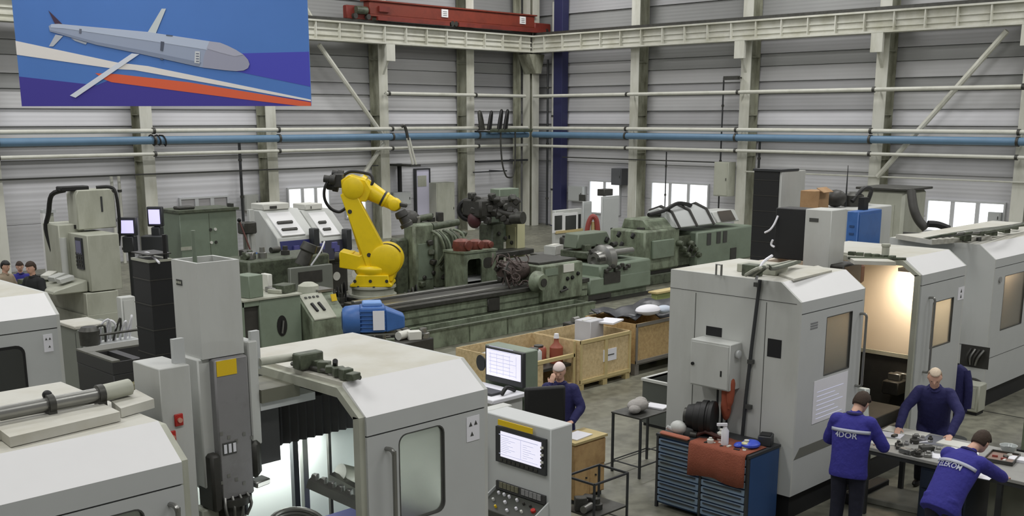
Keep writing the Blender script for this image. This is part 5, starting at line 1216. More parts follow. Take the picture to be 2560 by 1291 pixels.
# tall green cabinet
t = thing('green_cabinet', 'tall plain green control cabinet behind the white tower', 'cabinet', P(450, 660, D=25))
e, o = bxp(t, 'body', GREEN2, 448, 534, 402, 591, 0, D=24.6)
x0, y0, z0, x1, y1, z1 = e
fy(t, 'door_seam', DGREEN, x0+(x1-x0)*.5, x0+(x1-x0)*.5+.012, y0, .1, z1-.05, .003)
for k in range(2):
    for r in range(2): MB().cyl((x0+(x1-x0)*.52+k*.12, y0-.02, z1-.42-r*.3), (x0+(x1-x0)*.52+k*.12, y0, z1-.42-r*.3), .035).build('indicator', CARD if (k+r) % 2 else DSTEEL, t)
a = P(452, 622, Y=y0); fy(t, 'name_strip', CREAM, a.x, a.x+.3, y0, a.z-.05, a.z+.03, .01)
MB().box(x0-.05, y0-.05, z1, x1+.05, y1+.05, z1+.06).build('roof_cap', DGREEN, t); MB().box(x1-.06, y0+.1, z1+.06, x1+.0, y0+.3, z1+.14).build('roof_eye', DSTEEL, t)
MB().box(x0+.1, y1-.7, z1+.06, x0+.5, y1-.4, z1+.13).build('fan_box', DSTEEL, t, bev=.02)
# upright pole machines behind column
t = thing('drill_stand', 'pale upright drill stand with a blue base beside the grey lathe', 'drill', P(640, 600, D=27.5))
p = P(632, 640, D=27.5)
MB().box(p.x-.12, p.y-.1, 0, p.x+.12, p.y+.1, 1.35).build('base_column', BLUE, t, bev=.02); MB().box(p.x-.07, p.y-.06, 1.35, p.x+.07, p.y+.06, 2.45).build('post', GM, t, bev=.01)
MB().box(p.x-.35, p.y-.2, 1.85, p.x+.05, p.y+.1, 2.15).build('drill_head', DSTEEL, t, bev=.03); MB().cyl((p.x-.22,p.y-.06,1.4), (p.x-.22,p.y-.06,1.85), .06).build('quill', STEEL, t)
MB().box(p.x-.5, p.y-.3, .95, p.x+.1, p.y+.2, 1.03).build('drill_table', DSTEEL, t)
t = thing('leaning_bar', 'thin reddish bar leaning beside the green control cabinet', 'bar', P(610, 640, D=25)); MB().cyl(P(598, 552, D=26.3), P(598, 552, D=26.3).lerp(P(668, 738, D=26.3), P(598, 552, D=26.3).z/(P(598, 552, D=26.3).z-P(668, 738, D=26.3).z)), .022, n=8).build('bar', mat('bar_red', (110,70,66), .5), t); MB().sph(P(598, 551, D=26.3), .05).build('knob', RUB, t)
# ---- grey CNC lathes by the window on the left wall
def cnc(u0, u1, D, lb, blue):
    a = P(u0, 670, D=D); y = a.y; x0 = a.x; x1 = P(u1, 670, Y=y).x
    t = thing('grey_lathe', lb, 'lathe', ((x0+x1)/2, y+.6, 0), group='grey lathes under left window')
    zt_ = P((u0+u1)/2, 520, Y=y+.9).z; zm = P((u0+u1)/2, 592, Y=y+.1).z; zb = P((u0+u1)/2, 650, Y=y).z
    MB().box(x0, y+.2, 0, x1, y+1.4, zb).build('lathe_base', OILY, t, bev=.02)
    MB().prism([(y+.0,zb),(y+.1,zm),(y+.9,zt_),(y+1.5,zt_),(y+1.5,zb)], 'x', x0, x1).build('lathe_body', GM, t, bev=.02)
    f = MB().prism([(y-.02,zb+.03),(y+.075,zm-.08),(y+.11,zm-.08),(y+.02,zb+.03)], 'x', x0+.06, x1-.06).build('front_plate', blue, t)
    for k in range(4): MB().ob((x0+.5+k*.4, y+.01, (zb+zm)/2), .16, .05, .16, .0, .1).build('plate_mark', mat('mark_violet', (96,96,160), .5), f)
    dz = zt_-zm
    MB().prism([(y+.12,zm+.02),(y+.82,zt_-.10),(y+.80,zt_-.06),(y+.09,zm+.06)], 'x', x0+.15, x0+(x1-x0)*.72).build('sliding_guard', WHITE, t, bev=.01)
    for k in range(2): 
        MB().prism([(y+.25+k*.2,zm+dz*(.2+.25*k)),(y+.31+k*.2,zm+dz*(.27+.25*k)),(y+.25+k*.2,zm+dz*(.36+.25*k)),(y+.20+k*.2,zm+dz*(.3+.25*k))], 'x', x0+.25, x1-.5).build('guard_slot', DSTEEL, t)
    MB().box(x0+.1, y+.85, zt_, x1-.3, y+1.45, zt_+.16).build('top_box', CARD, t, bev=.02); MB().box(x0+.3, y+.83, zt_+.03, x1-.7, y+.86, zt_+.1).build('top_slot', DSTEEL, t)
    MB().box(x1-.25, y-.12, zb+.25, x1-.05, y+.1, zm+.2).build('operator_box', FRAME, t, bev=.02)
    MB().cyl((x0+.6, y+.19, .45), (x0+.6, y+.2, .45), .12).build('badge', CARD, t); MB().cyl((x0+1.2, y+.19, .45), (x0+1.2, y+.2, .45), .1).build('badge', CARD, t)
    return t
cnc(702, 800, 27.5, 'grey lathe with dark blue front plate left of the robot', mat('plate_blue', (44,48,104), .4, var=.1))
cnc(806, 880, 29.0, 'grey lathe with grey front plate partly behind the robot', mat('plate_dark', (58,58,72), .4, var=.1))
# dark machine tops between green cabinet and robot
t = thing('drill_press', 'low grey gear box with dark pump left of the robot pedestal', 'machine', P(770, 700, D=23.5))
e, o = bxp(t, 'gear_box', mat('gear_grey', (112,116,108), .5, var=.12), 725, 672, 718, 832, 0, D=22.6); x0, y0, z0, x1, y1, z1 = e
fy(t, 'dark_recess', OILY, x0+.2, x0+.8, y0, z1-.35, z1-.1, .02); MB().lathe((x0+.5,y0+.3,z1), (.4,-.2,1), [(0,.16),(.3,.14),(.34,.18),(.5,.16)], 14).build('pump_motor', DSTEEL, t)
MB().tube(smooth_path([(x0+.6,y0+.1,z1),(x0+.75,y0-.05,z1+.3),(x0+.9,y0,z1+.5)],4), .02, 6).build('lever', PAPER, t)
MB().box(x0-.5, y0+.8, 0, x0+1.6, y0+1.9, z1+.12).build('dark_block', DGREEN, t, bev=.04)
clutter(t, x0-.4, x0+1.5, y0+.9, y0+1.8, z1+.12, 10, s=.2)
e, o = bxp(t, 'side_block', DGREEN, 655, 668, 640, 718, 0, D=24.4)
# ---- green headstock machine right of robot
t = thing('green_machine', 'bulky green headstock machine covered in pipes right of the robot', 'machine', P(1030, 720, D=27))
e, o = bxp(t, 'main_casting', GREEN, 1034, 562, 1006, 1086, .35, D=27.0, bev=.06); x0, y0, z0, x1, y1, z1 = e
e2, o2 = bxp(t, 'rear_casting', GREEN, 1090, 585, 1070, 1140, .45, D=27.4, bev=.05)
MB().box(x0-.2, y0-.1, 0, e2[3]+.1, y1+.3, .38).build('machine_foot', OILY, t, bev=.03)
MB().box(x0-.45, y0+.2, .3, x0, y1, z1-.35).build('side_carriage', DGREEN, t, bev=.05); MB().lathe((x0-.47, y0+.5, z1-.75), (-1,0,0), [(0,.22),(.06,.22),(.07,.1)], 18).build('carriage_dial', DSTEEL, t)
for k in range(7): MB().tube(smooth_path([(x1-.1+k*.12, y0-.02, z1-.2), (x1+k*.13, y0-.22, z1-.35-.05*(k%3)), (x1+.1+k*.1, y0-.25, z1-.75), (x1+.0+k*.1, y0-.05, z1-1.1)],5), .035, 7).build('oil_pipe', DGREEN if k % 2 else GREEN, t)
MB().lathe((x0+.3, y0+.5, z1), (.2,0,1), [(0,.24),(.1,.26),(.22,.2),(.3,.1)], 16).build('top_motor', OILY, t); MB().cyl((x0+.35,y0+.4,z1+.08), (x0+.85,y0+.3,z1+.14), .08).build('top_motor', DGREEN, t)
clutter(t, x0+.2, e2[3]-.1, y0+.3, y0+.9, z1-.02, 12, s=.2)
for k in range(14): MB().ob((x0+.2+(k*.37 % 1.9), y0-.06, .6+(k*.53 % 1.2)), .16, .14, .13, k*.4, .3*k).build('side_casting', (DGREEN, OILY, DSTEEL)[k % 3], t, bev=.02)
MB().cyl((x1+.1,y0+.2,z1-.12), (x1+.9,y0+.1,z1-.05), .09).build('top_shaft', DGREEN, t)
for k in range(5): knob(t, x0+.3+k*.3, y0-.02, .75+.1*(k % 2), .06, OILY)
fy(t, 'access_door', GREEN2, x0+.12, x1-.1, y0, z0+.35, z1-.5, .02, .005); MB().tube([(x0+.85,y0-.05,z1-.75),(x0+1.1,y0-.06,z1-.75)], .025, 6).build('door_grip', OILY, t)
# ---- dark horizontal mill in front of corner
t = thing('milling_machine', 'dark horizontal milling machine standing before the corner', 'machine', P(1240, 700, D=31))
D_ = 31.0
e, o = bxp(t, 'column', DGREEN, 1230, 560, 1195, 1262, 0, D=30.6, bev=.05); x0, y0, z0, x1, y1, z1 = e
a = P(1195, 470, D=31.8); b = P(1292, 472, D=31.8)
MB().box(a.x, a.y-.9, 1.2, b.x, a.y-.5, a.z).build('green_backplate', GREEN2, t, bev=.02)
c = P(1215, 510, D=30.4); MB().box(c.x-.5, c.y-.3, c.z-.35, c.x+1.1, c.y+.5, c.z+.15).build('overarm', OILY, t, bev=.06)
MB().cyl(P(1190, 512, D=30.3), P(1303, 545, D=30.0), .11, n=14).build('arbor', OILY, t); MB().cyl(P(1280, 545, D=30.1), P(1308, 545, D=29.9), .17, n=16).build('arbor_nut', DSTEEL, t)
MB().tube(arc(P(1172, 525, D=30.4), (S2,-S2,0), (0,0,1), .27, 60, 300, 16), .07, 8).build('hose_loop', RUB, t)
c = P(1186, 550, D=30.2); MB().sph(c, .2, .2, .24).build('gear_motor', mat('motor_maroon', (76,40,44), .5, var=.3), t)
for k in range(22):
    c = P(1180+k*5.6, 490+(k*37 % 66), D=30.1); MB().ob(c, .2, .2, .18, k*.5, .2*k).build('head_casting', OILY if k % 3 else DSTEEL, t, bev=.03)
MB().box(x0-.2, y0-.3, 0, x1+.2, y1, .4).build('machine_foot', DGREEN, t, bev=.03); MB().box(x0-.4, y0-.6, .9, x1+.6, y0, 1.05).build('knee_table', DSTEEL, t, bev=.02)
for k in range(3): knob(t, x0+.25+k*.25, y0-.02, 1.5-.15*k, .06, OILY)
t = thing('cream_cabinet', 'cream yellow cabinet beside the dark milling machine', 'cabinet', P(1270, 640, D=31))
e, o = bxp(t, 'body', mat('cream_yellow', (206,204,164), .5, var=.04), 1294, 560, 1264, 1313, 0, D=31.0); fx(t, 'door', MATS['cream_yellow'], e[0], e[1]+.08, e[4]-.08, .3, e[5]-.1, .015); fx(t, 'lock', SEAM, e[0]-.015, e[4]-.2, e[4]-.14, 1.3, 1.4, .01)
# wall opening post by the corner
t = thing('wall_duct', 'pale upright cable duct with switches right of dark milling machine', 'duct', P(1325, 560, Y=34.0)); a = P(1315, 450, Y=34.2); b = P(1340, 600, Y=34.2)
MB().box(a.x, 34.2, 0, b.x, 34.75, a.z).build('duct', GM2, t, bev=.01)
for v in (480, 500, 565): p = P(1324, v, Y=34.2); MB().ob((p.x, 34.17, p.z), .14, .06, .14).build('switch', SEAM, t, bev=.01)
# red castings on green open rack
t = thing('open_rack', 'green open tool rack with two arched bays', 'rack', P(1180, 710, D=26.5))
e = BX(1160, 636, 1140, 1240, 0, D=26.6); x0, y0, z0, x1, y1, z1 = e; w_ = x1-x0
ring(rrect(x0, .05, x1, z1, .001), rrect(x0+.12, .2, x0+w_*.55, z1-.15, .1), 'y', y0, y0+.04).build('front_frame', GREEN, t, smooth=0)
MB().box(x0, y0+.7, 0, x1, y0+.74, z1).build('back_plate', DGREEN, t); MB().box(x0, y0+.04, 0, x0+.04, y0+.7, z1).build('side_plate', GREEN, t); MB().box(x1-.04, y0+.04, 0, x1, y0+.7, z1).build('side_plate', GREEN, t)
MB().box(x0-.03, y0-.03, z1, x1+.03, y0+.76, z1+.05).build('top_plate', GREEN, t); MB().box(x0+.04, y0+.04, z1*.5, x1-.04, y0+.7, z1*.5+.03).build('shelf', GM2, t)
MB().prism(rrect(x0+w_*.6, z1-.42, x1-.12, z1-.15, .1), 'y', y0-.006, y0).build('arched_bay', OILY, t)
for k, (dx, lb) in enumerate(((.2, 'round red casting on the open rack, left one'), (.66, 'round red casting on the open rack, middle one'), (1.04, 'small dark red casting on the open rack, right one'))):
    q = thing('red_casting', lb, 'casting', (x0+dx, y0+.3, z1+.05), group='red castings on the rack'); r = .24-.04*k
    REDC = mat('casting_red', (118, 60, 48), .5, var=.35, scale=9, dirt=(60, 40, 36), damt=.5, dscale=8)
    MB().lathe((x0+dx, y0+.3, z1+.05), (0,0,1), [(0,r*.9),(r*.4,r),(r*1.0,r*.9),(r*1.2,r*.5)], 16).build('body', REDC, q); MB().lathe((x0+dx, y0+.3-r*.95, z1+.05+r*.6), (0,-1,0), [(0,r*.5),(.05,r*.5),(.06,r*.3)], 14).build('flange', REDC, q)
# ---- bench row right of the corner
t = thing('work_bench', 'grey steel bench heaped with parts before the corner', 'bench', P(1370, 640, D=31))
a = P(1312, 628, D=30.8); b = P(1440, 618, D=30.8); y = a.y-1.2; x0 = a.x; x1 = a.x+2.9; bz = .95
MB().box(x0, y, bz-.06, x1, y+1.0, bz).build('bench_top', STEEL, t, bev=.01)
for xx in (x0+.05, x1-.13):
    for yy in (y+.05, y+.87): MB().box(xx, yy, 0, xx+.08, yy+.08, bz-.06).build('leg', DSTEEL, t)
MB().box(x0+.1, y+.1, .3, x1-.1, y+.9, .34).build('under_shelf', DSTEEL, t)
fill(['olive yellow gear unit on the steel bench', 'pale grey box at the left end of steel bench', 'dark gear housing at middle of the steel bench', 'bright steel sleeve lying on the steel bench'],
     [('gear_unit','gearbox',mat('olive_yellow',(128,120,50),.5,var=.3,scale=9),x0+1.75,y+.4,bz,.5,'box'), ('parts_box','box',GM,x0+.35,y+.4,bz,.36,'box'), ('gear_housing','casting',DSTEEL,x0+1.0,y+.5,bz,.42,'cyl'), ('steel_sleeve','sleeve',STEEL,x0+2.4,y+.4,bz,.34,'cyl')])
t = thing('red_hose', 'red hose arched over a pale post near the chuck lathe', 'hose', P(1470, 620, D=30)); 
MB().tube(smooth_path([P(1466, 590, D=30.3), P(1471, 560, D=30.3), P(1480, 542, D=30.3), P(1490, 548, D=30.3), P(1494, 575, D=30.3), P(1490, 600, D=30.3)],5), .07, 8).build('hose', mat('hose_red', (150,70,64), .5), t)
p = P(1482, 600, D=30.35); MB().cyl((p.x,p.y,0), (p.x,p.y,P(1482,555,D=30.35).z), .06).build('post', PLANK, t); MB().box(p.x-.6, p.y-.1, p.z-.25, p.x-.1, p.y+.15, p.z-.02).build('red_box', mat('box_red', (180,70,50), .5), t, bev=.02)
MB().ob((p.x-.3, p.y, p.z+.0), 1.1, .06, .06).build('cross_bar', PLANK, t); MB().ob((p.x, p.y, .02), .5, .5, .04).build('foot', DSTEEL, t)
t = thing('pale_machine', 'pale machine with two dark square windows by the navy post', 'machine', P(1420, 570, D=35.5))
e, o = bxp(t, 'body', GM, 1388, 527, 1380, 1455, 0, D=35.0); x0, y0, z0, x1, y1, z1 = e
for u0, u1 in ((1385, 1403), (1412, 1438)):
    a = P(u0, 540, Y=y0); b = P(u1, 574, Y=y0); fr_ = fy(t, 'window_frame', WHITE, a.x-.08, b.x+.08, y0, b.z-.08, a.z+.08, .03); fy(fr_, 'window_pane', DARKG, a.x, b.x, y0-.03, b.z, a.z, .01)
a = P(1446, 532, Y=y0); fy(t, 'slot', RUB, a.x, a.x+.12, y0, a.z-.55, a.z-.05, .01); MB().box(x0, y0-.06, P(1400,577,Y=y0).z-.08, x1, y0, P(1400,577,Y=y0).z).build('ledge', PLANK, t)
for (u0, v0, u1, D_, lb) in ((1502, 492, 1548, 35.5, 'pale grey control cabinet in front of the window by plain column'), (1455, 505, 1480, 36.5, 'small grey cabinet left of the pale control cabinet')):
    t = thing('control_cabinet', lb, 'cabinet', P(u0, 560, D=D_)); e, o = bxp(t, 'body', GM2, u0+4, v0, u0, u1, 0, D=D_)
    fy(t, 'door', GM2, e[0]+.05, e[3]-.05, e[1], .7, e[5]-.08, .015); fy(t, 'lock', RUB, (e[0]+e[3])/2, (e[0]+e[3])/2+.1, e[1]-.015, 1.1, 1.16, .01); MB().box(e[0]+.2, e[1]+.1, e[5], e[3]-.2, e[1]+.4, e[5]+.22).build('vent_box', DSTEEL, t, bev=.01); fy(t, 'lower_panel', mat('cab_violet', (104,104,130), .5), e[0]+.3, e[3]-.1, e[1], .2, .65, .012)
# ---- chuck lathe
t = thing('chuck_lathe', 'green lathe with a bright steel chuck near the centre right', 'lathe', P(1550, 755, D=28.5))
y = 18.1
X = lambda u, v=700, yy=y: P(u, v, Y=yy).x
Z = lambda v, u=1550, yy=y: P(u, v, Y=yy).z
MB().box(X(1500), y, Z(685, 1600), X(1627), y+1.6, Z(650, 1600)).build('upper_casting', GREEN2, t, bev=.05)
MB().box(X(1472), y-.02, Z(728, 1550), X(1627), y+1.6, Z(684, 1560)).build('apron', GREEN2, t, bev=.05)
MB().box(X(1480), y+.1, 0, X(1625), y+1.5, Z(728, 1550)).build('lathe_foot', GREEN, t, bev=.03)
fy(t, 'gear_recess', OILY, X(1508), X(1548), y-.02, Z(708,1530), Z(680,1530), .02)
MB().lathe(P(1518, 647, Y=y+.3), (-1,0,0), [(0,.30),(.02,.38),(.25,.38),(.27,.34),(.3,.24),(.55,.22),(.56,.1),(.5,.09)], 26).build('chuck', STEEL, t)
p = P(1486, 647, Y=y+.3)
for k in range(3):
    a = R(120*k+60); MB().ob((p.x+.05, p.y+.2*math.cos(a), p.z+.2*math.sin(a)), .22, .12, .1, 0, a).build('jaw', DSTEEL, t, bev=.01)
MB().cyl((X(1520), y+.3, Z(634,1560)), (X(1600), y+.3, Z(630,1590)), .09).build('spindle_bar', STEEL, t)
MB().box(X(1505), y+.5, Z(648), X(1612), y+1.5, Z(630)).build('saddle', DGREEN, t, bev=.03)
MB().prism([(X(1505),Z(625)),(X(1596),Z(625)),(X(1580),Z(588)),(X(1510),Z(588))], 'y', y+.9, y+1.4).build('gearbox_cover', mat('gear_green', (112,122,106), .5, var=.15), t, bev=.03)
for u, v in ((1515, 600), (1552, 612), (1545, 586), (1580, 590)): p = P(u, v, Y=y+.9); MB().ob((p.x, y+.87, p.z), .12, .08, .16, 0, 0, .6).build('gear_lever', RUB, t, bev=.02)
MB().box(X(1470), y-.1, 0, X(1640), y+.1, .06).build('floor_plate', OILY, t)
MB().box(X(1472), y+.02, .08, X(1530), y+.6, Z(728, 1500)-.02).build('gap_shade', OILY, t)  # solid black block paints the shade in the gap under the apron
clutter(t, X(1520), X(1600), y+.6, y+1.4, Z(630), 8, s=.2)
for k in range(8): MB().ob((X(1512)+.13*k, y-.05, Z(672)+.05*(k % 3)), .1, .1, .1, .5*k).build('feed_gear', DSTEEL if k % 2 else OILY, t, bev=.015)
# ---- long green lathe behind
t = thing('long_lathe', 'long green lathe with sliding hood under three-pane window', 'lathe', P(1750, 700, D=33))
y = 18.9
x0, x1 = X(1612, 600, y), X(1876, 600, y); ztop = P(1750, 570, Y=y).z; zl = P(1800, 652, Y=y).z
MB().box(x0, y, zl, X(1700,600,y), y+1.3, P(1650,575,Y=y).z).build('left_casting', GREEN, t, bev=.05)
MB().box(X(1735,600,y), y-.1, zl-.05, x1, y+1.3, P(1800,572,Y=y).z).build('right_casting', GREEN2, t, bev=.05)
MB().box(X(1700,600,y), y+.1, zl, X(1735,600,y), y+1.2, P(1720,590,Y=y).z).build('bed_gap', DGREEN, t, bev=.03)
MB().box(x0+.2, y+.15, .3, x1-.1, y+1.2, zl).build('under_bed', OILY, t); MB().box(x0, y+.05, 0, x1, y+1.3, .3).build('lathe_foot', DGREEN, t, bev=.02)
fy(t, 'apron_door', GREEN2, X(1628,600,y), X(1680,600,y), y, P(1650,645,Y=y).z, P(1650,600,Y=y).z, .1, .02)
MB().prism([(y+.1,P(1700,570,Y=y).z),(y+.4,P(1700,545,Y=y).z),(y+1.1,P(1700,545,Y=y).z),(y+1.2,P(1700,570,Y=y).z)], 'x', x0+.4, X(1740,600,y)).build('slide_cover', GREEN, t, bev=.03)
MB().cyl(P(1625, 538, Y=y+.6), P(1690, 532, Y=y+.6), .07).build('tailstock_bar', DSTEEL, t)
hood = MB(); ys = y+.1
hx0, hx1 = X(1690,540,y), X(1790,540,y)
zb_ = P(1740,565,Y=y).z
MB().prism([(y-.05,zb_),(y+.25,zb_+.42),(y+.65,zb_+.56),(y+1.05,zb_+.42),(y+1.2,zb_)], 'x', hx0, hx1).build('hood', GM2, t, bev=.03)
for k in range(3): xx = hx0+.1+k*(hx1-hx0-.3)/2; MB().tube([(xx,y-.08,zb_),(xx,y+.22,zb_+.45),(xx,y+.63,zb_+.6),(xx,y+1.05,zb_+.45)], .04, 6).build('hood_strap', OILY, t)
MB().tube(smooth_path([(hx0-.9,y+.3,zb_+.42),(hx0-.2,y+.3,zb_+.50),(hx0+.6,y+.4,zb_+.66),(hx0+1.4,y+.5,zb_+.56)],5), .06, 8).build('hose', RUB, t)
MB().prism([(y+.0,zb_),(y+.2,zb_+.34),(y+.9,zb_+.34),(y+1.1,zb_)], 'x', hx1+.1, X(1850,540,y)).build('second_hood', GM, t, bev=.03)
MB().prism([(y-.02,zb_+.04),(y+.16,zb_+.32),(y+.17,zb_+.34),(y-.02,zb_+.07)], 'x', hx1+.3, X(1838,540,y)).build('hood_window', mat('brown_glass', (90,84,78), .2), t)
for u, v in ((1772, 596), (1796, 592), (1812, 590)): p = P(u, v, Y=y-.1); fy(t, 'control_plate', SEAM, p.x-.1, p.x+.1, y-.1, p.z-.2, p.z+.15, .02)
for k in range(6): p = P(1690+k*9, 608+(k % 3)*14, Y=y+.05); knob(t, p.x, y+.0, p.z, .09, DGREEN, .2)
wheel(t, P(1722, 625, Y=y).x, y-.05, P(1722, 625, Y=y).z, .2, DSTEEL); p = P(1832, 640, Y=y-.1); fy(t, 'foot_recess', OILY, p.x-.16, p.x+.16, y-.1, p.z-.3, p.z+.25, .02)
clutter(t, x0+.3, X(1735,600,y), y+.2, y+1.0, P(1650,575,Y=y).z-.05, 14, s=.22)
MB().box(X(1740,600,y), y-.05, P(1800,665,Y=y).z-.2, x1-.4, y+.1, P(1800,662,Y=y).z).build('drip_tray', OILY, t)
# small olive box and dark bench right before the warm machine
t = thing('olive_box', 'pale green wooden box behind the warm lit machine', 'box', P(1655, 775, D=25)); e, o = bxp(t, 'body', mat('olive_green', (140,150,96), .6, var=.1), 1642, 735, 1628, 1690, 0, D=24.6); MB().box(e[0]-.05, e[1]-.05, e[5], e[3]+.05, e[4]+.05, e[5]+.04).build('lid', PLANK, t)
# ---- things behind the warm lit machine
t = thing('blue_cabinet', 'bright blue cabinet standing behind the warm lit machine', 'cabinet', P(2150, 620, D=17)); e, o = bxp(t, 'body', BLUE, 2147, 530, 2118, 2205, 0, D=17.2); x0, y0, z0, x1, y1, z1 = e
fy(t, 'door', BLUE, x0+.03, x1-.03, y0, .3, z1-.05, .012); MB().box(x0+.35, y0+.1, z1, x0+.5, y0+.2, z1+.2).build('black_post', RUB, t)
for k in range(3): fx(t, 'louvre', DBLUE, x0, y0+.06, y1-.06, z1-.25-k*.12, z1-.22-k*.12, .01)
t = thing('grey_machine', 'tall grey machine housing with dark hose by the rightmost window', 'machine', P(2200, 590, D=22)); e, o = bxp(t, 'housing', CREAM, 2262, 478, 2148, 2318, 0, D=23.0, bev=.06); x0, y0, z0, x1, y1, z1 = e
MB().box(x0-.08, y0-.08, z1, x1+.1, y1+.05, z1+.05).build('roof_lip', DSTEEL, t, bev=.01); fx(t, 'door', CREAM, x0, y0+.2, y1-.2, .5, z1-.3, .012); fx(t, 'door_seam', SEAM, x0-.012, y0+.2, y1-.2, 1.9, 1.912, .004)
MB().tube(smooth_path([P(2278, 478, D=22.6), P(2284, 520, D=22.4), P(2296, 550, D=22.3), P(2315, 572, D=22.2)],5), [.09]*16, 10).build('ribbed_hose', OILY, t)
MB().tube(smooth_path([P(2320, 560, D=22), P(2345, 562, D=22), P(2372, 572, D=22)],4), .07, 8).build('hose', RUB, t)
t = thing('cardboard_box', 'brown cardboard box with open flaps behind the grey tower', 'box', P(2045, 525, D=20)); c = P(2035, 522, D=19.4)
tb = P(2035, 524, D=19.4).z
MB().ob((c.x, c.y, tb+.17), .42, .36, .34, .1).build('carton', CARDB, t, bev=.01); MB().ob((c.x-.1, c.y-.25, tb+.36), .40, .16, .012, .1, .5).build('flap', CARDB, t)
MB().box(max(c.x-.3, TMX+.02), c.y-.5, 2.0, c.x+2.0, c.y+.45, tb-.002).build('upper_housing', GM, TM, bev=.02)
t = thing('pump_unit', 'small dark pump with a thin black rod beside cardboard box', 'pump', (c.x+1.0, c.y, tb)); MB().sph((c.x+.75, c.y, tb+.16), .2, .2, .16).build('pump_body', OILY, t); MB().lathe((c.x+1.2, c.y-.1, tb), (0,0,1), [(0,.2),(.2,.2),(.26,.1)], 14).build('pump_drum', DSTEEL, t)
MB().cyl((c.x+.95, c.y-.1, tb), (c.x+.95, c.y-.1, tb+.75), .02, .006, 8).build('rod', FRAME, t); MB().tube(smooth_path([(c.x+1.0,c.y-.2,tb+.1),(c.x+1.3,c.y-.25,tb+.32),(c.x+1.7,c.y-.2,tb+.28),(c.x+1.8,c.y-.1,tb+.05)],5), .04, 8).build('hose', RUB, t)
# ------------------------------------------------------------------ foreground furniture
# ---- operator console beside the foreground machine
t = thing('operator_console', 'grey operator console with lit screen, keypad and red stop knob', 'console', P(1377, 1291, D=10.1))
x0, y0, z0, x1, y1, z1 = BX(1377, 1075, 1213, 1432, 0, X=7.39)
MB().box(x0, y0, .0, x1, y1, z1).build('console_body', GM2, t, bev=.01)
def cx(nm, m, u0, v0, u1, v1, par, d=.012, off=0.0, bev=0.0):
    a = P(u0, v0, X=x0-off); b = P(u1, v1, X=x0-off)
    return MB().box(x0-off-d, min(a.y,b.y), min(a.z,b.z), x0-off+.001, max(a.y,b.y), max(a.z,b.z)).build(nm, m, par, smooth=0, bev=bev)
bz_ = cx('screen_bezel', FRAME, 1244, 1064, 1368, 1190, t, .03)
sc_ = cx('screen', SCRW, 1252, 1078, 1353, 1172, bz_, .006, .03)
a = P(1252, 1078, X=x0); b = P(1353, 1168, X=x0); W_ = a.y-b.y; H_ = a.z-b.z
def on_scr(nm, m, f0, g0, f1, g1, par, off=.037):
    return MB().box(x0-off-.002, a.y-W_*f1, b.z+H_*g0, x0-off, a.y-W_*f0, b.z+H_*g1).build(nm, m, par, smooth=0)
for q in ((.02,.90,.98,.93),(.56,.1,.57,.9),(.02,.1,.98,.12)): on_scr('screen_rule', SCRL, *q, sc_)
for k in range(9): on_scr('screen_text', SCRL, .06, .2+k*.075, .22+.05*(k*7 % 5), .22+k*.075, sc_)
for k in range(7): on_scr('screen_text', SCRL, .62, .2+k*.09, .72+.05*(k*3 % 5), .22+k*.09, sc_)
cx('yellow_strip', YLAB, 1246, 1062, 1332, 1072, bz_, .008, .03)
for k in range(6): 
    q0 = b.z+H_*(.06+.15*k); MB().box(x0-.042, b.y-.06, q0, x0-.029, b.y-.025, q0+H_*.08).build('side_key', CARD if k % 2 else DSTEEL, bz_)
for k in range(9): MB().box(x0-.038, a.y-W_*(k+.9)/9.2, b.z-.055, x0-.029, a.y-W_*(k+.2)/9.2, b.z-.025).build('soft_key', DSTEEL, bz_)
kp = cx('keypad', mat('keypad_dark', (58,58,58), .5), 1244, 1200, 1366, 1262, t, .025)
a2 = P(1248, 1200, X=x0); b2 = P(1364, 1255, X=x0); w2 = a2.y-b2.y; h2 = (a2.z-b2.z)
for r in range(5):
    for c in range(5): MB().box(x0-.034, a2.y-w2*(.05+.085*c+.07), b2.z+h2*(.06+.18*r), x0-.024, a2.y-w2*(.05+.085*c), b2.z+h2*(.19+.18*r)).build('key', mat('key_olive', (122,120,100), .6), kp)
    for c in range(5): MB().box(x0-.034, a2.y-w2*(.53+.085*c+.07), b2.z+h2*(.06+.18*r), x0-.024, a2.y-w2*(.53+.085*c), b2.z+h2*(.19+.18*r)).build('key', mat('key_grey', (150,150,150), .6), kp)
zd = b2.z-.03
dk = MB().prism([(x0,zd),(x0-.26,zd-.13),(x0-.26,zd-.20),(x0,zd-.30)], 'y', b2.y-.03, a2.y+.04); dkp = dk.build('button_desk', mat('desk_dark', (64,66,60), .5), t, bev=.006)
for s__ in (b2.y-.045, a2.y+.04): MB().prism([(x0,zd+.03),(x0-.28,zd-.11),(x0-.28,zd-.22),(x0,zd-.32)], 'y', s__, s__+.015).build('desk_cheek', GM2, t)
nrm = Vector((-.447,0,.894))
for k, (fy_, fx_, m, r) in enumerate(((.08,.2,PAPER,.016),(.2,.2,PAPER,.016),(.32,.22,PAPER,.016),(.5,.25,PAPER,.016),(.66,.3,DSTEEL,.014),(.8,.3,DSTEEL,.014),(.1,.55,GM,.015),(.34,.5,PAPER,.017),(.62,.6,PAPER,.015),(.5,.8,PAPER,.015),(.75,.65,CARD,.014),(.25,.8,YLAB,.013),(.92,.45,REDB,.026))):
    c = Vector((x0-.26*fx_, a2.y+(b2.y-a2.y)*fy_, zd-.13*fx_)); MB().lathe(c, nrm, [(0,r),(.025,r),(.03,r*.8)], 12).build('emergency_stop' if m is REDB else 'push_button', m, dkp)
MB().box(x1, y0+.1, z1-.25, x1+.03, y0+.3, z1-.18).build('hinge', GM2, t)
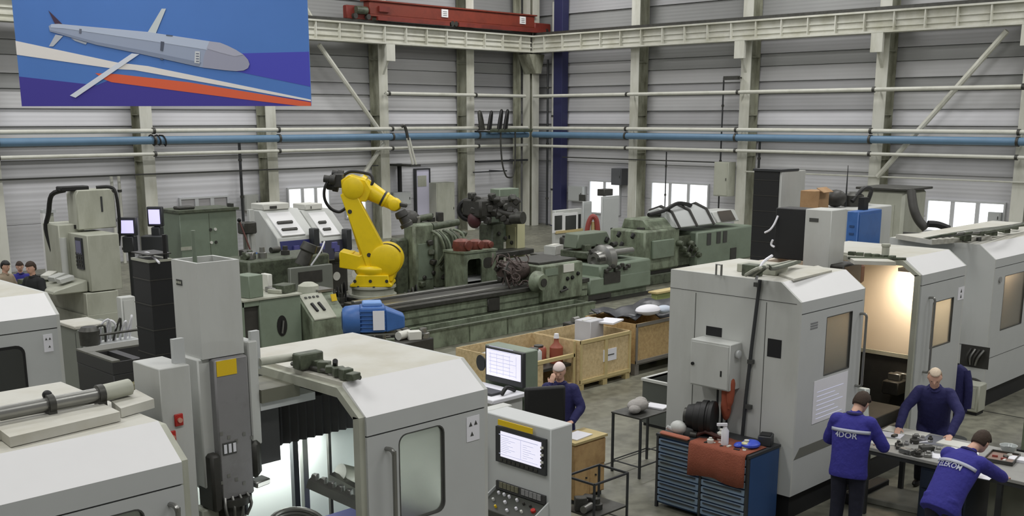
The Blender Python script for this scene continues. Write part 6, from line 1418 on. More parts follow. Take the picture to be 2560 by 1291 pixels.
MB().box(x0-.05, y1-.02, 0, x0+.01, y1+.1, z1-.35).build('arm_gap_shade', KICK, t); MB().box(x0-.01, y1, z1-.36, x0+.4, y1+.14, z1-.0).build('arm_head', GM, t, bev=.01)  # black block under the arm head paints the shade of a gap
# ---- desk monitor on green cabinet
t = thing('monitor_cabinet', 'green cabinet with a lit monitor, behind the operator console', 'monitor', P(1310, 1000, D=12.4))
X0, Y0, Z0, X1, Y1, Z1 = BX(1312, 882, 1212, 1346, 0, D=12.4)
MB().box(X0, Y0, 0, X1, Y1, Z1).build('cabinet_body', GREEN2, t, bev=.01)
a = P(1214, 872, X=X0-.05); b = P(1308, 972, X=X0-.05)
mo = MB().box(X0-.06, b.y, b.z-.0, X0, a.y, Z1+.0).build('monitor_frame', FRAME, t, bev=.008)
hh = Z1-b.z; ww = a.y-b.y
sc_ = MB().box(X0-.066, b.y+.03, b.z+.075, X0-.06, a.y-.03, Z1-.025).build('screen', SCRW, mo, smooth=0)
for k in range(8): MB().box(X0-.069, b.y+.1+.05*(k % 3), b.z+.12+k*.045, X0-.066, a.y-.08, b.z+.126+k*.045).build('screen_text', SCRL, sc_, smooth=0)
for k in range(5): MB().box(X0-.068, b.y+.1+k*ww*.17, b.z+.1, X0-.066, b.y+.105+k*ww*.17, Z1-.06).build('screen_rule', SCRL, sc_, smooth=0)
dz_ = P(1260, 985, X=X0-.3).z
MB().box(X0-.62, Y0-.1, dz_-.05, X0-.07, Y1+.2, dz_).build('white_desk', PAPER, t, bev=.008); MB().box(X0-.58, Y0-.05, 0, X0-.08, Y1+.15, dz_-.05).build('desk_pedestal', GM, t, bev=.01)
MB().box(X0-.5, Y0+.05, dz_, X0-.3, Y0+.4, dz_+.03).build('keyboard', FRAME, t, bev=.005); MB().tube(smooth_path([(X0-.4,Y0-.02,dz_+.02),(X0-.3,Y0+.0,dz_+.08),(X0-.15,Y0+.02,dz_+.02)],4), .025, 8).build('handset', RUB, t)
p = P(1190, 915, X=X0+.1); MB().lathe((X0+.06, Y1+.08, Z1-.25), (-1,.2,0), [(0,.06),(.04,.10),(.05,.10)], 16).build('round_mirror', FRAME, t)
t = thing('office_chair', 'black office chair back behind the operator console', 'chair', P(1360, 1060, D=11.6)); p = P(1362, 1018, D=11.3)
MB().ob(p, .46, .07, .46, R(-30)).build('backrest', RUB, t, bev=.03, seg=2); MB().ob(p+Vector((.18,.22,-.42)), .46, .46, .08, R(-30)).build('seat', RUB, t, bev=.03, seg=2)
b_ = p+Vector((.18,.22,-.42)); MB().tube([p+Vector((.05,.06,-.1)), b_+Vector((-.1,-.1,0))], .02, 6).build('back_stay', FRAME, t); MB().cyl((b_.x,b_.y,.08), (b_.x,b_.y,b_.z), .03).build('gas_column', FRAME, t)
for k in range(5): a_ = R(72*k); MB().tube([(b_.x,b_.y,.10),(b_.x+.28*math.cos(a_),b_.y+.28*math.sin(a_),.04)], .02, 6).build('leg', FRAME, t)
# ---- plywood chest with papers
t = thing('plywood_chest', 'small plywood chest with two lower doors right of console', 'chest', P(1440, 1262, z=0)); e = BX(1434, 1114, 1420, 1512, 0, vb=1264); x0, y0, z0, x1, y1, z1 = e; y1 = y0+.34
PLY = mat('plywood', (200,166,116), .7, var=.16, scale=9, dirt=(146,108,66), damt=.45, dscale=6)
MB().box(x0, y0, .06, x1, y1, z1).build('carcass', PLY, t, bev=.006); MB().box(x0-.02, y0-.03, z1, x1+.02, y1+.03, z1+.03).build('top_board', PLANK, t); MB().box(x0, y0-.012, z1*.56, x1, y0, z1-.02).build('drawer_front', PLY, t, bev=.003)
for k in range(2): d0 = x0+.01+(x1-x0-.02)*k/2; dd = MB().box(d0, y0-.012, .08, d0+(x1-x0)/2-.015, y0, z1*.53).build('door', PLY, t, bev=.003); MB().cyl((d0+.2-.1*k, y0-.03, z1*.4), (d0+.2-.1*k, y0-.012, z1*.4), .012, n=8).build('knob', FRAME, dd)
for cxx in (x0+.03, x1-.07): MB().box(cxx, y0+.02, 0, cxx+.04, y1-.02, .06).build('foot', FRAME, t)
MB().box(x1, y0+.02, .05, x1+.02, y1, z1).build('side_frame', FRAME, t)
o = MB().ob(((x0+x1)/2-.05, (y0+y1)/2, z1+.038), .34, .24, .012, .1).build('paper_stack', PAPER); tag(o, 'stack of white papers on the plywood chest', 'papers')
# ---- trolley frame at the lower edge
t = thing('trolley', 'black tube trolley at the bottom edge beside the console', 'trolley', P(1490, 1310, z=0)); p = P(1490, 1312, z=0)
c4 = [p+Vector((-.3,-.22,0)), p+Vector((.3,-.22,0)), p+Vector((.3,.22,0)), p+Vector((-.3,.22,0))]
for q in c4: MB().cyl((q.x,q.y,.07), (q.x,q.y,.62), .016, n=8).build('upright', FRAME, t); MB().cyl((q.x-.015,q.y,.035), (q.x+.015,q.y,.035), .035).build('castor', RUB, t)
MB().tube([q+Vector((0,0,.62)) for q in c4+[c4[0]]], .016, 8).build('top_frame', FRAME, t); MB().box(p.x-.3, p.y-.22, .2, p.x+.3, p.y+.22, .22).build('lower_deck', DSTEEL, t)
clutter(t, p.x-.22, p.x+.22, p.y-.15, p.y+.15, .22, 6, s=.14)
# ---- wire frame table with a wrapped bundle
t = thing('frame_table', 'thin black frame table behind the warm lit machine', 'table', (11.3, 8.7, 0)); tx0, tx1, ty0, ty1, tz = 10.90, 11.66, 8.5, 8.97, .84
for xx in (tx0, tx1):
    for yy in (ty0, ty1): MB().box(xx-.014, yy-.014, 0, xx+.014, yy+.014, tz-.02).build('leg', FRAME, t)
MB().box(tx0-.02, ty0-.02, tz-.02, tx1+.02, ty1+.02, tz).build('table_top', DSTEEL, t)
for zz in (.16,):
    for (q0, q1) in (((tx0,ty0),(tx1,ty0)),((tx1,ty0),(tx1,ty1)),((tx1,ty1),(tx0,ty1)),((tx0,ty1),(tx0,ty0))): MB().cyl((*q0,zz), (*q1,zz), .01, n=6).build('stretcher', FRAME, t)
t = thing('wrapped_bundle', 'grey white wrapped bundle lying on the black frame table', 'bundle', (11.15, 8.75, tz)); CL_ = mat('cloth_grey', (170,166,162), .85, var=.15, scale=14, bump=.5, bscale=30)
MB().sph((11.15, 8.75, tz+.085), .17, .13, .085, 18, 10).build('bundle', CL_, t); MB().sph((11.02, 8.70, tz+.06), .09, .08, .06).build('fold', CL_, t); MB().sph((11.27, 8.8, tz+.10), .10, .09, .07).build('fold', CL_, t)
o = MB().ob((11.5, 8.7, tz+.012), .22, .3, .02, .2).build('paper_sheet', PAPER); tag(o, 'white paper sheet at the right of the wrapped bundle', 'paper')
# ---- dark open bin behind
t = thing('metal_bin', 'dark open steel bin between crates and warm lit machine', 'bin', P(1640, 1040, D=15)); cb_ = P(1607, 947, z=.75); bx0, by1, bz1 = cb_.x, cb_.y, .75; by0, bx1 = by1-1.0, bx0+1.2
BIN = mat('bin_grey', (84,88,84), .5, var=.12)
ring([(bx0,by0),(bx1,by0),(bx1,by1),(bx0,by1)], [(bx0+.03,by0+.03),(bx1-.03,by0+.03),(bx1-.03,by1-.03),(bx0+.03,by1-.03)], 'z', .05, bz1).build('bin_walls', BIN, t, smooth=0); MB().box(bx0+.02, by0+.02, 0, bx1-.02, by1-.02, .05).build('bin_floor', KICK, t)
ring([(bx0-.02,by0-.02),(bx1+.02,by0-.02),(bx1+.02,by1+.02),(bx0-.02,by1+.02)], [(bx0+.03,by0+.03),(bx1-.03,by0+.03),(bx1-.03,by1-.03),(bx0+.03,by1-.03)], 'z', bz1-.03, bz1+.01).build('rim', GM, t, smooth=0)
MB().cyl((bx0+.4,by0,bz1), (bx0+1.0,by1,bz1), .02, n=8).build('cross_rod', GM, t)
# ---- drawer cabinet with cloth
t = thing('drawer_cabinet', 'blue tool cabinet with rows of shallow drawers', 'cabinet', (10.4, 7.0, 0))
x0, y0, z0, x1, y1, z1 = BX(1872, 1142, 1640, 1950, 0, X=10.22); DRW = mat('drawer_blue', (118,138,160), .5, var=.15, scale=5, dirt=(130,132,96), damt=.4, dscale=4)
x1 = min(x1, 10.88); DC = (x0, y0, x1, y1, z1)
MB().box(x0+.03, y0, .05, x1, y1, z1-.03).build('cabinet_body', DBLUE, t, bev=.006); MB().box(x0, y0-.01, z1-.03, x1+.01, y1+.01, z1).build('top_board', FRAME, t)
for yy in (y0, (y0+y1)/2-.015, y1-.03): MB().box(x0, yy, .0, x0+.04, yy+.03, z1-.03).build('corner_post', FRAME, t)
nd = 9
for col_ in range(2):
    ya = y0+.035 if col_ == 0 else (y0+y1)/2+.02; yb_ = (y0+y1)/2-.02 if col_ == 0 else y1-.035
    for k in range(nd):
        za = .07+(z1-.12)*k/nd; d_ = MB().box(x0-.002, ya, za+.012, x0+.03, yb_, za+(z1-.12)/nd-.008).build('drawer', DRW, t, bev=.004); MB().box(x0-.018, ya+.04, za+(z1-.12)/nd-.03, x0-.002, yb_-.04, za+(z1-.12)/nd-.018).build('drawer_grip', FRAME, d_)
clm = MB(); yA, yB = y0+.03, y0+(y1-y0)*.62; n = 16
def cl_y(k): return yA+(yB-yA)*k/n
prof_ = [(x0+.42,z1+.006),(x0+.0,z1+.008),(x0-.022,z1-.02),(x0-.026,z1-.2),(x0-.03,z1-.38)]
for k in range(n+1):
    for j, (xx, zz) in enumerate(prof_): clm.v.append(Vector((xx-(.008*math.sin(k*1.3) if j > 2 else 0), cl_y(k), zz-(.02*math.sin(k*.5) if j == 4 else 0)+(.004*math.sin(k*2) if j == 0 else 0))))
np_ = len(prof_); clm.f += [(k*np_+j,(k+1)*np_+j,(k+1)*np_+j+1,k*np_+j+1) for k in range(n) for j in range(np_-1)]
o = clm.build('cloth', ORANGE, None, smooth=60); md = o.modifiers.new('solid', 'SOLIDIFY'); md.thickness = .006; md.offset = 1; tag(o, 'rust red cloth hanging over the drawer cabinet front', 'cloth')
o = MB().box(x0-.028, yB+.02, z1+.001, x0+.05, y1-.05, z1+.045).build('rolled_cloth', mat('cloth_pink', (170,104,84), .9), bev=.02); tag(o, 'narrow rolled pink cloth along the drawer cabinet edge', 'cloth')
# things on the drawer cabinet
zt_ = z1+.001
def oncab(u, v, z=None): 
    p = P(u, v, z=zt_); return Vector((min(max(p.x, x0+.08), x1-.08), min(max(p.y, y0+.08), y1-.08), zt_))
p = Vector((x0+.33, y1-.42, zt_)); t = thing('black_drum', 'black ribbed rubber drum lying on the drawer cabinet', 'drum', p); cax = Vector((-.35,.9,0)).normalized()
MB().lathe(p+Vector((0,0,.22))-cax*.17, cax, [(0,.19),(.02,.215),(.06,.215),(.07,.20),(.09,.20),(.1,.215),(.16,.215),(.17,.19),(.24,.185),(.25,.16),(.34,.14)], 28).build('drum', RUB, t); MB().lathe(p+Vector((0,0,.22))+cax*.16, cax, [(0,.1),(.05,.1),(.06,.06)], 18).build('hub', DSTEEL, t)
MB().ob(p+Vector((0,0,.012)), .3, .36, .022, .3).build('cradle', FRAME, t)
p = Vector((x0+.14, y1-.22, zt_)); t = thing('white_lamp', 'pale rounded lamp head beside the black drum', 'lamp', p); MB().sph(p+Vector((0,0,.09)), .09, .11, .085).build('head', GM, t); MB().cyl(p+Vector((0,-.02,.01)), p+Vector((-.1,.1,.1)), .025).build('neck', GM2, t)
p = Vector((x0+.2, (y0+y1)/2+.08, zt_)); t = thing('brown_handle_tool', 'brown handled tool lying in middle of the drawer cabinet', 'tool', p); MB().tube(smooth_path([p+Vector((0,.12,.03)), p+Vector((.02,.02,.09)), p+Vector((.05,-.12,.06)), p+Vector((.08,-.26,.05))],5), .026, 8).build('handle', mat('leather_brown', (70,40,34), .6), t); MB().cyl(p+Vector((0,.12,.03)), p+Vector((-.02,.2,.03)), .04).build('head', DSTEEL, t)
for k, (dx, dy, h_, r_, m, lb) in enumerate(((.16,-.30,.24,.045,PAPER,'tall white spray bottle on the drawer cabinet'),(.30,-.16,.13,.055,CARD,'short cream jar left of the white spray bottle'),(.10,-.14,.07,.04,CARD,'little pale cup at the drawer cabinet edge'),(.22,-.56,.10,.06,mat('jar_yellowish',(206,204,160),.4),'pale yellow bowl near the blue bag'))):
    p = Vector((x0+dx, (y0+y1)/2+dy+.08, zt_)); t = thing('bottle' if k == 0 else 'jar', lb, 'bottle' if k == 0 else 'jar', p); MB().lathe(p, (0,0,1), [(0,r_*.9),(h_*.1,r_),(h_*.75,r_),(h_*.9,r_*.5),(h_,r_*.45)], 16).build('body', m, t); MB().lathe(p+Vector((0,0,h_)), (0,0,1), [(0,r_*.5),(h_*.1,r_*.5)], 12).build('cap', CARD, t)
    if k == 0: MB().ob(p+Vector((-.04,.02,h_+.02)), .12, .03, .03, 2.4).build('trigger', PAPER, t)
for k in range(8):
    p = Vector((x0+.08+.05*(k % 3), (y0+y1)/2-.02-.07*k, zt_)); MBk = MB().lathe(p, (0,0,1), [(0,.022),(.018,.022),(.02,.012),(.012,.011)], 12) if k % 2 else MB().ob(p+Vector((0,0,.012)), .07, .03, .022, k*.8)
    tag(MBk.build('small_fitting', CARD if k % 3 else DSTEEL, bev=0.0), ('pale' if k % 3 else 'dark')+' little fitting on the red cloth, '+'first second third fourth fifth sixth seventh eighth'.split()[k]+' from the drum', 'fitting', 'little fittings on red cloth')
p = Vector((x0+.28, y0+.16, zt_)); t = thing('blue_bag', 'crumpled blue plastic bag at the drawer cabinet corner', 'bag', p); BBAG = mat('bag_bright_blue', (60,84,200), .4, var=.2, scale=20)
MB().sph(p+Vector((0,0,.05)), .13, .11, .05, 14, 7).build('bag', BBAG, t); MB().sph(p+Vector((-.08,.10,.035)), .08, .06, .035).build('bag_fold', BBAG, t)
p = Vector((x1-.12, y0+.12, zt_)); t = thing('black_tray', 'small black tray standing at the cabinet back corner', 'tray', p); MB().prism([(-.1,0),(.1,0),(.08,.12),(-.06,.16)], 'x', -.1, .1); MB().ob(p+Vector((0,0,.06)), .2, .16, .12, .4).build('tray', FRAME, t, bev=.01); MB().ob(p+Vector((0,0,.125)), .16, .12, .01, .4).build('tray_inside', KICK, t)
# orange gloves hanging from the electric box
gx = RX0-.15; p = P(1818, 945, X=gx); t = thing('hanging_gloves', 'orange red gloves hanging beside the electric box', 'gloves', p)
GLV = mat('glove_orange', (156,80,56), .8, var=.2, scale=15); g = MB()
for k, (u, v, r_) in enumerate(((1819, 960, .065), (1818, 985, .07), (1815, 1010, .06), (1816, 1030, .055), (1815, 1045, .04))): pass
MB().tube(smooth_path([P(1820,945,X=gx), P(1818,965,X=gx), P(1815,1000,X=gx), P(1815,1030,X=gx), P(1814,1050,X=gx)],3), [.04,.06,.07,.07,.06,.06,.055,.06,.065,.06,.05,.04,.02], 10).build('glove', GLV, t)
MB().tube(smooth_path([P(1826,945,X=gx-.04), P(1827,970,X=gx-.04), P(1825,1005,X=gx-.04), P(1822,1022,X=gx-.04)],3), [.03,.05,.055,.05,.05,.045,.04,.03,.02,.02], 10).build('glove', GLV, t)
MB().tube([P(1822,945,X=gx), Vector((gx, P(1822,935,X=gx).y+.05, P(1822,935,X=gx).z+.08))], .01, 6).build('hook', DSTEEL, t)
# ---- work table
TX, TX2, TYa, TYb, TZ = 11.76, 12.86, 3.72, 5.86, .86
t = thing('work_table', 'steel topped work table covered with papers and parts', 'table', (12.3, 4.8, 0))
MB().box(TX, TYa, TZ-.04, TX2, TYb, TZ).build('table_top', TABLE, t, bev=.005); MB().box(TX+.02, TYa+.02, TZ-.09, TX2-.02, TYb-.02, TZ-.04).build('apron', FRAME, t)
for xx in (TX+.03, TX2-.09):
    for yy in (TYa+.45, TYb-.12): MB().box(xx, yy, 0, xx+.055, yy+.055, TZ-.09).build('leg', FRAME, t)
MB().box(TX+.05, 4.55, .03, TX2-.1, 5.1, TZ-.1).build('drawer_pedestal', mat('pedestal_navy', (28,40,58), .5), t, bev=.006)
for k in range(3): MB().box(TX+.035, 4.58, .06+k*.23, TX+.05, 5.07, .27+k*.23).build('drawer', MATS['pedestal_navy'], t)
MB().box(TX+.3, TYa+.1, .2, TX2-.05, 4.4, .7).build('rear_cabinet', mat('cab_olive', (112,114,100), .6), t)
def paper(u, v, sx, sy, rz, lb, m=PAPER, h=.006, nm='paper_sheet', cat='paper'):
    p = P(u, v, z=TZ+.004); o = MB().ob((p.x, p.y, TZ+.001+h/2), sx, sy, h, rz).build(nm, m); tag(o, lb, cat, 'papers on the work table' if cat == 'paper' else None); return o
paper(2372, 1143, .30, .42, .15, 'large white sheet on the work table before the right worker')
paper(2445, 1188, .22, .30, .1, 'white sheet at the near right corner of work table')
paper(2265, 1080, .25, .52, .1, 'long cream sheet under the grey-haired man\'s hands', CARD)
paper(2215, 1105, .26, .36, .5, 'crumpled pale sheet at the left end of work table', CARD)
paper(2385, 1112, .24, .34, .0, 'pale clipboard sheet at the far side of work table', CARD, .02)
paper(2412, 1128, .22, .30, .4, 'tilted white sheet beside the bending worker', PAPER)
paper(2225, 1088, .22, .3, .2, 'white sheet under the left worker\'s hands', PAPER)
paper(2548, 1152, .16, .22, .2, 'white note block at the right frame edge of table', PAPER, .03)
paper(2330, 1100, .42, .34, .2, 'dark grey drawing sheet in middle of the work table', mat('sheet_grey', (120,122,130), .6, var=.2, scale=20), .004)
names = ['dark steel clamp near the left end of work table', 'round steel flange at the table edge', 'dark bushing beside the round flange', 'small bright steel block on the grey drawing sheet', 'short steel shaft on the work table', 'little black bracket between papers on table', 'flat steel plate with holes on work table', 'small dark knob at the front table edge', 'pinkish part lying on the work table', 'steel wrench lying beside the drawing sheet']
spots = [(2250,1118,0),(2262,1135,1),(2278,1130,1),(2290,1095,2),(2310,1120,3),(2320,1138,2),(2345,1128,2),(2272,1148,1),(2300,1130,3),(2300,1105,4)]
for (u, v, k), lb in zip(spots, names):
    p = P(u, v, z=TZ+.02); p.z = TZ+.002; p.x = max(p.x, TX+.08); m = (DSTEEL, OILY, STEEL, DSTEEL)[k % 4]
    t = thing(('clamp','flange','steel_block','steel_shaft','wrench')[k], lb, ('clamp','flange','block','shaft','wrench')[k], p)
    if k == 1: MB().lathe(p, (0,0,1), [(0,.05),(.015,.05),(.016,.03),(.05,.03),(.05,.015),(.02,.014)], 18).build('body', m, t); MB().lathe(p, (0,0,1), [(0,.06),(.006,.06)], 18).build('rim', DSTEEL, t)
    elif k == 3: MB().cyl(p+Vector((-.08,0,.02)), p+Vector((.08,.04,.02)), .018).build('shaft', m, t); MB().cyl(p+Vector((-.02,-.01,.02)), p+Vector((.02,.02,.02)), .028).build('collar', STEEL, t)
    elif k == 4: MB().tube([p+Vector((-.1,.05,.01)), p+Vector((.1,-.05,.01))], .010, 6).build('handle', PAPER, t); MB().tube(arc(p+Vector((.13,-.065,.01)), (1,0,0), (0,1,0), .025, 30, 300, 10), .009, 6).build('jaw', STEEL, t)
    else: MB().ob(p+Vector((0,0,.02)), .12, .09, .04, .4).build('body', m, t, bev=.006); MB().ob(p+Vector((.01,0,.05)), .05, .05, .03, .4).build('top_piece', m, t, bev=.006)
p = P(2505, 1150, z=TZ); t = thing('tool_tray', 'shallow reddish tray of small parts at right of table', 'tray', p); MB().ob(p+Vector((0,0,.012)), .4, .3, .022, .15).build('tray_floor', mat('tray_brown', (140,116,104), .6, var=.2, scale=30), t)
for k, (dx, dy, sx, sy) in enumerate(((0,.15,.4,.01),(0,-.15,.4,.01),(.2,0,.01,.3),(-.2,0,.01,.3))): M__ = Matrix.Rotation(.15,4,'Z') @ Vector((dx,dy,0)); MB().ob(p+M__+Vector((0,0,.025)), sx, sy, .045, .15).build('tray_side', DSTEEL, t)
for k in range(7): MB().ob(p+Vector((random.uniform(-.14,.14), random.uniform(-.1,.1), .034)), .06, .025, .022, k).build('part', (CARD, DSTEEL, mat('part_red', (150,70,60), .5))[k % 3], t)
p = P(2520, 1130, z=TZ); t = thing('glass_bowl', 'round glass bowl beside the parts tray on table', 'bowl', p); MB().lathe(p, (0,0,1), [(0,.06),(.05,.09),(.08,.1),(.078,.092),(.05,.08),(.01,.05)], 22).build('bowl', mat('bowl_glass', (190,196,194), .2), t); MB().lathe(p+Vector((0,0,.012)), (0,0,1), [(0,.05),(.03,.07)], 16).build('contents', DSTEEL, t)
o = MB().ob((P(2235,1245,z=.04).x, P(2235,1245,z=.04).y, .041), .62, .85, .08, .1).build('floor_board', mat('board_worn', (128,128,118), .7, var=.15, scale=8), bev=.01); tag(o, 'worn grey board lying on floor under the work table', 'board')
o = MB().box(TX-.0+.2, 5.95, 0, TX2, 6.12, .14).build('floor_beam', KICK, bev=.01); tag(o, 'black beam on floor along the warm lit machine', 'beam')
# right edge post
t = thing('wooden_screen', 'wood and green edged screen at the right border of picture', 'screen', P(2556, 1140, z=0)); p = P(2560, 1135, z=0)
MB().box(p.x, p.y-.25, 0, p.x+.06, p.y+.05, 1.25).build('green_edge', GREEN, t); MB().box(p.x+.06, p.y-.25, 0, p.x+.5, p.y+.03, 1.27).build('board', CARDB, t); MB().box(p.x-.02, p.y-.3, 0, p.x+.55, p.y+.1, .05).build('foot', FRAME, t)
# jacket on a stand behind the grey-haired man, small cream cabinet
t = thing('hanging_jacket', 'dark blue work jacket hanging beside the warm lit machine', 'jacket', P(2393, 1000, D=15.7)); p = P(2395, 912, X=15.62); jx, jy, jz = 15.62, p.y, p.z
m = MB(); rings = []
for k, (dz, rx, ry) in enumerate(((0,.05,.05),(-.05,.13,.08),(-.12,.17,.10),(-.4,.16,.11),(-.68,.18,.12),(-.72,.17,.11))): rings.append([Vector((jx+ry*math.sin(2*math.pi*i/16)*(1+.15*math.sin(i*2+k)), jy+rx*math.cos(2*math.pi*i/16)*(1+.1*math.cos(i*3+k)), jz+dz)) for i in range(16)])
m.loft(rings).build('jacket_body', JNAVY, t, smooth=180)
for s__ in (-1, 1): MB().tube(smooth_path([(jx,jy+s__*.13,jz-.08),(jx-.04,jy+s__*.2,jz-.3),(jx-.03,jy+s__*.2,jz-.62)],4), .06, 10).build('sleeve', JNAVY, t)
MB().cyl((jx,jy,0), (jx,jy,jz+.02), .02).build('stand', FRAME, t); MB().lathe((jx,jy,0), (0,0,1), [(0,.22),(.03,.22)], 18).build('foot', FRAME, t)
t = thing('side_cabinet', 'small cream cabinet with curved hose between two machines', 'cabinet', P(2430, 1020, D=16)); e = BX(2450, 965, 2400, 2458, 0, X=17.2); MB().box(e[0], e[1], .05, e[0]+.3, e[4], e[5]).build('body', CREAM, t, bev=.02); fx(t, 'door', CREAM, e[0], e[1]+.05, e[4]-.05, .12, e[5]-.06, .012); MB().box(e[0]+.02, e[1]+.02, 0, e[0]+.28, e[4]-.02, .05).build('plinth', KICK, t)

ORD = 'first second third fourth fifth sixth seventh eighth ninth tenth'.split()
for k in range(10):
    p = P(2236+k*10, 1092+(k*23 % 50), z=TZ+.01); p.z = TZ+.006; p.x = max(p.x, TX+.08); sz = .05+.02*(k % 3); m = (DSTEEL, OILY, STEEL, RAM)[k % 4]
    mbk = MB().lathe(p, (0,0,1), [(0,sz*.6),(sz*.5,sz*.6),(sz*.55,sz*.35),(sz,sz*.3)], 12) if k % 2 else MB().ob(p+Vector((0,0,sz*.3)), sz*1.8, sz, sz*.6, k*.7)
    tag(mbk.build('machined_part', m, bev=.003), ('dark' if k % 4 < 2 else 'bright')+(' round' if k % 2 else ' blocky')+' steel part, '+ORD[k]+' from left in the table heap', 'part', 'machined parts heaped on the work table')
# ------------------------------------------------------------------ people
import numpy as np
def person(label, loc, heading, pose, jacket=JBLUE, hair=HAIRB, hair_style='short', height=1.76, voxel=.0085, stripe=None, trousers=TROU, cap=None, group=None):
    """local axes: x to the person's right, y forward, z up"""
    t = thing('person', label, 'person', (loc[0], loc[1], 0), R(heading-90), group=group, local=True)
    S = height/1.76
    V = lambda *q: Vector(q)*S
    prims = []     # (p0, p1, r0, r1, material index) for colouring: 0 jacket 1 trousers 2 skin 3 shoe 4 collar
    mb = MB()
    hip = V(*pose.get('hip', (0,0,.92))); sh = V(*pose['shoulder'])          # hip centre and shoulder-line centre
    up = (sh-hip).normalized(); right = Vector(pose.get('right', (1,0,0))).normalized(); right = (right-up*right.dot(up)).normalized(); fwd = up.cross(right)
    if fwd.y < 0 and not pose.get('flip'): pass
    hem = hip - (up*.55+Vector((0,0,.45)))*.16*S
    L = (sh-hem).length
    axis = lambda k: hem.lerp(sh, k) + fwd*(.03*S*math.sin(math.pi*min(k,1))*-1)
    prof = [(0,.205,.150),(.06,.212,.155),(.25,.200,.145),(.42,.200,.140),(.62,.212,.142),(.80,.218,.135),(.92,.195,.112),(1.0,.130,.085),(1.06,.072,.07)]
    def rad(k):
        for (a,ra,rb),(b,sa,sb) in zip(prof, prof[1:]):
            if a <= k <= b: f = (k-a)/(b-a); return (ra+(sa-ra)*f)*S, (rb+(sb-rb)*f)*S
        return (.1*S,.1*S)
    def tpt(k, ang, off=0.0):
        rx, ry = rad(k); return axis(k)+right*((rx+off)*math.cos(ang))+fwd*((ry+off)*math.sin(ang))
    n = 24
    mb.loft([[axis(k)+right*(rx*S*math.cos(2*math.pi*i/n))+fwd*(ry*S*math.sin(2*math.pi*i/n)) for i in range(n)] for k, rx, ry in prof])
    for i in range(8): k = .02+.96*i/7; rx, ry = rad(k); prims.append((axis(k)-right*rx*.45, axis(k)+right*rx*.45, ry, ry, 5))
    # neck, head
    hd = V(*pose['head']); hdir = Vector(pose.get('face', (0,1,-.15))).normalized(); hr = hdir.cross(Vector((0,0,1))).normalized(); hu = hr.cross(hdir)
    nk = axis(1.04)
    mb.tube([nk-up*.03, nk.lerp(hd,.5), hd-hu*.03*S], [.062*S,.056*S,.055*S], 12); prims.append((nk+up*.035, hd, .055*S, .055*S, 2))
    HM = Matrix((hr, hdir, hu)).transposed()
    mb.sph(hd, .076*S, .095*S, .112*S, 20, 14, HM)
    mb.sph(hd+hdir*.03*S-hu*.055*S, .058*S, .062*S, .055*S, 14, 10, HM)             # jaw
    mb.sph(hd+hdir*.098*S-hu*.012*S, .013*S, .022*S, .024*S, 8, 8, HM)              # nose
    mb.sph(hd+hdir*.086*S-hu*.052*S, .024*S, .016*S, .010*S, 8, 6, HM)              # mouth
    mb.sph(hd+hdir*.080*S+hu*.022*S, .045*S, .014*S, .010*S, 8, 6, HM)              # brow
    for s in (-1,1): mb.sph(hd+hr*s*.078*S-hu*.005*S-hdir*.005*S, .012*S, .022*S, .032*S, 8, 6, HM)
    prims.append((hd-hu*.06*S, hd+hu*.06*S, .1*S, .1*S, 2))
    # arms with hands
    for sname, s in (('R',1),('L',-1)):
        s0 = axis(.90)+right*(s*.178*S)
        el = V(*pose['elbow'+sname]); wr = V(*pose['wrist'+sname])
        wr_in = wr
        mb.tube(smooth_path([s0-right*s*.05*S, s0, s0.lerp(el,.5), el, el.lerp(wr,.5), wr],3), [.07*S]+[.082*S]*3+[.078*S]*2+[.072*S]*2+[.066*S]*2+[.062*S]*2+[.058*S]*2+[.052*S]*2, 14)
        mb.sph(s0, .085*S); prims.append((s0, el, .08*S, .068*S, 0)); prims.append((el, wr, .066*S, .055*S, 0))
        hdv = Vector(pose.get('hand'+sname, tuple(wr-el))).normalized()
        pn = Vector(pose.get('palm'+sname, (0,0,-1))); pn = (pn-hdv*pn.dot(hdv)).normalized(); sd = hdv.cross(pn)*s     # pn: palm normal, sd: toward thumb
        PM = Matrix((sd, hdv, pn)).transposed()
        pc = wr+hdv*.055*S
        mb.tube([wr-hdv*.03*S, wr+hdv*.03*S], [.034*S,.030*S], 10)
        mb.sph(pc, .042*S, .055*S, .018*S, 14, 8, PM)
        prims.append((wr+hdv*.012*S, pc+hdv*.05*S, .035*S, .035*S, 2))
        for f in range(4):
            b0 = pc+hdv*.035*S+sd*(.030-.020*f)*S; ln = (.068,.078,.072,.056)[f]*S; cu = pose.get('curl', .5)
            q1 = b0+hdv*ln*.5+pn*ln*.10*cu; q2 = q1+(hdv*.75+pn*.6*cu).normalized()*ln*.32; q3 = q2+(hdv*.4+pn*.9*cu).normalized()*ln*.25
            mb.tube([b0-hdv*.02*S, b0, q1, q2, q3], [.0105*S,.0105*S,.010*S,.009*S,.0075*S], 8); prims.append((b0, q3, .02*S, .02*S, 2))
        b0 = pc-hdv*.02*S+sd*.034*S; q1 = b0+(sd*.7+hdv*.7).normalized()*.035*S+pn*.008*S; q2 = q1+(sd*.3+hdv*.9).normalized()*.03*S+pn*.010*S
        mb.tube([b0-sd*.015*S, b0, q1, q2], [.013*S,.013*S,.011*S,.009*S], 8); prims.append((b0, q2, .02*S, .02*S, 2))
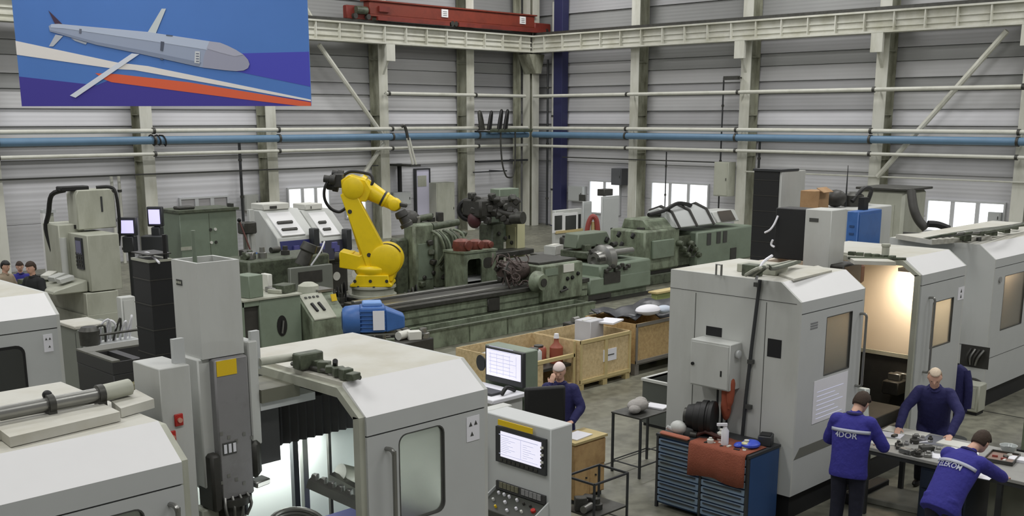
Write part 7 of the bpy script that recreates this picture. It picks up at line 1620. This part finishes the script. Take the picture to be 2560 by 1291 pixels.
    # legs and shoes
    for sname, s in (('R',1),('L',-1)):
        h0 = hip+right*(s*.095*S)-Vector((0,0,.04*S)); kn = V(*pose.get('knee'+sname, (s*.10,.03,.50))); an = V(*pose.get('ankle'+sname, (s*.11,-.02,.09)))
        mb.tube(smooth_path([h0+Vector((0,0,.06*S)), h0, kn, an],4), [.10*S]*2+[.105*S]*3+[.10*S,.095*S,.088*S,.082*S,.078*S,.074*S,.07*S,.066*S], 14)
        prims.append((h0, kn, .10*S, .08*S, 1)); prims.append((kn, an+Vector((0,0,.04*S)), .08*S, .07*S, 1))
        ft = Vector((s*.25, 1, 0)).normalized(); a0 = Vector((an.x, an.y, 0))
        mb.sph(a0+ft*.06*S+Vector((0,0,.045*S)), .048*S, .13*S, .045*S, 14, 8, Matrix.Rotation(math.atan2(ft.y,ft.x)-math.pi/2,3,'Z')); mb.sph(a0+Vector((0,0,.05*S)), .045*S, .055*S, .05*S)
        prims.append((a0+ft*-.03*S+Vector((0,0,.03*S)), a0+ft*.17*S+Vector((0,0,.03*S)), .055*S, .05*S, 3))
    prims.append((hip-right*.08*S-Vector((0,0,.1*S)), hip+right*.08*S-Vector((0,0,.1*S)), .1*S, .1*S, 1))
    # one continuous skin
    me = mb.mesh('body', 0); tmp = bpy.data.objects.new('tmp_body', me); C.objects.link(tmp)
    rm = tmp.modifiers.new('r','REMESH'); rm.mode = 'VOXEL'; rm.voxel_size = voxel; rm.use_smooth_shade = True
    sm = tmp.modifiers.new('s','SMOOTH'); sm.iterations = 4; sm.factor = .5
    dg = bpy.context.evaluated_depsgraph_get(); dg.update(); ev = tmp.evaluated_get(dg); nm = bpy.data.meshes.new_from_object(ev)
    bpy.data.objects.remove(tmp); nm.name = 'body'
    nm.materials.clear()
    for m in (jacket, trousers, SKIN, SHOE): nm.materials.append(m)
    nf = len(nm.polygons); cen = np.empty(nf*3); nm.polygons.foreach_get('center', cen); cen = cen.reshape(-1,3)
    best = np.full(nf, 1e9); idx = np.zeros(nf, dtype=np.int32)
    for p0, p1, r0, r1, mi in prims:
        a = np.array(p0); d = np.array(p1)-a; k = np.clip(((cen-a)@d)/max(d@d,1e-9), 0, 1); dist = np.linalg.norm(cen-(a+k[:,None]*d), axis=1)-(r0+(r1-r0)*k)
        w = dist < best; best[w] = dist[w]; idx[w] = mi
    hk = (cen-np.array(hem))@np.array(up)              # height along the spine above the jacket hem
    idx[(idx == 5) & (hk < -.004)] = 1
    idx[((idx == 5) | (idx == 1)) & (hk >= -.004)] = 0
    nm.polygons.foreach_set('material_index', idx); nm.polygons.foreach_set('use_smooth', [True]*nf); nm.update()
    body = link('body', nm, t)
    # hair or cap
    hm = MB(); hm.sph(hd+hu*.008*S, .084*S, .104*S, .120*S, 26, 18, HM)
    bm = bmesh.new(); tmpm = hm.mesh('hair', 0); bm.from_mesh(tmpm)
    kill = []
    for v in bm.verts:
        q = v.co-hd; f_ = q.dot(hdir)/S; u_ = q.dot(hu)/S
        lim = (.045 if f_ > .02 else (.0 if f_ > -.02 else -.055)) if hair_style != 'bald' else (.07 if f_ > -.01 else -.03)
        if u_ < lim: kill.append(v)
        elif hair_style != 'cap': v.co += (v.co-hd).normalized()*random.uniform(-.002,.004)*S
    bmesh.ops.delete(bm, geom=kill, context='VERTS'); bm.to_mesh(tmpm); bm.free(); tmpm.materials.append(cap or hair); tmpm.shade_smooth()
    ho = link('cap' if cap else 'hair', tmpm, t); md = ho.modifiers.new('s','SOLIDIFY'); md.thickness = .012*S; md.offset = 0; 
    # eyes
    for s in (-1,1): MB().sph(hd+hdir*.083*S+hr*s*.030*S+hu*.006*S, .010*S, .007*S, .006*S, 8, 6, HM).build('eye', RUB, t)
    # collar
    MB().tube([axis(1.02)+right*.075*S*math.cos(a_)+fwd*.078*S*math.sin(a_)+up*.012*S for a_ in [R(70+i*20) for i in range(17)]], .018*S, 6).build('collar', JNAVY if jacket is JBLUE else jacket, t)
    if stripe:
        z_, txt = stripe
        st = MB(); m_ = 14; a0, a1 = R(205), R(335)
        for i in range(m_+1):
            a_ = a0+(a1-a0)*i/m_
            for kz in (z_, z_+.055): st.v.append(tpt(kz, a_, .012*S))
        st.f += [(2*i,2*i+2,2*i+3,2*i+1) for i in range(m_)]
        so = st.build('reflective_stripe', REFL, t, smooth=180); md = so.modifiers.new('s','SOLIDIFY'); md.thickness = .006; md.offset = 1
        fc = bpy.data.curves.new('lettering','FONT'); fc.body = txt; fc.size = 1; fc.resolution_u = 2; fc.align_x = 'CENTER'; fc.offset = .018
        fo = bpy.data.objects.new('tmp_text', fc); C.objects.link(fo); dg = bpy.context.evaluated_depsgraph_get(); dg.update()
        tm = bpy.data.meshes.new_from_object(fo.evaluated_get(dg)); bpy.data.objects.remove(fo)
        xs = [v.co.x for v in tm.vertices]; wid = max(xs)-min(xs); x_mid = (max(xs)+min(xs))/2
        sc = (.22*S)/wid
        for v in tm.vertices:
            lx = (v.co.x-x_mid)*sc; lz = v.co.y*.062*S/.7
            ang = R(270-9)+lx/(.19*S)
            v.co = tpt(z_-.085+lz/L, ang, .012*S)
        tm.materials.append(PAPER if False else REFL); lo_ = link('back_lettering', tm, t)
    return t
# worker at the table, back to us
person('person in a bright blue jacket at left of work table, back turned', (10.84, 5.50), 14,
       dict(shoulder=(0,.09,1.44), head=(.04,.21,1.57), face=(.35,1,-.8), elbowR=(.33,.14,1.12), wristR=(.24,.38,1.06), handR=(-.3,1,-.1), palmR=(0,0,-1), elbowL=(-.28,.16,1.12), wristL=(-.16,.38,1.05), handL=(.2,1,-.1), palmL=(0,0,-1)),
       stripe=(.74, '4DOR'), height=1.78)
# worker bending over the right end of the table
person('person in a bright blue jacket bending over right end of table', (10.60, 4.30), -3,
       dict(hip=(0,-.05,.90), shoulder=(.04,.34,1.31), head=(.09,.52,1.42), face=(.2,1,-.85), elbowR=(.30,.58,1.08), wristR=(.22,.86,.97), handR=(-.1,1,-.15), palmR=(0,0,-1), elbowL=(-.26,.58,1.08), wristL=(-.14,.88,.97), handL=(.1,1,-.15), palmL=(0,0,-1)),
       stripe=(.70, 'ELEKOM'), height=1.74)
# grey haired man leaning on the table
person('grey-haired person in dark blue overall leaning on the work table', (13.16, 5.58), 198,
       dict(hip=(0,-.10,.92), shoulder=(0,.14,1.40), head=(.0,.26,1.58), face=(-.1,1,-.62), elbowR=(.32,.22,1.14), wristR=(.36,.42,.92), handR=(.0,1,-.25), palmR=(0,0,-1), elbowL=(-.33,.30,1.16), wristL=(-.26,.50,.93), handL=(.1,1,-.25), palmL=(0,0,-1), ankleR=(.13,-.22,.09), ankleL=(-.13,-.12,.09)),
       jacket=JNAVY, hair=HAIRG, hair_style='bald', height=1.74)
# worker behind the console, hand at his chin
person('person in white cap and dark blue jacket with hand raised to face', (9.98, 9.10), 214,
       dict(shoulder=(0,.0,1.42), head=(.01,.05,1.615), face=(.0,1,-.30), elbowR=(.26,.22,1.20), wristR=(.10,.22,1.46), handR=(-.25,-.2,1), palmR=(-.3,-1,0), elbowL=(-.29,.05,1.13), wristL=(-.20,.24,.98), handL=(.3,1,.0), palmL=(0,0,-1)),
       jacket=JNAVY, hair_style='cap', cap=CAPW, height=1.68)
# three people far left, talking
pf = dict(shoulder=(0,.0,1.42), head=(0,.04,1.62), elbowR=(.27,.03,1.14), wristR=(.22,.2,.98), elbowL=(-.27,.03,1.14), wristL=(-.22,.2,.98))
p = P(48, 655, z=1.60); person('person in bright blue jacket, middle of three at far left', (p.x, p.y), 250, pf, height=1.63, voxel=.016, group='people talking at far left')
p = P(80, 655, z=1.84); person('person in dark jacket, right of three at far left', (p.x, p.y), 200, pf, height=1.87, jacket=mat('jacket_black', (34,36,38), .85), voxel=.016, group='people talking at far left')
p = P(8, 652, z=1.74); person('person in dark cap at the far left picture edge', (p.x, p.y), 300, pf, jacket=mat('jacket_tan', (150,136,116), .85), hair_style='cap', cap=SHOE, voxel=.016, group='people talking at far left')
